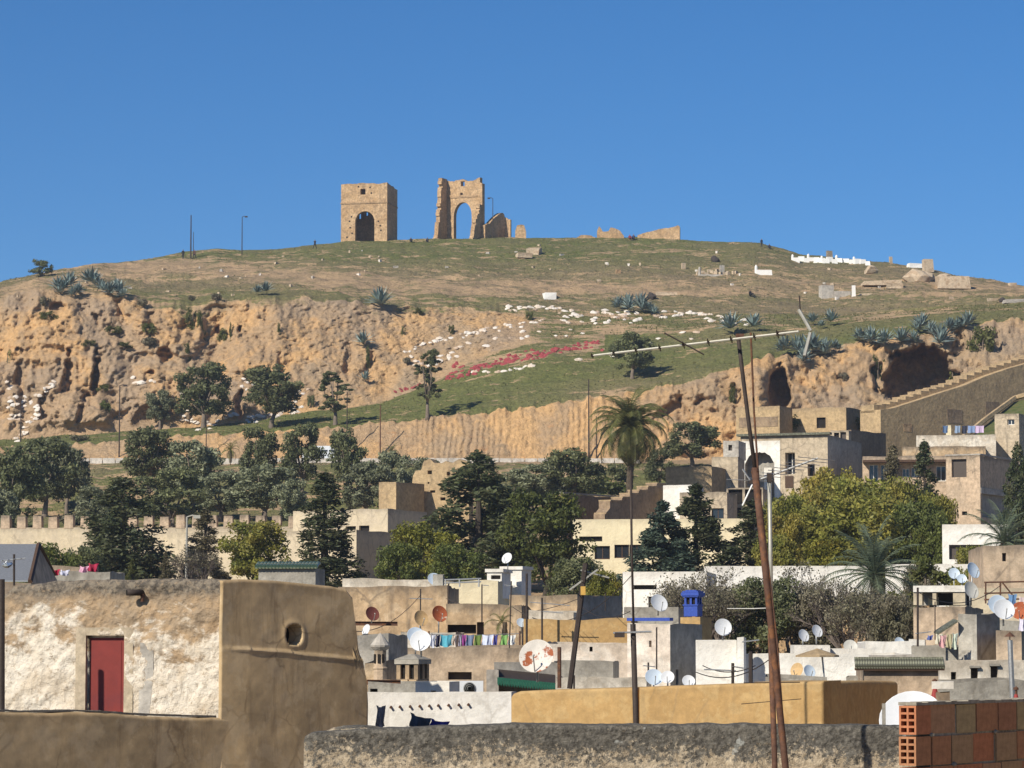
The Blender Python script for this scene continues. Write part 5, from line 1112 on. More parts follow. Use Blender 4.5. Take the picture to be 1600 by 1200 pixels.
Blk('water_box', 'small cream box on the terrace behind the hillside laundry', 1478, 1486, None, 664, 299, M['cream'], yb=680, a=10, D=.8, cat='box')
H4 = Blk('house', 'long low house with dark timber awning and white-framed windows behind the autumn trees', 1348, 1482, None, 712, 286, M['tan2'], zb=6, a=6, D=7, front=[(1358, 726, 1372, 755, 'win', 'frame'), (1376, 726, 1388, 752, 'win', 'frame'), (1410, 732, 1421, 745, 'win', 'frame'), (1424, 730, 1434, 745, 'win', 'frame'), (1463, 728, 1478, 752, 'win', 'frame')])
e = H4.FL + Vector((0, 0, H4.z1 - .35)); MB().obox(e + H4.NF * 1.6 + Vector((0, 0, -.3)), -H4.TL * (H4.W + .2), -H4.NF * 1.55, Vector((0, 0, .22))).build('awning', M['wood'], H4.root)
Blk('house', 'tan parapet block stepped above the timber awning', 1410, 1540, 1570, 697, 292, M['tan'], zb=8, a=9, D=7)
H6 = Blk('house', 'tall beige house with an open loggia window and shaded brown end near the right edge', 1478, 1531, 1592, 712, 272, M['tan2'], zb=2, a=27, front=[(1487, 717, 1510, 746, 'dim'), (1503, 799, 1511, 805, 'void')], side=[(1535, 770, 1580, 808, 'grey')], cap=M['concrete'])
MB().obox(H6.C + H6.NS * .03 + Vector((0, 0, -3.3)), H6.TB * H6.D, -H6.NS * .25 + H6.NS * .3, Vector((0, 0, .5))).build('floor_slab', M['concrete'], H6.root)
W9 = Blk('house', 'plain white house corner with a dark opening behind the small palm at right', 1472, 1575, None, 819, 205, M['white'], a=8, D=6, front=[(1483, 851, 1536, 874, 'dim')], jit=.0)
# ------------------------------------------------------------------ conifers and garden trees
CY = [cypress_proto('cypress_%d' % i, 70 + i, 'conifer', 5, 12, 14000, .32, (.58, .5, .8)[i], (110, 130, 90)[i], .35) for i in range(3)]
CN = cypress_proto('spire', 78, 'conifer', 3, 12, 10000, .28, .6, 100, .5)
for (x, yt, yb, w, Y, pr, nm, lab) in [
    (190, 744, 955, 135, 232, CY[1], 'cypress_tree', 'big dark cypress rising in front of the left battlements'),
    (507, 736, 960, 92, 222, recolour(CN, 'conifer'), 'cypress_tree', 'ragged dark cypress standing before the long pale house'),
    (748, 703, 955, 165, 236, CY[0], 'cypress_tree', 'largest dark cypress beside the ruined earth wall'),
    (320, 795, 930, 56, 236, recolour(CN, 'conifer2'), 'conifer', 'thin brownish conifer beside the street lamp'),
    (1088, 756, 930, 135, 214, recolour(CY[2], 'conifer'), 'conifer', 'dark green conifer in front of the cream building right of the bluish one'),
    (1036, 782, 930, 120, 212, recolour(CY[2], 'coniferb'), 'conifer', 'bluish conifer in front of the cream building'),
    (1176, 780, 930, 84, 216, recolour(CN, 'conifer'), 'conifer', 'dark narrow conifer behind the leaning rusty pole'),
    (1446, 688, 860, 52, 250, recolour(CN, 'conifer'), 'conifer', 'pointed dark spire conifer among the autumn trees'),
    (1396, 694, 850, 44, 252, recolour(CN, 'conifer2'), 'conifer', 'slim brownish conifer left of the pointed spire'),
    (1592, 690, 900, 60, 222, recolour(CY[0], 'conifer'), 'conifer', 'dark conifer cut by the right frame edge'),
    (258, 862, 935, 30, 200, recolour(CY[2], 'conifer2'), 'conifer', 'small brownish conifer tip behind the plastered house roof'), (206, 872, 935, 34, 200, recolour(CY[2], 'ivy'), 'conifer', 'small yellowish conifer tip at the foot of the big left cypress')]:
    tree(nm, pr, x, yt, yb, w, lab, Y=Y)
BR = [broad_proto('leafy_%d' % i, 90 + i, 'green', 'barkd', 7, 7.5, 1.0, 12000, .28, 54, .2, (.5, 1.0)) for i in range(3)]
for (x, yt, yb, w, Y, m, k, lab) in [
    (852, 765, 930, 140, 226, 'green', 0, 'tall yellow-green tree right of the largest cypress'), (660, 815, 940, 110, 210, 'yellowgreen', 1, 'bright yellow-green tree between the grey house end and the largest cypress'), (625, 845, 935, 80, 200, 'green', 2, 'low green tree below the grey house end'),
    (395, 812, 930, 120, 212, 'autumng', 0, 'yellowing round tree before the long pale house'), (80, 848, 935, 90, 190, 'green', 1, 'low dark green tree behind the tin roof'), (130, 850, 935, 70, 195, 'olive', 2, 'dark bushy tree left of the big left cypress'),
    (715, 850, 935, 90, 205, 'green', 1, 'dark green garden tree under the largest cypress'), (900, 868, 950, 90, 180, 'olive', 2, 'grey-green tree beside the leaning thin mast'), (945, 890, 960, 60, 175, 'yellowgreen', 0, 'small yellow-green tree left of the white slit-window house'),
    (1255, 762, 900, 130, 228, 'autumn', 1, 'yellow autumn tree right of the leaning rusty pole'), (1330, 740, 900, 130, 238, 'autumng', 2, 'tall olive-yellow autumn tree at the centre of the right garden'), (1290, 790, 900, 130, 218, 'autumng', 0, 'broad olive-yellow autumn tree at the front of the right garden'), (1380, 762, 900, 110, 226, 'autumng', 1, 'yellowing tree left of the dark spire conifer'), (1430, 780, 905, 100, 218, 'green', 2, 'green tree in front of the dark spire conifer'), (1225, 800, 900, 80, 210, 'autumn', 0, 'small golden tree by the grey antenna mast'), (1300, 730, 860, 110, 246, 'autumn', 1, 'reddish-gold autumn tree close to the arch house'), (1240, 770, 900, 100, 222, 'autumng', 2, 'yellow-green tree standing behind the straight grey mast'), (1345, 775, 905, 150, 212, 'autumng', 0, 'wide yellow-green tree behind the low blue-green palm'), (1415, 745, 880, 90, 240, 'autumng', 1, 'yellow-green tree beneath the timber awning'), (1460, 800, 910, 80, 208, 'green', 0, 'dark green tree at the left of the white house corner'), (1470, 770, 890, 60, 235, 'autumng', 2, 'small turning tree below the tall beige house'), (1210, 835, 905, 80, 200, 'autumng', 1, 'low yellow-green tree at the foot of the grey mast'), (1310, 835, 905, 120, 196, 'yellowgreen', 2, 'low bright tree above the white garden wall'), (1505, 885, 925, 50, 168, 'autumng', 0, 'thin leafy shrub before the white garden wall at right'),
    (1515, 850, 900, 60, 190, 'autumng', 2, 'small yellow-green tree before the white house corner'),
    (1130, 915, 1010, 100, 152, 'drybush', 1, 'dark olive bush above the white terrace wall'), (1200, 900, 1010, 120, 150, 'olive', 0, 'dark leafy tree behind the foot of the rusty pole'), (1270, 915, 1010, 110, 150, 'drybush', 2, 'dry grey-green tree behind the white terrace wall'), (1440, 880, 940, 70, 165, 'drybush', 0, 'pale leafy shrub in front of the white garden wall'), (1400, 930, 1010, 90, 140, 'drybush', 1, 'dry tree left of the roof loggia')]:
    pr = recolour(BR[k], m); tree('broadleaf_tree', pr, x, yt, yb, w, lab, Y=Y)
for i, (x, yt, yb, w, Y, m, n, lab) in enumerate([
    (300, 838, 935, 90, 205, 'drybush', 500, 'bare purple-grey tree left of the yellowing round tree'), (1080, 870, 1000, 120, 158, 'drybush', 500, 'leafless grey tree over the white slit-window house'), (1150, 870, 1010, 120, 156, 'drybush', 700, 'bare twiggy tree behind the round white dish'), (1240, 868, 1010, 110, 154, 'drybush', 700, 'twiggy tree right of the rusty pole base'),
    (1060, 885, 1000, 90, 150, 'drybush', 900, 'bare tree right beside the blue chimney'), (1110, 880, 1005, 110, 149, 'drybush', 1100, 'grey leafless tree right behind the blue chimney'), (1185, 878, 1010, 110, 151, 'olive', 900, 'half-bare tree crossing the white garden wall at the rusty pole'), (1275, 872, 1010, 110, 152, 'drybush', 1100, 'bare grey tree in front of the white garden wall'), (1350, 905, 1010, 100, 146, 'drybush', 1100, 'twiggy thicket tree under the low palm fronds'), (1415, 905, 1005, 80, 142, 'drybush', 900, 'bare tree against the stone retaining wall'),
    (1320, 880, 1010, 120, 148, 'drybush', 900, 'bare grey tree below the low blue-green palm'), (1385, 900, 1010, 90, 144, 'drybush', 700, 'bare twiggy tree right of the low palm'), (650, 830, 930, 60, 215, 'green', 300, 'bare grey branches beside the brown shaded house side')]):
    twig_tree('bare_tree', x, yt, yb, w, Y, lab, 200 + i, m, n)
for i, (x, y, w, h, k) in enumerate([(1340, 958, 60, 40, 3), (1372, 962, 60, 44, 3), (1405, 955, 60, 40, 0), (1445, 905, 60, 40, 0), (1475, 912, 50, 30, 1)]):
    bush(x, y, w, h, k, ['dry shrub left below the low palm', 'dry shrub right under the low palm', 'green shrub right of the low palm', 'leafy shrub in front of the right garden wall', 'bright shrub under the three pale dishes'][i], Y=150)
palm(1366, 897, 1010, 68, 160, 'low blue-green palm with stiff fronds below the autumn trees', FB, 46, None, seed=8)
palm(1570, 848, 935, 56, 195, 'small feathery palm in front of the white house corner at right', FB, 34, None, seed=9)
st = lamp(291, 808, 930, 'street lamp with a bent pale arm in front of the battlements', 1, Y=225, r=.09, mat='palew', group=None, name='street_lamp')
# ------------------------------------------------------------------ roofs of the town, far to near
SD = 'satellite dishes on the roofs'
Blk('retaining_wall', 'rough tan stone retaining wall behind the bare trees', 1090, 1452, None, 936, 160, M['ruin'], a=3, D=1, cat='wall', jit=.2)
gw = Blk('garden_wall', 'white garden wall half hidden by bare trees below the autumn garden', 1100, 1362, None, 884, 176, M['white'], a=3, D=.5, cat='wall', jit=.03)
Blk('garden_wall', 'white garden wall right of the low palm with plants in front', 1384, 1545, None, 881, 172, M['white'], a=4, D=.5, cat='wall', jit=.03)
Blk('house', 'white house with a long slit window behind the tall antenna pole', 973, 1104, None, 893, 165, M['white'], a=8, D=7, front=[(990, 914, 1026, 921, 'void'), (1013, 932, 1034, 950, 'dim')], jit=.0)
Blk('house', 'low rubble roof terrace below the white slit-window house', 975, 1060, None, 949, 130, M['greyl'], a=6, D=6)
Blk('house', 'plain tan house wall at the upper right edge', 1536, 1680, None, 851, 128, M['tan2'], a=4, D=8, front=[(1566, 864, 1572, 877, 'dim')])
Blk('house', 'pale cream terrace wall under the brown roof railing at right', 1500, 1680, None, 918, 116, M['creamw'], a=4, D=6)
def railing(px0, px1, ys, Y, posts, label, mat='rust'):
    o = thing('roof_railing', P(px0, max(ys) , Y), label, 'railing')
    for i, y in enumerate(ys): MB().tube([P(px0, y, Y), P(px1, y - 2, Y)], .03, 5).build('rail', M[mat], o)
    for x in posts: MB().tube([P(x, min(ys) - 1, Y), P(x, max(ys) + 6, Y)], .032, 5).build('post', M[mat], o)
    return o
rr = railing(1538, 1640, [910, 927, 937], 112, [1540, 1563, 1620], 'brown metal roof railing with a diagonal brace at right'); MB().tube([P(1566, 910, 112), P(1582, 930, 112)], .03, 5).build('brace', M['rust'], rr)
# left-centre cluster
Blk('house', 'whitewashed parapet strip behind the long tan wall', 535, 694, None, 905, 122, M['whiteold'], a=3, D=6)
Blk('parapet_post', 'short grey post at the end of the whitewashed parapet', 688, 692, None, 897, 117, M['greyl'], yb=925, a=5, D=.5, cat='post', W_=.38)
Blk('house', 'pale cream rooftop wall left of the white stair tower', 694, 778, None, 908, 120, M['cream'], a=6, D=6)
railing(694, 752, [906, 911], 118.5, [696, 718, 748], 'low thin railing on the cream rooftop wall', 'metal')
Blk('stair_tower', 'white stair tower with a shaded right side among the roofs', 784, 815, 830, 890, 124, M['white'], a=22, cat='stair tower', jit=.0, cap=M['white']); Blk('rooftop_room', 'small white annex with a dark square window left of the stair tower', 761, 784, None, 894, 121.5, M['white'], yb=935, a=10, D=2, cat='rooftop room', front=[(767, 897, 782, 905, 'dim')], jit=0, cap=M['white'])
Blk('house', 'long tan house wall with cracks behind the rusty dishes', 528, 699, None, 916, 112, M['tan'], a=3, D=6)
Blk('house', 'tan house with a ragged dark shed opening behind the laundry', 697, 815, None, 944, 106, M['tan'], a=3, D=6, front=[(697.5, 976, 744, 990, 'void'), (745, 972, 756, 992, 'dim')])
m5 = Blk('house', 'tan and whitewashed house with a dark grey shaded side', 796, 902, 972, 930, 109, M['tan'], a=27, shade_sidemat=M['grey'])  # darker grey side paints in the shade on that face
Blk('rooftop_room', 'low whitewashed wall patch on the tan house roof', 826, 896, None, 954, 103, M['whiteold'], a=14, D=1.2, cat='rooftop room')
Blk('house', 'smooth ochre parapet wall at mid-roof left of the tall antenna pole', 818, 986, None, 968, 98, M['ochre'], a=4, D=7)
Blk('house', 'low white terrace wall carrying the laundry line', 626, 712, None, 988, 99, M['whiteold'], a=3, D=4)
Blk('house', 'tan wall with a flaking grey top edge below the laundry', 611, 842, None, 1011, 92, M['tan2'], a=3, D=5, front=[(700, 1050, 737, 1062, 'dim')], jit=.1)
Blk('house', 'faded pink and white wall right of the rust-patched dish', 846, 1003, None, 1004, 91, M['pinkwhite'], a=5, D=6, front=[(921, 1010, 926, 1018, 'void')], jit=.08)
m7 = Blk('house', 'pale house tower with a blue-painted roof edge and dark shaded side', 980, 1047, 1097, 974, 88, M['pinkwhite'], a=27, shade_sidemat=M['grey'], front=[(1014, 1001, 1018, 1011, 'void')], side=[(1056, 1046, 1060, 1070, 'void')], jit=.06)  # side given dark grey, shade put into its colour
e = m7.FL + Vector((0, 0, m7.z1 + .07)); MB().obox(e + m7.NF * .03, -m7.TL * m7.W, -m7.NF * .25, Vector((0, 0, .09))).build('blue_edge', M['blue'], m7.root)
ob = Blk('ochre_block', 'ochre block carrying the blue chimney', 1063, 1094, 1100, 963, 95, M['ochre'], a=24, D=1.0, cat='block')
def lantern():
    c = P(1083, 964, 95.6); k = ppm(95.6); c = Vector((c.x, c.y, ob.z1)); o = thing('blue_chimney', c, 'cobalt blue square chimney with arched slots and a stepped cap', 'chimney'); s = 26 / k; H = 41 / k; rz = -R(24)
    MB().box(c + Vector((0, 0, H * .2)), (s * .86, s * .86, H * .4), rz).box(c + Vector((0, 0, H * .43)), (s * .96, s * .96, H * .05), rz).build('lower_shaft', M['blue'], o)
    m = MB(); q = s * .8
    rot = Matrix.Rotation(rz, 3, 'Z')
    for ix in range(3):
        for f in range(4):
            off = Matrix.Rotation(rz + f * math.pi / 2, 3, 'Z') @ Vector(((ix - 1) * q * .43, -q * .45, 0)); m.box(c + off + Vector((0, 0, H * .59)), (q * .16, q * .1, H * .27), rz + f * math.pi / 2)
    m.build('slotted_lantern', M['blue'], o); MB().box(c + Vector((0, 0, H * .59)), (q * .7, q * .7, H * .26), rz).build('lantern_shade_core', M['dark'], o)  # dark core paints the shade behind the lantern openings
    m = MB()
    for i, (w, z0, z1) in enumerate([(1.0, .73, .78), (1.12, .785, .9), (1.0, .905, .96), (.7, .965, 1.0)]): m.box(c + Vector((0, 0, H * (z0 + z1) / 2)), (s * w, s * w, H * (z1 - z0)), rz)
    m.build('stepped_cap', M['blue'], o)
lantern()
Blk('house', 'grey cement lean-to wall right of the rust-patched dish', 862, 958, None, 1034, 84, M['greyl'], a=5, D=3)
Blk('house', 'mouldy whitewashed wall at the back of the ochre parapet', 868, 1010, None, 1061, 78, M['whiteold'], a=5, D=3)
# the little brick lantern towers
def minaret_chimney():
    Y = 81; c = P(594, 1068, Y); k = ppm(Y); zb = ground_z(Y); top = P(594, 989, Y).z; o = thing('lantern_chimney', (c.x, c.y, c.z - 1.2), 'slim octagonal brick chimney with slots and a conical cap', 'chimney')
    z = lambda py: P(594, py, Y).z; b = Vector((c.x, c.y, 0)); r = 11.0 / k
    MB().lathe([(r * 1.0, c.z - 1.2), (r * .98, z(1046)), (r * 1.08, z(1045)), (r * 1.08, z(1043)), (r * .92, z(1042)), (r * .9, z(1016))], 8, b, rot=.4).build('shaft', M['tan2'], o)
    MB().lathe([(r * .95, z(1015.8)), (r * 1.35, z(1011)), (r * 1.42, z(1008)), (r * .75, z(998)), (r * .25, z(991)), (r * .05, z(989))], 12, b).build('conical_cap', M['concrete'], o)
    for w in (-1.75, -1.1, -2.5): 
        d = Vector((math.cos(w), math.sin(w), 0)); s = Vector((-d.y, d.x, 0)); p = b + d * (r * .90) - s * .03; MB().obox(p + Vector((0, 0, z(1036))), s * .065, d * .02, Vector((0, 0, z(1022) - z(1036)))).build('slot_shade_plate', M['dark'], o)  # dark plates on the shaft, painting the shade of narrow openings
minaret_chimney()
def pavilion():
    Y = 77; k = ppm(Y); a = R(26); C = P(653, 1026, Y); TLp = Vector((-math.cos(a), math.sin(a), 0)); TBp = Vector((math.sin(a), math.cos(a), 0)); z = lambda py: P(653, py, Y).z; W_ = 34 / k / math.cos(a) ; C0 = Vector((C.x, C.y, 0))
    o = thing('brick_roof_lantern', (C.x, C.y, z(1130)), 'square crumbling brick roof lantern with open sides and pyramid roof', 'roof lantern'); z0, z1 = z(1130), z(1038)
    MB().obox(C0 + Vector((0, 0, z0)), TLp * W_, TBp * W_, Vector((0, 0, z(1061) - z0))).build('brick_base', M['tan'], o)
    for i in range(3):
        for (O, U, I) in ((C0, TLp, TBp), (C0 + TBp * .002, TBp, TLp)):
            MB().obox(O + U * (i * (W_ - .11) / 2) + Vector((0, 0, z(1061) + .002)), U * .11, I * .11, Vector((0, 0, z1 - z(1061)))).build('pier', M['tan'], o)
    MB().obox(C0 + TLp * .09 + TBp * .09 + Vector((0, 0, z(1061) + .003)), TLp * (W_ - .18), TBp * (W_ - .18), Vector((0, 0, z1 - z(1061)))).build('shade_core', M['dark'], o)  # dark box added inside to paint the shade between piers
    b = [C0 - TLp * .04 - TBp * .04, C0 + TLp * (W_ + .04) - TBp * .04, C0 + TLp * (W_ + .04) + TBp * (W_ + .04), C0 - TLp * .04 + TBp * (W_ + .04)]; cc = sum(b, Vector()) / 4
    MB().hexa([Vector((p.x, p.y, z1 + .004)) for p in (b[1], b[0], b[3], b[2])] + [Vector((p.x, p.y, z1 + .12)) for p in (b[1], b[0], b[3], b[2])]).hexa([Vector((p.x, p.y, z1 + .124)) for p in (b[1], b[0], b[3], b[2])] + [p.lerp(cc, .8) + Vector((0, 0, z(1022))) for p in (b[1], b[0], b[3], b[2])]).build('pyramid_roof', M['greyl'], o)
    # a course of separate bricks showing at the base
    g = random.Random(3); bm_ = MB().box((0, 0, 0), (.21, .10, .055)).mesh('brick', M['tan'])
    for r_ in range(6):
        for i in range(5):
            if g.random() < .2: continue
            p = C0 + TLp * (i * .24 + .12 * (r_ % 2) + .1) - TBp * (.03 + .02 * g.random()) + Vector((0, 0, z(1064) - r_ * .075)); obj('brick', bm_, o, loc=p - OFF[o], rot=(0, 0, -a + g.uniform(-.05, .05)))
pavilion()
sh = Blk('shed', 'grey plank lean-to shed behind the slim brick chimney', 556, 607, None, 992, 84, M['grey'], a=8, D=3, cat='shed'); Blk('house', 'rough brown wall under the slim brick chimney', 570, 590, None, 1034, 82, M['tan'], a=10, D=3)
Blk('house', 'rough grey roof wall behind the white box beside the brick lantern', 575, 660, None, 1068, 72, M['greyl'], a=5, D=4, front=[(578, 1072, 590, 1086, 'dim')])
for y, x0, x1, Y, l in [(974, 552, 621, 90, 'rusty steel beam under the dark red dish'), (1066, 573, 626, 74, 'rusty steel beam below the slim brick chimney')]:
    A_, B_ = P(x0, y, Y), P(x1, y + .5, Y); d = B_ - A_; m = MB(); m.obox(A_ + Vector((0, 0, -.06)), d, (0, .12, 0), (0, 0, .012)); m.obox(A_ + Vector((0, .05, -.048)), d, (0, .015, 0), (0, 0, .096)); m.obox(A_ + Vector((0, 0, .048)), d, (0, .12, 0), (0, 0, .012)); simple('steel_beam', m, 'rust', l, 'beam')
wb = Blk('rooftop_box', 'small white roof box with a tiny square window beside the air conditioner', 649, 702, 717, 1065, 69, M['white'], a=22, D=1.2, yb=1140, front=[(673, 1079, 681, 1089, 'dim')], cat='rooftop room', jit=0, depth=.12)
def aircon():
    Y = 67.5; A_, B_ = P(718, 1087, Y), P(755, 1064, Y); o = thing('air_conditioner', (A_.x, A_.y, A_.z), 'white air conditioner outdoor unit with a round grey fan grille', 'air conditioner'); w, h = B_.x - A_.x, B_.z - A_.z
    MB().obox(A_, (w, 0, 0), (0, .3, 0), (0, 0, h)).build('casing', M['dishw'], o); c = A_ + Vector((w * .42, -.012, h * .5)); r = h * .42
    MB().lathe([(.01, 0), (r, 0), (r, .01), (.01, .01)], 24, c, Vector((0, -1, 0))).build('fan_grille', M['grey'], o)
    for i in range(3): MB().lathe([(r * (.95 - .28 * i), 0), (r * (.95 - .28 * i) - .012, .018), (r * (.90 - .28 * i), 0)], 24, c - Vector((0, .01, 0)), Vector((0, -1, 0))).build('grille_ring', M['metal'], o)
    for x in (.1, .8): MB().obox(A_ + Vector((w * x, 0, -.9)), (w * .1, 0, 0), (0, .3, 0), (0, 0, .895)).build('foot', M['metal'], o)
aircon()
def awning():
    Y = 64; p = lambda x, y, d=0: P(x, y, Y + d); o = thing('tin_awning', p(770, 1090), 'dark roof awning with a green scalloped tin fringe under the rust-patched dish', 'awning')
    A_, B_ = p(777, 1062), p(868, 1071); d = B_ - A_
    MB().obox(A_ + Vector((0, 0, .0)), d, (0, 1.6, .28), (0, 0, .05)).build('roof_sheet', M['pole'], o)
    n = 22
    for i in range(n):
        a0 = A_ + d * (i / n) + Vector((0, -.01, 0)); a1 = A_ + d * ((i + .94) / n) + Vector((0, -.01, 0)); m_ = (a0 + a1) / 2
        MB().hexa([a0 + Vector((0, 0, -.07)), a1 + Vector((0, 0, -.07)), a1 + Vector((0, .012, -.07)), a0 + Vector((0, .012, -.07)), a0 + Vector((0, 0, .05)), a1 + Vector((0, 0, .05)), a1 + Vector((0, .012, .05)), a0 + Vector((0, .012, .05))]).add([a0 + Vector((0, 0, -.072)), a1 + Vector((0, 0, -.072)), m_ + Vector((0, 0, -.13))], [(0, 2, 1)]).build('scallop', M['greenmetal'], o)
    MB().obox(p(772, 1110, .9), p(868, 1110, .9) - p(772, 1110, .9), (0, .2, 0), (0, 0, 1.0)).build('back_wall', M['grey'], o)
    MB().obox(p(775, 1046, 1.2), p(866, 1050, 1.2) - p(775, 1046, 1.2), (0, .3, 0), (0, 0, -.16)).build('upper_edge', M['grey'], o)
    MB().obox(p(760, 1110), p(779, 1110) - p(760, 1110), (0, .9, 0), (0, 0, p(760, 1047).z - p(760, 1110).z)).build('stone_pier', M['concrete'], o)
awning()
# laundry in the middle
line = thing('clothes_line', P(670, 992, 98), 'clothes line strung across the middle terrace', 'clothes line'); MB().tube([P(670, 991, 97.5), P(735, 993, 97.5), P(812, 990, 97.5)], .012, 4).build('cord', M['metal'], line)
for x in (670, 812): MB().tube([P(x, 986, 97.5), P(x, 1013, 97.5)], .03, 5).build('post', M['rust'], line)
for i, (x0, x1, y1, c, l) in enumerate([(673, 680, 1010, (.60, .62, .70), 'pale lilac cloth at the left end of the middle laundry line'), (681, 687, 1010, (.03, .03, .06), 'narrow black cloth on the middle laundry line'), (688, 706, 1009, (.10, .38, .48), 'turquoise towel on the middle laundry line'), (708, 713, 1008, (.62, .52, .44), 'cream cloth beside the turquoise towel'), (717, 721, 1010, (.35, .33, .40), 'thin grey cloth on the middle laundry line'), (722, 728, 1010, (.28, .06, .24), 'purple cloth on the middle laundry line'), (728, 740, 1010, (.16, .20, .30), 'grey-blue jeans on the middle laundry line'), (741, 752, 1009, (.13, .19, .05), 'green cloth on the middle laundry line'), (753, 770, 1009, (.60, .64, .78), 'white and lilac sheet on the middle laundry line'), (771, 777, 1010, (.06, .06, .24), 'navy blue cloth on the middle laundry line'), (783, 793, 1009, (.20, .38, .12), 'bright green cloth at the right of the middle laundry line'), (794, 805, 1007, (.72, .72, .70), 'white cloth at the right end of the middle laundry line')]):
    cloth(x0, 991.5, x1, y1, 97.4, c, l, 20 + i, .04)
# dishes of the middle roofs
for px, py, r, Y, lab, m, az, ti, post in [
    (582, 959, 11.5, 89.5, 'dark red rusted dish above the steel beam', 'dishr', 30, 20, 974), (658, 966, 12.5, 100, 'tan painted dish left of the rusty one', 'disht', 35, 15, 990), (687, 959, 13, 100, 'orange rusty dish speckled white', 'dishrr', 30, 15, 990),
    (650, 993, 14, 86, 'pale blue dish tucked behind the large white dish over the brick lantern', 'dishb', 15, 25, 1030), (657, 1001, 16.5, 76, 'large white dish above the brick lantern', 'dishw', -12, 18, 1027), (838, 1025, 27, 62.5, 'big white dish with rust patches above the green-fringed awning', 'dishrw', -14, 22, 1066),
    (792, 872, 9, 121, 'small white dish high on a thin pole beside the stair tower', 'dishw', -35, 25, 895), (679, 905, 11, 121, 'white dish showing its upper rim behind the whitewashed parapet', 'dishb', 20, 30, 920), (572, 984, 9, 86, 'white dish half hidden by the plastered tower edge', 'dishw', -50, 20, 1000),
    (1030, 942, 14.5, 112, 'white dish in front of the slit-window house', 'dishw', 28, 25, 962), (1022, 1058, 14, 74, 'pale blue dish left of two smaller ones by the dark wall', 'dishb', 10, 28, 1085), (1043, 1058, 10.5, 73, 'middle white dish of the three by the dark wall', 'dishw', -8, 25, 1085), (1076, 1064, 10, 73, 'rightmost small white dish under the dark shaded wall', 'dishw', 5, 28, 1085), (815, 973, 8, 100, 'white dish behind the thin mast on the patched roof', 'dishb', 20, 30, 990)]:
    dish(px, py, r, Y, lab, m, az, ti, post)
# weedy young palm on the terrace
palm(784, 972, 992, 26, None, 'scrawny young palm at the end of the middle terrace', FP, 9, None, name='young_palm', seed=11, at=P(784, 972, 100))
# masts and small aerials of the middle roofs
def aerial(x, y0, y1, Y, label, arms=(), r=.022, mat='pole', lean=0, group='thin aerial masts on the roofs'):
    o = thing('aerial_mast', P(x, y1, Y), label, 'antenna', group); MB().tube([P(x + lean, y0, Y), P(x, y1, Y)], r, 6).build('mast', M[mat], o)
    for a in arms: yagi(o, a[0], a[1], Y, a[2], a[3], 'metal', r=.011)
    return o
aerial(823, 896, 1012, 97, 'dark thin mast right of the stair tower', r=.035); aerial(795, 908, 1045, 96, 'thin mast left of the dark mast', [((788, 914), (805, 916), 4, .3)], r=.02, lean=4); aerial(847, 934, 1000, 97, 'roof aerial with wire rods on the patched roof', [((828, 941), (890, 946), 6, .5), ((845, 955), (880, 958), 4, .3)], r=.03)
aerial(753, 913, 972, 104, 'thin aerial before the cream rooftop wall', [((752, 914), (764, 915), 3, .3)]); aerial(657, 920, 985, 101, 'thin aerial in front of the long tan wall', [((640, 935), (676, 936), 5, .35)]); aerial(701, 912, 945, 112, 'short drain-like mast at the tan wall corner', r=.03)
aerial(874, 1011, 1075, 70, 'rusty pipe mast beside the grey lean-to', [], r=.045, mat='rust'); aerial(897, 1055, 1078, 70, 'short thin rod before the mouldy wall'); aerial(1026, 980, 1062, 80, 'dark drain mast on the pale house tower', r=.02); aerial(1013, 1035, 1062, 75, 'short aerial left of the three dishes', [((1005, 1040), (1024, 1042), 3, .3)])
aerial(946, 926, 955, 108, 'slim rod in front of the grey shaded side', r=.02)
o = aerial(890, 880, 1076, 58, 'leaning dark mast with a small yellow box and crossed rods', [], r=.05, lean=25, group=None); yagi(o, (890, 922), (934, 890), 58, 3, .5, 'palew', r=.016); yagi(o, (907, 891), (952, 903), 58.1, 2, .5, 'palew', r=.013); MB().box(P(911, 923, 57.9), (.09, .09, .16)).build('junction_box', flat('yellow_box', (.55, .33, .08), .6), o)
# ------------------------------------------------------------------ right-hand roofs
Blk('house', 'bright white house wall behind the ochre parapet left of the rusty pole', 1087, 1151, None, 1000, 80, M['white'], a=4, D=6, jit=.02); Blk('parapet_post', 'white corner pier at the end of the bright white wall', 1151.5, 1162, None, 996, 79.5, M['white'], a=10, D=.6, cat='post')
Blk('house', 'low bright white terrace wall behind the parasol', 1162, 1428, None, 1022, 83, M['white'], a=2, D=6, jit=.03); Blk('house', 'white parapet step left above the parasol', 1241, 1297, None, 1008, 86, M['white'], a=3, D=3, jit=.02); Blk('house', 'white parapet run in front of the dry trees', 1296, 1360, None, 1014, 87, M['white'], a=2, D=3, jit=.02); Blk('house', 'rounded white roof parapet left of the loggia house', 1352, 1430, None, 1004, 90, M['white'], a=3, D=4, jit=.08)
Blk('house', 'shadowless pale cement wall behind the green tiled eave', 1362, 1428, None, 1025, 81, M['concrete'], a=2, D=1)
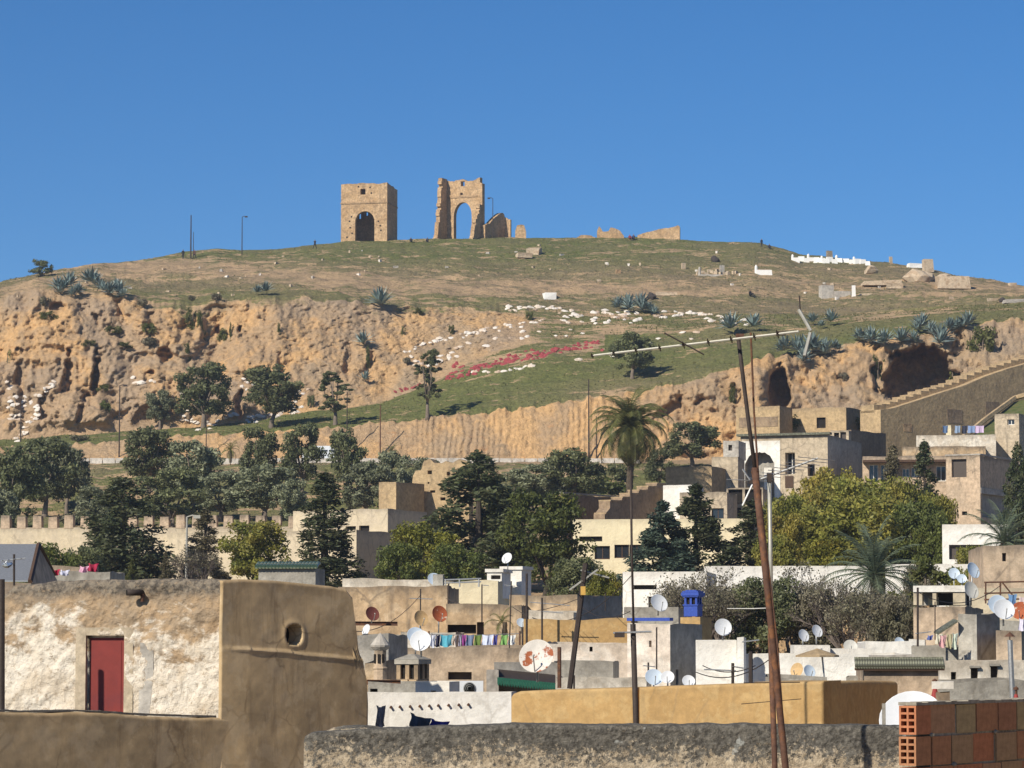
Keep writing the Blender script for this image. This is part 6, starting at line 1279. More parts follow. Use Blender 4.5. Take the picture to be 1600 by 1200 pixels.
def parasol():
    Y = 76; t, b = P(1277, 1013, Y), P(1289, 1070, Y); o = thing('roof_parasol', b, 'faded flat parasol on a thin pole above the white terrace', 'parasol'); MB().tube([Vector((t.x + .1, t.y, t.z)), b], .022, 6).build('pole', M['metal'], o)
    m = MB(); k = ppm(Y); r = 34 / k; n = 8; m.v = [(t.x, t.y, t.z)] + [(t.x + r * math.cos(6.283 * i / n), t.y + r * math.sin(6.283 * i / n), t.z - .17) for i in range(n)] + [(t.x + r * math.cos(6.283 * i / n), t.y + r * math.sin(6.283 * i / n), t.z - .21) for i in range(n)]
    m.f = [(0, 1 + i, 1 + (i + 1) % n) for i in range(n)] + [(1 + i, 9 + i, 9 + (i + 1) % n, 1 + (i + 1) % n) for i in range(n)]; m.build('canopy', M['ramp'], o)
parasol()
Blk('rubble_parapet', 'crumbling grey parapet top behind the ochre wall', 1196, 1292, None, 1057, 70, M['greyl'], a=6, D=.6, cat='parapet', jit=.14); Blk('concrete_block', 'grey concrete block standing on the roof left of the tiled eave', 1322, 1343, None, 1055, 66, M['greyl'], a=12, D=.4, yb=1110, cat='block')
def tiled_house():
    B = Blk('house', 'pinkish tan house with a mossy green tiled eave', 1350, 1466, None, 1046, 63, M['tan2'], a=4, D=4, jit=0); n = 34; L = B.W + .3
    e = B.FL + B.TL * .18 + Vector((0, 0, B.z1 - .02))
    MB().obox(e + B.NF * .13, -B.TL * L, -B.NF * .35, Vector((0, 0, .05))).build('eave_board', M['wood'], B.root)
    tm = MB().tube([(0, 0, 0), (0, .38, .16)], [.036, .032], 8).mesh('roof_tile', M['tiled'])
    for i in range(n): obj('roof_tile', tm, B.root, loc=e - B.TL * (L * (i + .5) / n) + B.NF * .17 + Vector((0, 0, .07)) - OFF[B.root], rot=(0, 0, -R(4)))
    MB().obox(e + B.NF * -.2 + Vector((0, 0, .2)), -B.TL * L, -B.NF * .12, Vector((0, 0, .07))).build('ridge', M['tiled'], B.root)
tiled_house()
Blk('water_tank', 'small white box on the roof behind the tiled eave', 1450, 1464, None, 1027, 68, M['white'], yb=1050, a=8, D=.4, cat='box', jit=0)
lg = Blk('house', 'tan house topped by a white-framed open loggia', 1427, 1508, 1522, 948, 98, M['tan2'], a=14, D=6)
def loggia():
    o = thing('roof_loggia', (lg.C.x, lg.C.y, lg.z1), 'white concrete loggia frame with a dark interior on the tan house roof', 'loggia'); b = lg.FL + Vector((0, 0, lg.z1 + .06)); U = -lg.TL; W_ = lg.W; Hh = P(1465, 917, 98).z - lg.z1
    for u, w in ((0, .28), (W_ - .38, .38), (W_ * .37, .12)): MB().obox(b + U * u - lg.NF * .05, U * w, -lg.NF * .4, Vector((0, 0, Hh - .22))).build('pillar', M['creamw'], o)
    MB().obox(b + Vector((0, 0, Hh - .216)), U * W_, -lg.NF * 2.2, Vector((0, 0, .2))).build('roof_beam', M['white'], o)
    MB().obox(b - lg.NF * 2.0, U * W_, -lg.NF * .15, Vector((0, 0, Hh - .22))).build('back_wall', M['dim'], o); MB().obox(b - lg.NF * 1.4, U * W_ * .36, -lg.NF * .1, Vector((0, 0, Hh - .22))).build('grey_partition', M['greyl'], o); MB().obox(b + U * W_ * .22 - lg.NF * 1.0, U * W_ * .2, -lg.NF * .1, Vector((0, 0, Hh * .42))).build('low_white_wall', M['cream'], o)  # back wall coloured dim, painting the loggia's inner shade
loggia()
Blk('house', 'white terrace wall sloping down left of the loggia house', 1420, 1445, None, 1000, 92, M['white'], a=8, D=3)
Blk('house', 'rough grey cement terrace wall below the pastel laundry', 1424, 1505, None, 1010, 85, M['greyl'], a=8, D=4)
Blk('stair_tower', 'grey cement stair head with a shaded right side at the far right roofs', 1497, 1526, 1562, 958, 84, M['greyl'], a=34, cat='stair tower', jit=.12)
Blk('house', 'tan parapet block right of the grey stair head', 1556, 1596, 1610, 986, 82, M['tan2'], a=14, D=3)
Blk('house', 'grey roof wall behind the big white dishes at the right edge', 1552, 1660, None, 970, 88, M['greyl'], a=4, D=3)
w5 = Blk('house', 'pale weathered wall with three small niche windows at the right edge', 1468, 1660, None, 1034, 76, M['whiteold'], a=3, D=4, front=[(1486, 1050, 1494, 1070, 'dim'), (1517, 1044, 1528, 1063, 'dim'), (1548, 1041, 1559, 1059, 'dim')], jit=.07)
for x, y in ((1522.5, 1043), (1553.5, 1040)):
    p = w5.on(x - 8, y + .5, .005); MB().obox(p, -w5.TL * (16 / ppm(76)), w5.NF * .1, Vector((0, 0, .05))).build('window_hood', M['greyl'], w5.root)
Blk('house', 'rough grey-brown wall below the three niche windows', 1466, 1660, None, 1064, 70, M['greyl'], a=-6, D=3, jit=.12)
def stovepipe(x, y0, y1, Y, label, r=.055):
    o = thing('chimney_pipe', P(x, y1, Y), label, 'chimney'); t, b = P(x - 4, y0, Y), P(x, y1, Y); MB().tube([t, b], r, 8).build('pipe', M['metal'], o); MB().lathe([(r * 2.2, 0), (r * 1.2, .05), (.005, .1)], 10, t + Vector((0, 0, .07))).build('cowl', M['rust'], o); MB().tube([t + Vector((0, 0, .08)), t - Vector((0, 0, .02))], .01, 4).build('strut', M['rust'], o)
stovepipe(1582, 1000, 1092, 66, 'long thin metal stovepipe with a conical cowl at the right edge')
def redcone(px, y0, y1, Y, label):
    o = thing('red_vent_cone', P(px, y1, Y), label, 'vent'); b = P(px, y1, Y); h = P(px, y0, Y).z - b.z; k = ppm(Y); MB().lathe([(9 / k, -.4), (9 / k, 0), (4 / k, h * .6), (2.6 / k, h * .8)], 10, b).build('cone', flat('red_paint', (.30, .045, .04), .6), o); MB().tube([b + Vector((0, 0, h * .8)), b + Vector((0, 0, h))], 2.2 / k, 7).build('neck', M['rust'], o); MB().lathe([(4 / k, 0), (4 / k, .04), (.5 / k, .07)], 8, b + Vector((0, 0, h))).build('cap', M['rust'], o)
redcone(1461, 1066, 1100, 58, 'red conical vent beside the tiled eave house'); redcone(1588, 1078, 1112, 60, 'red conical vent behind the brick wall at the right edge')
Blk('roof_box', 'small reddish roof box with a white ledge behind the big white dish', 1462, 1484, None, 1081, 56, M['brownwall'], a=8, D=.5, yb=1140, cat='box', cap=M['white'])
for px, py, r, Y, lab, m, az, ti, post in [
    (1130, 980, 13.5, 82, 'round white dish above the bright white house wall', 'dishw', 12, 15, 1002), (1256, 993, 10, 88, 'left one of the two tilted white dishes before the dry trees', 'dishw', 35, 20, 1012), (1277, 986, 10, 88.5, 'right one of the two tilted white dishes before the dry trees', 'dishw', 35, 20, 1012), (1329, 1010, 11, 87.5, 'grey-white dish rising behind the white parapet run', 'dishg', 5, 25, 1030), (1406, 1004, 9, 91.5, 'pale blue dish behind the rounded white parapet', 'dishb', 25, 25, 1020),
    (1245, 1047, 11.5, 72, 'tan dish turned sideways below the parasol', 'disht', -40, 15, 1064), (1265, 1049, 10.5, 72.5, 'pale blue dish right of the tan dish below the parasol', 'dishb', 30, 20, 1064),
    (1491, 896, 9, 108, 'left pale blue dish of three over the loggia', 'dishb', 5, 20, 935), (1503, 904, 7.5, 107, 'smallest pale blue dish of the three over the loggia', 'dishb', 0, 20, 935), (1521, 891, 13, 108, 'tallest pale blue dish over the loggia', 'dishb', 40, 20, 935), (1518, 922, 14, 97, 'cream-grey dish right of the loggia opening', 'dishg', 35, 20, 948),
    (1560, 945, 16, 86, 'pale dish tucked behind the largest right-hand dish', 'dishb', 10, 20, 972), (1569, 952, 17, 84, 'largest white dish on the right-hand roofs', 'dishw', 10, 22, 978), (1594, 954, 14, 85, 'orange rusty dish cut by the right frame edge', 'dishrr', -20, 15, 975), (1530, 1107, 12, 52, 'white dish rim left behind the top of the brick wall', 'dishw', 5, 30, 1140), (1572, 1109, 13, 52, 'white dish rim right behind the top of the brick wall', 'dishw', -10, 30, 1140)]:
    dish(px, py, r, Y, lab, m, az, ti, post)
for i, (x0, y0, x1, y1, Y, c, l) in enumerate([(1462, 990, 1472, 1006, 84, (.62, .58, .46), 'cream shirt on the left of the right-hand laundry'), (1449, 992, 1457, 999, 84, (.10, .13, .32), 'small blue cloth on the right-hand laundry line'), (1468, 992, 1478, 1010, 83.6, (.62, .36, .36), 'pink cloth hanging under the small tin canopy'), (1479, 990, 1487, 1012, 83.6, (.40, .36, .22), 'olive cloth hanging under the small tin canopy'), (1488, 989, 1496, 1012, 83.6, (.55, .60, .50), 'mint cloth hanging under the small tin canopy'), (1575, 928, 1588, 946, 96, (.14, .25, .42), 'blue jeans hanging on the right-edge railing'), (1543, 938, 1556, 945, 96, (.22, .28, .48), 'blue bundle lying on the roof by the railing'), (1592, 966, 1604, 984, 82, (.66, .62, .72), 'white and lilac shirt at the right frame edge'), (1592, 932, 1606, 946, 96, (.66, .52, .50), 'pale pink cloth at the right frame edge')]):
    cloth(x0, y0, x1, y1, Y, c, l, 50 + i, .03)
m = MB(); A_, B_ = P(1466, 992, 84), P(1497, 972, 84); m.obox(A_, B_ - A_, (0, .9, .05), (0, 0, .05)); simple('tin_canopy', m, 'tiled', 'small sloping tin canopy over the pastel laundry', 'canopy')
aerial(1434, 918, 1010, 84, 'dark mast with a low rod left of the loggia house', [((1430, 990), (1455, 987), 3, .25)], r=.03); aerial(1461, 940, 1000, 84, 'thin rod before the loggia house wall', r=.015); aerial(1173, 1018, 1072, 60, 'black mast before the white wall left of the rusty pole', [((1160, 1003), (1186, 1000), 4, .3)], r=.04); aerial(1145, 1036, 1072, 60, 'low black aerial on the white terrace', [((1100, 1046), (1150, 1048), 4, .4), ((1143, 1041), (1162, 1044), 3, .2)], r=.03)
# roofs just behind the plastered house
m = MB(); Y = 58; q = lambda x, y, d=0: P(x, y, Y + d)
tr = thing('tin_roof', q(20, 915), 'grey tin gable roof with a shaded end at the left frame edge', 'roof')
MB().hexa([q(-60, 909), q(46, 909), q(46, 907), q(-60, 907), q(-60, 853, 2.2), q(60, 853, 2.2), q(60, 850, 2.2), q(-60, 850, 2.2)]).build('roof_slope', M['metal'], tr)
MB().add([q(47, 910), q(92, 912, 3.6), q(60.5, 852, 2.3), q(47, 1000), q(92, 1000, 3.6)], [(0, 1, 2), (0, 3, 4, 1)]).build('gable_end', M['tan2'], tr); MB().tube([q(47, 909), q(60.5, 851, 2.25), q(84, 898, 3.4)], .05, 5).build('verge', M['wood'], tr)
MB().obox(q(-70, 1120), q(46, 1120) - q(-70, 1120), (0, 2, 0), (0, 0, q(0, 911).z - q(0, 1120).z)).build('wall', M['tan2'], tr)
o = aerial(22, 866, 915, 55, 'bent aerial wrapped in silver foil on the tin roof', [((2, 876), (40, 872), 4, .3)], r=.02, group=None); lump('foil', 0, 0, 18, 9, '', 'metal', 4, at=P(10, 884, 55)) if False else None
MB().lathe([(.01, -.1), (.05, -.06), (.07, 0), (.04, .06), (.01, .09)], 7, P(12, 882, 55), Vector((1, 0, .2))).build('foil_wrap', flat('crumpled_foil', (.6, .62, .65), .25, .8, var=.3, k=20), o)
Blk('roof_kerb', 'flat concrete roof edge beneath red laundry at the left', 78, 172, None, 893, 74, M['greyl'], a=3, D=2, cat='parapet'); Blk('roof_kerb', 'low tan hut roof behind the red laundry', 76, 132, None, 884, 82, M['tan2'], a=3, D=2, cat='parapet')
for i, (x0, x1, y0, y1, c, l) in enumerate([(80, 93, 889, 898, (.40, .03, .07), 'small red cloth on the left roof line'), (94, 108, 890, 898, (.55, .55, .66), 'white and blue cloth on the left roof line'), (124, 138, 884, 893, (.62, .34, .45), 'pink cloth on the left roof line'), (138, 153, 880, 892, (.36, .03, .07), 'crimson cloth bunched on the left roof line')]): cloth(x0, y0, x1, y1, 73.5, c, l, 80 + i, .05)
gt_ = Blk('tiled_vent_house', 'small grey box with a green tiled coping behind the plastered tower', 404, 493, None, 888, 66, M['greyl'], a=6, D=1.2, cat='rooftop room', jit=0); e = gt_.FL + gt_.TL * .06 + Vector((0, 0, gt_.z1)); tm = MB().tube([(0, 0, 0), (0, .3, .09)], [.045, .04], 8).mesh('coping_tile', M['tile'])
for i in range(18): obj('coping_tile', tm, gt_.root, loc=e - gt_.TL * ((gt_.W + .12) * (i + .5) / 18) + gt_.NF * .1 + Vector((0, 0, .03)) - OFF[gt_.root], rot=(0, 0, -R(6)))
MB().obox(e + gt_.NF * -.15 + Vector((0, 0, .08)), -gt_.TL * (gt_.W + .12), -gt_.NF * .15, Vector((0, 0, .05))).build('coping_ridge', M['tile'], gt_.root)
# ------------------------------------------------------------------ near walls
# unseen roof and blank wall, added outside frame to bounce sun onto shaded faces
rt_ = MB().obox((-14, 4, -13), (30, 0, 0), (0, 38.5, 0), (0, 0, 10.2)).build('unseen_bounce_terrace', M['beige']); tag(rt_, kind='structure')
rt_ = MB().obox((13, 6, -13), (8, 0, 0), (0, 52, 0), (0, 0, 16)).build('unseen_bounce_wall', M['tan2']); tag(rt_, kind='structure')
# plastered tower and parapet, one wall plane receding to the right in the shade
adobe = plaster('brown_adobe', (.54, .385, .21), (.40, .285, .155), stain=(.22, .145, .075), peelc=(.57, .43, .26), peel=.5, top=.35, streak=.6, k=2.2, contrast=.12, bump=.05)
aA = R(41); U = Vector((math.cos(aA), math.sin(aA), 0)); N = Vector((U.y, -U.x, 0)); O = P(0, 1113, 45); O0 = Vector((O.x, O.y, 0))
uu_ = lambda px, py=1113: solve(O, U, px, py); zz_ = lambda px, py: hit(px, py, O, N).z
sf = lambda x, a, b: np.clip((x - a) / (b - a), 0, 1)
nu0, nu1 = uu_(447, 992), uu_(472, 992); nz0, nz1 = zz_(460, 1007), zz_(460, 977)
seam = lambda u: np.interp(u, [uu_(347), uu_(440), uu_(480), uu_(565)], [zz_(347, 1011), zz_(440, 1017), zz_(480, 1022), zz_(565, 1030)])
def adisp(u, z):
    d = .022 * fbm(u * 1.1, z * 1.1, 0, 3, 3) + .003 * fbm(u * 6, z * 6, 0, 5, 3)
    d = d + .035 * (z < seam(u)) * sf(u, tx[0], tx[0] + .5); d = d + .02 * np.exp(-((z - seam(u) + .02) / .03) ** 2) * sf(u, tx[0], tx[0] + .3)
    e = np.sqrt(np.abs((u - (nu0 + nu1) / 2) / ((nu1 - nu0) / 2)) ** 2.6 + np.abs((z - (nz0 + nz1) / 2) / ((nz1 - nz0) / 2)) ** 2.6) ** .5
    return d - .9 * (e < 1.0) + .012 * np.exp(-((e - 1.15) / .15) ** 2)
tw = thing('plastered_tower', (O.x, O.y, -13), 'brown plastered tower block in shade with a small oval niche', 'house')
tp = [(347, 907), (375, 905), (430, 907), (480, 912), (520, 916), (542, 921), (551, 932), (554, 960), (560, 1010), (566, 1034), (571, 1060), (573.5, 1100), (575, 1180)]
tx = [uu_(*p) for p in tp]; tz = [zz_(*p) for p in tp]; us = sorted(set(list(np.linspace(tx[0], tx[-1], 110)) + list(np.linspace(nu0 - .05, nu1 + .05, 40)) + tx))
relief(O0, U, N, us, lambda u: float(np.interp(u, tx, tz)), -4.5, 170, .06, .05, adisp, left=False).build('wall', adobe, tw, True)
MB().obox(O0 + U * (tx[0] + 1.4) - N * .95 + Vector((0, 0, -13)), U * (tx[-1] - tx[0] - 1.7), -N * 1.1, Vector((0, 0, 13 + tz[4] - .1))).build('back_wall', adobe, tw)
MB().obox(O0 + U * (tx[0] + 2.0) - N * .065 + Vector((0, 0, zz_(542, 926) - .3)), U * (tx[6] - tx[0] - 2.05), -N * 2.0, Vector((0, 0, .3))).obox(O0 + U * (tx[0] + .5) - N * .065 + Vector((0, 0, zz_(480, 918) - .28)), U * 1.49, -N * .45, Vector((0, 0, .28))).build('roof', adobe, tw)
MB().quad(O0 + U * (nu0 - .03) - N * .34 + Vector((0, 0, nz0 - .03)), O0 + U * (nu1 + .03) - N * .34 + Vector((0, 0, nz0 - .03)), O0 + U * (nu1 + .03) - N * .34 + Vector((0, 0, nz1 + .03)), O0 + U * (nu0 - .03) - N * .34 + Vector((0, 0, nz1 + .03))).build('niche_shade_sheet', M['dark'], tw)  # dark sheet put in the niche to imitate its shade
MB().obox(O0 + U * tx[0] - N * .6 + Vector((0, 0, -13)), U * (tx[-1] - tx[0] - .1), N * .5, Vector((0, 0, 8.6))).build('lower_wall', adobe, tw)
pw = thing('terrace_parapet', (O.x - .7, O.y - .7, -13), 'brown plastered terrace parapet in shade below the red door', 'wall')
px_ = [uu_(-120), uu_(0), uu_(60), uu_(130), uu_(200), uu_(270), uu_(362)]; pz = [zz_(0, 1112)] * 2 + [zz_(60, 1114), zz_(130, 1112), zz_(200, 1117), zz_(270, 1120), zz_(346, 1123)]
relief(O0 - N * .006, U, N, list(np.linspace(px_[0], px_[-1], 120)), lambda u: float(np.interp(u, px_, pz)) + .012 * n1(u * 4, 2), -4.5, 70, .38, .05, lambda u, z: .014 * fbm(u * 1.2, z * 1.2, 0, 8, 3) + .003 * fbm(u * 9, z * 9, 0, 9, 3), ends=False).build('wall', adobe, pw, True)
MB().obox(O0 + U * px_[0] - N * .4 + Vector((0, 0, -13)), U * (px_[-1] - px_[0]), N * .3, Vector((0, 0, 8.6))).build('lower_wall', adobe, pw)
cp = MB(); g = random.Random(2)
cpt = [O0 + U * u - N * .2 + Vector((0, 0, float(np.interp(u, px_, pz)) + .004)) for u in np.linspace(px_[0], px_[-1] - .25, 40)]
for a, b in zip(cpt, cpt[1:]): h = Vector((0, 0, .028 + .012 * n1(a.x * 5, 1))); cp.obox(a - N * .12, b - a, N * .27, h)
cp.build('mortar_cap', plaster('dark_mortar', (.13, .115, .10), (.18, .16, .13), top=0, k=4), pw)
# rubble-built house with the red door
wm = NT('peeling_whitewash_rubble'); p = wm.scl(wm.pos, (1.5, 1.5, 1.5))
gz = wm.sepz(wm.tc.outputs['Generated'])[2]
base = wm.mix(wm.ramp(wm.noise(p, 2.2, 8, .72), .4, .6), (.46, .32, .19), (.36, .27, .18))
pe = wm.math('ADD', wm.noise(wm.scl(p, (1, 1, 1.6)), .85, 9, .70, .3), wm.math('MULTIPLY', wm.math('SUBTRACT', .67, gz), .42))
base = wm.mix(wm.ramp(pe, .47, .57), base, wm.mix(wm.ramp(wm.noise(p, 1.2, 6), .4, .65), (.78, .70, .58), (.66, .56, .43)))
base = wm.mix(wm.ramp(wm.math('ADD', gz, wm.math('MULTIPLY', wm.noise(p, 1.3, 8, .7), .22)), .945, 1.04), base, wm.mix(wm.ramp(wm.noise(p, 7, 5, .7), .4, .6), (.10, .085, .07), (.24, .20, .15)))
base = wm.mix(wm.ramp(wm.noise(p, 8, 7, .8), .54, .62, 0, .75), base, (.36, .265, .17))
wm.bump(wm.math('ADD', wm.noise(p, 3.0, 8, .75), wm.math('MULTIPLY', wm.noise(p, 12, 4, .7), .35)), .8, .06); wmm = wm.done(base, .95)
aB = R(13); Cw = P(352, 903, 49.2); TL = Vector((-math.cos(aB), math.sin(aB), 0)); NB = Vector((-math.sin(aB), -math.cos(aB), 0)); Lw = solve(Cw, TL, 4, 925); FLw = Vector((Cw.x, Cw.y, 0)) + TL * Lw; f = lambda px, py: uvp(px, py, FLw, -TL, NB)
hs_ = thing('rubble_house', (Cw.x, Cw.y, -13), 'peeling whitewashed rubble house with a plain red door', 'house')
tpx = [(4, 927), (20, 916), (60, 910), (110, 907), (170, 905), (205, 906), (240, 903), (300, 905), (330, 903), (352, 905)]; wx = [f(*q)[0] for q in tpx]; wz = [f(*q)[1] for q in tpx]
d0, d1, dz = f(134, 1050)[0], f(194, 1050)[0], f(160, 993)[1]; zf = f(160, 1150)[1]
wt = lambda u: float(np.interp(u, wx, wz)) + .025 * n1(u * 3.5, 6, 0, 2, 4)
dsp = lambda u, z: .05 * fbm(u * 2.2, z * 2.2, 0, 13, 4) + .028 * fbm(u * 8, z * 8, 0, 15, 3)
def piece(ua, ub, bot, topf, nu, nv, nm): relief(FLw, -TL, NB, list(np.linspace(ua, ub, nu)), topf, bot, nv, .5, .03, dsp, ends=False).build(nm, wmm, hs_, True)
import functools
def door_disp(u, z): return np.where((u > d0 - .01) & (u < d1 + .01) & (z < dz), -.16, dsp(u, z))
us = sorted(set(list(np.linspace(0, Lw, 260)) + [d0 - .012, d0 - .008, d1 + .008, d1 + .012]))
# strip above and beside the doorway keep the masonry relief; the doorway itself is set back
relief(FLw, -TL, NB, us, wt, zf, 150, .5, .12, door_disp, ends=False).build('masonry_wall', wmm, hs_, True)
MB().obox(FLw + Vector((0, 0, -13)) - NB * .6, -TL * Lw, NB * .45, Vector((0, 0, zf + 12.99))).build('lower_wall', wmm, hs_)
MB().obox(FLw + Vector((0, 0, -13)) - NB * 3, -TL * Lw, NB * .3, Vector((0, 0, Cw.z + 12.8))).build('back_wall', wmm, hs_)
red = flat('red_door_paint', (.20, .032, .026), .5, var=.10, k=1.4, c2=(.17, .03, .028))
dr = MB().obox(FLw + (-TL) * (d0 + .035) - NB * .13 + Vector((0, 0, zf)), -TL * (d1 - d0 - .06), NB * .04, Vector((0, 0, dz - zf - .035))).build('door', red, hs_)
MB().obox(FLw + (-TL) * (d0 + .09) - NB * .088 + Vector((0, 0, zf + .02)), -TL * (d1 - d0 - .17), NB * .006, Vector((0, 0, dz - zf - .11))).build('door_panel', red, dr)
pl = plaster('bare_cement_surround', (.50, .41, .29), (.44, .36, .26), top=0, k=2.5, streak=.15)
fr = MB(); fr.obox(FLw + (-TL) * (d0 - .17) + Vector((0, 0, zf)) - NB * .05, -TL * .17, NB * .065, Vector((0, 0, dz - zf + .13))); fr.obox(FLw + (-TL) * (d1 + .0) + Vector((0, 0, zf)) - NB * .05, -TL * .15, NB * .065, Vector((0, 0, dz - zf + .13))); fr.obox(FLw + (-TL) * (d0 + .002) + Vector((0, 0, dz + .003)) - NB * .05, -TL * (d1 - d0 - .004), NB * .063, Vector((0, 0, .125))); fr.build('door_surround', pl, hs_)
wpl = plaster('fresh_lime_patch', (.74, .68, .58), (.66, .60, .50), top=0, k=3, streak=.1)
def patch(pts, mat, nm, out=.022):
    q = [hit(x, y, FLw + NB * out, NB) for x, y in pts]; c = sum(q, Vector()) / len(q); m = MB(); n = len(q); m.v = [tuple(c + NB * .012)] + [tuple(x) for x in q] + [tuple(x - NB * .09) for x in q]; m.f = [(0, 1 + i, 1 + (i + 1) % n) for i in range(n)] + [(1 + i, 1 + n + i, 1 + n + (i + 1) % n, 1 + (i + 1) % n) for i in range(n)]; m.build(nm, mat, hs_)
patch([(219, 1004), (240, 1006), (239, 1060), (233, 1118), (216, 1118), (218, 1050)], M['concrete'], 'cement_patch', .006)
sp_ = f(222, 926); pp = FLw + (-TL) * sp_[0] + Vector((0, 0, sp_[1])); MB().tube([pp - NB * .05, pp + NB * .12 + TL * .03, pp + NB * .24 + TL * .17], .052, 10).build('drain_spout', M['pole'], hs_, True); MB().tube([pp + NB * .235 + TL * .165, pp + NB * .242 + TL * .172], .042, 10).build('spout_mouth_shade', M['dark'], hs_)  # dark disc on the end paints the spout's inner shade
MB().tube([pp + NB * .06 - TL * .03 - Vector((0, 0, .02)), pp + NB * .05 - TL * .02 - Vector((0, 0, .14))], .03, 7).build('drip_pipe', M['rust'], hs_)
MB().tube([P(3, 905, 48.2), P(3, 1115, 48.2), P(3, 1600, 48.2)], .045, 8).build('drainpipe', M['pole'], hs_)
# ochre parapet block (two lengths) with its shaded end
def ochre(px0, px1, pts, nm, lab, side=None):
    Y = 46; aC = R(20); C = P(1287, 1064, Y); TLo = Vector((-math.cos(aC), math.sin(aC), 0)); NO = Vector((-math.sin(aC), -math.cos(aC), 0)); C0 = Vector((C.x, C.y, 0)); O_ = C0
    L1_, L0_ = solve(C, TLo, px0, 1075), solve(C, TLo, px1, 1066); FLo = C0 + TLo * L1_; ff_ = lambda px, py: uvp(px, py, FLo, -TLo, NO)
    xs = [ff_(*q)[0] for q in pts]; zz = [ff_(*q)[1] for q in pts]; o = thing(nm, (C0.x, C0.y, -13), lab, 'wall')
    relief(FLo, -TLo, NO, list(np.linspace(0, L1_ - L0_, 120)), lambda u: float(np.interp(u, xs, zz)), zz[-1] - 1.6, 50, 1.0, .05, lambda u, z: .02 * fbm(u * 1.1, z * 1.1, 0, 23, 4) + .006 * fbm(u * 7, z * 7, 0, 25, 3)).build('wall', M['ochre'], o, True)
    MB().obox(FLo + Vector((0, 0, -13)) - NO * .95, -TLo * (L1_ - L0_), NO * .85, Vector((0, 0, zz[-1] + 11.42))).build('base', M['ochre'], o)
    if side:
        TBo = -NO; Ls = solve(C, TBo, side, 1070); sm = plaster('shaded_ochre_end', (.42, .27, .115), (.34, .22, .10), stain=(.2, .14, .08), k=3, top=.1, contrast=.1, bump=.12)
        relief(C0 + TBo * .055, TBo, -TLo, list(np.linspace(0, Ls, 50)), lambda u: C.z - .02 - .05 * (u / Ls) ** 3, C.z - 1.6, 40, 1.0, .07, lambda u, z: .015 * fbm(u * 2, z * 2, 0, 27, 3)).build('end_wall', M['ochre'], o, True)
        MB().obox(C0 + TBo * .1 + TLo * .15 + Vector((0, 0, C.z - 1.5)), TBo * (Ls - .1), TLo * .8, Vector((0, 0, 1.44))).build('core', M['ochre'], o)
    return o
ochre(797, 991, [(797, 1092), (801, 1084), (812, 1080), (850, 1078), (991, 1074)], 'ochre_parapet', 'shorter smooth ochre parapet left of the tall antenna pole')
ochre(997, 1287, [(997, 1074), (1010, 1073), (1150, 1068), (1287, 1064)], 'ochre_parapet', 'longer smooth ochre parapet with a dark shaded end', 1404)
# white wall with pegs and hanging cloth
wp = Blk('pegged_wall', 'whitewashed terrace wall with a row of brown pegs', 560, 799, None, 1082, 53, plaster('near_whitewash', (.76, .73, .68), (.68, .65, .59), stain=(.40, .36, .31), peelc=(.52, .47, .40), peel=.15, top=.15, streak=.3, k=2.5, contrast=.1), a=5, D=1, cat='wall', jit=.03)
for i, x in enumerate([611, 625, 641, 656, 671, 685, 701, 717, 732]):
    p = wp.on(x, 1104 - i * .5, 0); MB().tube([p - wp.NF * .02, p + wp.NF * .06 + Vector((0, 0, -.015))], .022, 6).build('peg', M['rust'], wp.root)
cloth(588, 1102, 601, 1136, 52.2, (.26, .28, .32), 'grey cloth hanging at the left end of the pegged wall', 91, .06); cloth(641, 1113, 672, 1134, 52, (.055, .085, .12), 'dark slate blanket slung from the pegged wall', 92, .05, skew=9); cloth(672.5, 1122, 701, 1135, 51.9, (.03, .04, .30), 'bright blue blanket slung beside the slate one', 93, .05, skew=5)
# rubble wall across the bottom
rm = NT('lichen_rubble'); p = rm.scl(rm.pos, (1, 1, 1)); gz = rm.sepz(rm.tc.outputs['Generated'])[2]
stone = rm.mix(rm.ramp(rm.noise(p, 5, 8, .75), .38, .62), (.36, .28, .185), (.50, .41, .29)); lich = rm.mix(rm.ramp(rm.noise(p, 16, 6, .75), .40, .60), (.075, .068, .057), (.16, .145, .12))
lf = rm.math('ADD', rm.math('MULTIPLY', rm.math('SUBTRACT', gz, .62), 2.2), rm.math('MULTIPLY', rm.math('SUBTRACT', rm.math('ADD', rm.noise(p, 22, 6, .82), rm.math('MULTIPLY', rm.noise(p, 2.2, 4), .5)), .75), 4.2))
c_ol = rm.mix(rm.ramp(lf, -.35, .15), stone, lich); c_ol = rm.mix(rm.ramp(rm.noise(p, 3.2, 4), .66, .70, 0, .7), c_ol, (.42, .42, .38)); c_ol = rm.val(c_ol, rm.ramp(rm.noise(p, 30, 4, .7), .3, .7, .75, 1.2))
rm.bump(rm.math('ADD', rm.noise(p, 12, 6, .8), rm.noise(p, 34, 3, .7)), .9, .02); rmm = rm.done(c_ol, .97)
Or = P(474, 1150, 27); tpr = [(474, 1160), (476, 1152), (484, 1146), (496, 1143), (530, 1141), (600, 1138), (700, 1134), (800, 1132), (1000, 1133), (1150, 1132), (1290, 1134), (1350, 1133), (1420, 1135), (1700, 1138)]
fr_ = lambda px, py: uvp(px, py, Or, Vector((1, 0, 0)), Vector((0, -1, 0))); xr = [fr_(*q)[0] for q in tpr]; zr = [fr_(*q)[1] for q in tpr]; zbr = fr_(800, 1260)[1]
rw = thing('rubble_wall', (Or.x, Or.y, -13), 'rough grey lichen-covered rubble wall across the bottom foreground', 'wall')
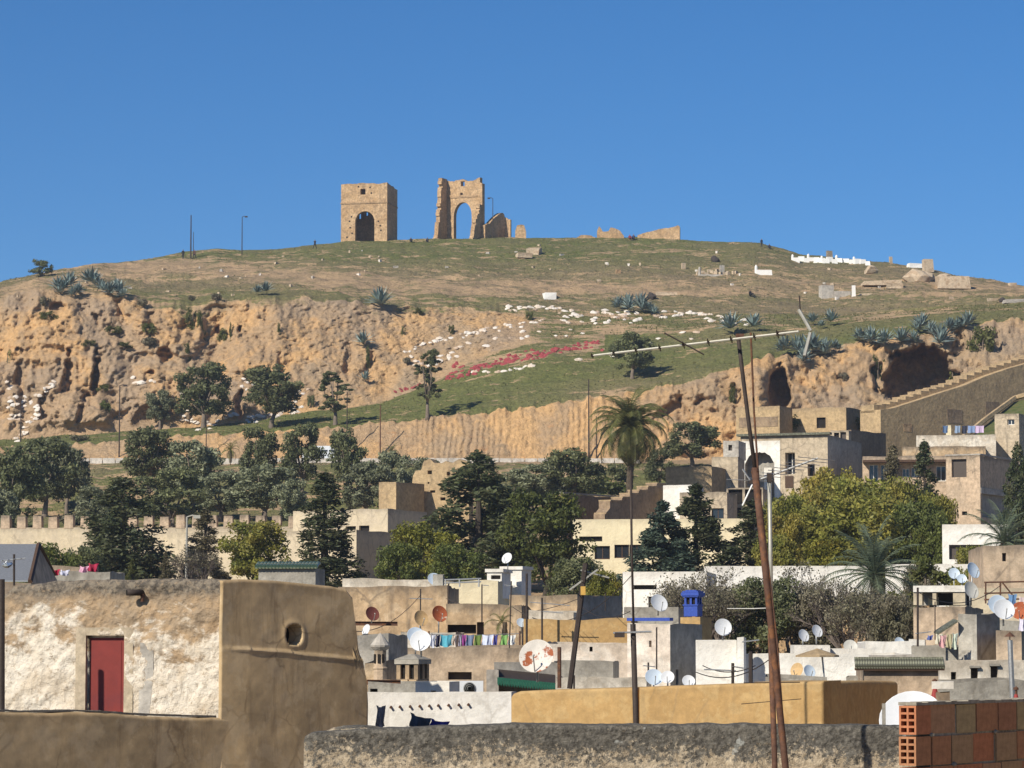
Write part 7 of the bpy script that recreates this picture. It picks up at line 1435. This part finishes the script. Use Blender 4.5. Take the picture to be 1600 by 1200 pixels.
relief(Vector((Or.x, Or.y, 0)), Vector((1, 0, 0)), Vector((0, -1, 0)), list(np.linspace(xr[0], xr[-1], 640)), lambda u: float(np.interp(u, xr, zr)) + .012 * n1(u * 6, 3, 0, 5, 4), zbr, 90, .45, .05, lambda u, z: .025 * fbm(u * 3, z * 3, 0, 33, 3) + .013 * fbm(u * 14, z * 14, 0, 35, 4, .65)).build('masonry_face', rmm, rw, True)
MB().obox((Or.x, Or.y + .06, -13), (xr[-1] - xr[0], 0, 0), (0, .38, 0), (0, 0, zbr + 12.998)).build('lower_wall', rmm, rw)
lp = P(560, 1140, 27.35); lo_ = obj('mortar_lump', rock_mesh('mortar_lump', rmm, 5, .2, .5), loc=(lp.x, lp.y, lp.z - .01), scale=(.27, .16, .10)); tag(lo_, 'low rounded mortar mound on the left end of the rubble wall', 'mortar mound')
# hollow-brick wall in the corner: every brick its own piece
aH = R(54); Ch = P(1431, 1101, 20.2); UB = Vector((math.cos(aH), math.sin(aH), 0)); NH = Vector((UB.y, -UB.x, 0)); NE = -UB; TH = .125
bw = thing('hollow_brick_wall', (Ch.x, Ch.y, -13), 'wall of hollow red bricks with open cell ends in the bottom right corner', 'wall')
bmats = [flat('fired_brick_%d' % i, c, .9, var=.22, k=6) for i, c in enumerate([(.38, .18, .09), (.42, .165, .08), (.36, .225, .12), (.38, .275, .14), (.34, .16, .085), (.40, .22, .12)])]
g = random.Random(5); ROWH = .2; L_b = 1.75; C0 = Vector((Ch.x, Ch.y, 0)); bmesh_cache = {}
def hollow(mi):
    """perforated end: 2 x 4 cells, real recesses"""
    m = MB(); w, h, l = TH, .186, .2; t = .014; ny, nz = 2, 4; cw, chh = (w - t * 3) / 2, (h - t * 5) / 4
    for j in range(ny + 1): m.obox((0, j * (cw + t), 0), (l, 0, 0), (0, t, 0), (0, 0, h))
    for j in range(ny):
        for k in range(nz + 1): m.obox((0, t + j * (cw + t) + .0004, k * (chh + t)), (l, 0, 0), (0, cw - .0008, 0), (0, 0, t))
    m.obox((l - .02, t, t), (.015, 0, 0), (0, w - 2 * t, 0), (0, 0, h - 2 * t))
    return m.mesh('hollow_brick', bmats[mi])
HBm = [hollow(1), hollow(0)]; SBm = {}
for r_ in range(5):
    ztop = Ch.z - .008 - r_ * ROWH; z0 = ztop - .186
    o = obj('hollow_brick', HBm[r_ % 2], bw, loc=C0 + Vector((0, 0, z0)) - OFF[bw] + UB * g.uniform(-.006, .006), rot=(0, 0, aH)); u = .214
    while u < L_b:
        w = g.choice((.26, .30, .34, .30, .22)); w = min(w, L_b - u); key = (round(w, 2), g.randrange(6))
        if w < .05: break
        if key not in SBm: SBm[key] = MB().obox((0, 0, 0), (key[0], 0, 0), (0, TH, 0), (0, 0, .186)).mesh('brick', bmats[key[1]])
        obj('brick', SBm[key], bw, loc=C0 + UB * u - NH * g.uniform(-.006, .008) + Vector((0, 0, z0 + g.uniform(-.004, .004))) - OFF[bw], rot=(0, 0, aH + g.uniform(-.012, .012))); u += w + .014
mort = plaster('rough_mortar', (.26, .23, .18), (.33, .29, .23), top=0, k=8)
MB().obox(C0 + UB * .206 - NH * .012 + Vector((0, 0, Ch.z - 1.02)), UB * (L_b - .2), -NH * (TH - .024), Vector((0, 0, 1.0))).build('mortar', mort, bw)
cpm = MB()
for i in range(22):
    a0 = L_b * i / 22; hh = .016 + .014 * abs(n1(i * 1.3, 4)); cpm.obox(C0 + UB * a0 + NH * .004 + Vector((0, 0, Ch.z - .006)), UB * (L_b / 22 - .001), -NH * (TH + .008), Vector((0, 0, hh)))
cpm.build('mortar_top', mort, bw); MB().obox(C0 + Vector((0, 0, -13)), UB * L_b, -NH * TH, Vector((0, 0, Ch.z - 1.03 + 13))).build('lower_wall', bmats[2], bw)
for i in range(4): lumpm = rock_mesh('mortar_blob', mort, 40 + i, .3, .8, 1); obj('mortar_blob', lumpm, bw, loc=C0 + UB * (.2 + .0 * i) + NH * .004 + Vector((0, 0, Ch.z - .2 * (i % 3) - .2)) + UB * (i * .3) - OFF[bw], scale=(.022, .015, .02))
dish(1426, 1126, 51, 33, 'very large white dish rim rising behind the brick wall', 'dishw', -10, 30, 1260, name='satellite_dish', group=None)
MB().box(P(1381, 1118, 32.2), (.035, .03, .25)).build('support_strut', M['greyl'], [o for o in COL.objects if o.get('label', '').startswith('very large white dish')][0])
# ------------------------------------------------------------------ near masts
o = thing('antenna_mast', P(995, 1135, 43), 'tall thin antenna pole standing in the gap between the ochre parapets', 'antenna')
MB().tube([P(985.5, 735, 43), P(987, 860, 43), P(990, 985, 43)], .017, 7).build('upper_tube', M['pole'], o, True); MB().tube([P(989, 975, 43.02), P(994, 1140, 43.02), P(996, 1300, 43.02)], .038, 8).build('lower_tube', M['pole'], o, True); yagi(o, (958, 989), (1018, 987), 42.95, 9, .16, 'metal', r=.011); MB().box(P(968, 992, 42.9), (.14, .06, .07)).build('balun', M['pole'], o)
YP = 23.5; o = thing('rusty_pole', P(1228, 1215, YP), 'thick leaning rusty pole carrying a long pale antenna across the hillside', 'antenna')
MB().tube([P(1153, 524, YP), P(1161, 590, YP), P(1170, 662, YP), P(1181, 742, YP)], .016, 9).build('upper_tube', M['pole'], o, True); MB().tube([P(1179.5, 735, YP - .005), P(1200, 930, YP - .005), P(1229, 1215, YP - .005), P(1260, 1500, YP)], .026, 10).build('lower_tube', M['rust'], o, True); MB().lathe([(.027, -.02), (.031, 0), (.027, .03)], 10, P(1180, 737, YP)).build('coupling', M['rust'], o)
A_, B_ = P(924, 556, YP + .3), P(1248, 518, YP - .3); MB().tube([A_, B_], .0095, 6).build('boom', M['palew'], o); d = (B_ - A_).normalized(); up = d.cross(Vector((0, 1, 0))).cross(d) 
vx = Vector((.16, .95, -.25)).normalized()
for i, (t, h) in enumerate([(.004, .10), (.11, .11), (.22, .12), (.335, .13), (.45, .13), (.57, .14), (.68, .14), (.79, .15), (.90, .16)]):
    p_ = A_.lerp(B_, t); h *= .55; MB().tube([p_ - vx * h, p_ + vx * h], .0045, 5).build('element', M['pole'], o); MB().box(p_, (.022, .022, .018)).build('clamp', M['pole'], o)
MB().tube([P(1248, 484, YP - .25), P(1267, 517, YP - .3)], .013, 6).build('reflector_arm', M['palew'], o); MB().tube([P(1266, 520, YP - .3), P(1257, 556, YP - .35)], .013, 6).build('reflector_arm', M['palew'], o); MB().tube([P(1249, 462, YP - .25), P(1250, 486, YP - .25)], .006, 5).build('reflector_rod', M['pole'], o); MB().box(P(1220, 521, YP), (.075, .05, .028)).build('dipole_box', M['pole'], o); MB().tube([P(1038, 520, YP), P(1100, 554, YP)], .006, 5).build('brace', M['pole'], o); MB().box(P(1156, 525, YP), (.06, .06, .03)).build('top_clamp', M['rust'], o)
o = thing('stay_mast', P(1184, 760, 23.9), 'thin rusty mast standing just right of the rusty pole top', 'antenna'); MB().tube([P(1173, 520, 23.9), P(1178, 640, 23.9), P(1186, 760, 23.9), P(1214, 1000, 23.9), P(1236, 1300, 23.9)], .008, 6).build('mast', M['rust'], o)
YG = 26; o = thing('grey_mast', P(1213, 1210, YG), 'straight grey mast with a dark clamp and a slanted antenna right of the rusty pole', 'antenna')
MB().tube([P(1202, 745, YG), P(1206, 1000, YG)], .017, 8).build('upper_tube', M['palew'], o, True); MB().tube([P(1204, 990, YG - .04), P(1211, 1210, YG - .04), P(1218, 1500, YG)], .024, 8).build('lower_tube', M['rust'], o, True); MB().box(P(1202, 746, YG), (.04, .05, .08)).build('clamp', M['pole'], o)
A_, B_ = P(1180, 752, YG), P(1278, 716, YG); MB().tube([A_, B_], .010, 6).build('boom', M['metal'], o)
for i in range(9): p_ = A_.lerp(B_, .1 + .11 * i); h = .05 + .08 * (i % 3 == 0); MB().tube([p_ - Vector((.18, .25, 0)) * (.6 + .05 * i), p_ + Vector((.18, .25, 0)) * (.6 + .05 * i)], .003, 4).build('element', M['metal'], o)
MB().tube([P(1160, 733, YG), P(1176, 756, YG), P(1160, 790, YG)], .009, 5).build('bow_reflector', M['metal'], o); MB().box(P(1174, 753, YG), (.035, .03, .03)).build('dipole_box', M['pole'], o)
MB().tube([P(1135, 749, YG), P(1200, 752, YG)], .003, 4).build('element', M['metal'], o); MB().tube([P(1162, 1067, YG), P(1250, 1066, YG)], .004, 4).build('element', M['pole'], o); MB().tube([P(1158, 1100, YG), P(1252, 1092, YG)], .003, 4).build('element', M['pole'], o)
MB().tube([P(1136, 951, YG + .4), P(1178, 951, YG + .4), P(1207, 950, YG)], .004, 4).build('rod', M['frame'], o)
# ------------------------------------------------------------------ cables strung over the roofs
def cable(a, b, sag, label, r=.012, mat='pole'):
    A_, B_ = P(*a), P(*b); pts = []
    for i in range(13):
        t = i / 12; p = A_.lerp(B_, t); pts.append(p - Vector((0, 0, sag * 4 * t * (1 - t))))
    o = MB().tube(pts, r, 4).build('cable', M[mat]); tag(o, label, 'cable', 'cables over the roofs')
cable((697, 935, 111), (905, 935, 108), .5, 'sagging cable from the tan wall corner to the grey-sided house'); cable((800, 948, 105), (986, 900, 96), .9, 'cable slung from the patched roof to the tall antenna pole', .014)
cable((905, 945, 107), (985, 955, 95), .3, 'short cable in front of the grey shaded house side'); cable((1087, 1050, 72), (1215, 1020, 68), .3, 'cable rising over the low white terrace left of the rusty pole'); cable((1098, 1040, 74), (1180, 1040, 70), .15, 'level cable above the white terrace')
cable((540, 985, 90), (657, 930, 100), .4, 'cable crossing the long tan wall near the dark red dish'); cable((1480, 1092, 60), (1600, 1098, 58), .2, 'loose cable along the grey-brown wall behind the bricks'); cable((1434, 925, 84), (1563, 915, 92), .4, 'cable from the loggia mast to the brown railing')
cable((605, 1085, 70), (700, 1122, 54), .25, 'cord sloping down behind the blue blankets')
# ------------------------------------------------------------------ thin air between the camera and the hill
hz = MB().obox((-1500, -400, -15.5), (3000, 0, 0), (0, 2000, 0), (0, 0, 15.5 + 130)).build('haze', None)
hmat = bpy.data.materials.new('thin_haze'); hmat.use_nodes = True; ht = hmat.node_tree; ht.nodes.clear()
hv = ht.nodes.new('ShaderNodeVolumePrincipled'); hv.inputs['Color'].default_value = (.86, .91, 1.0, 1); hv.inputs['Density'].default_value = 0.0002; hv.inputs['Anisotropy'].default_value = 0.3
ho = ht.nodes.new('ShaderNodeOutputMaterial'); ht.links.new(hv.outputs[0], ho.inputs['Volume'])
hz.data.materials.append(hmat); tag(hz, 'faint pale air over the whole valley', 'haze', kind='stuff')
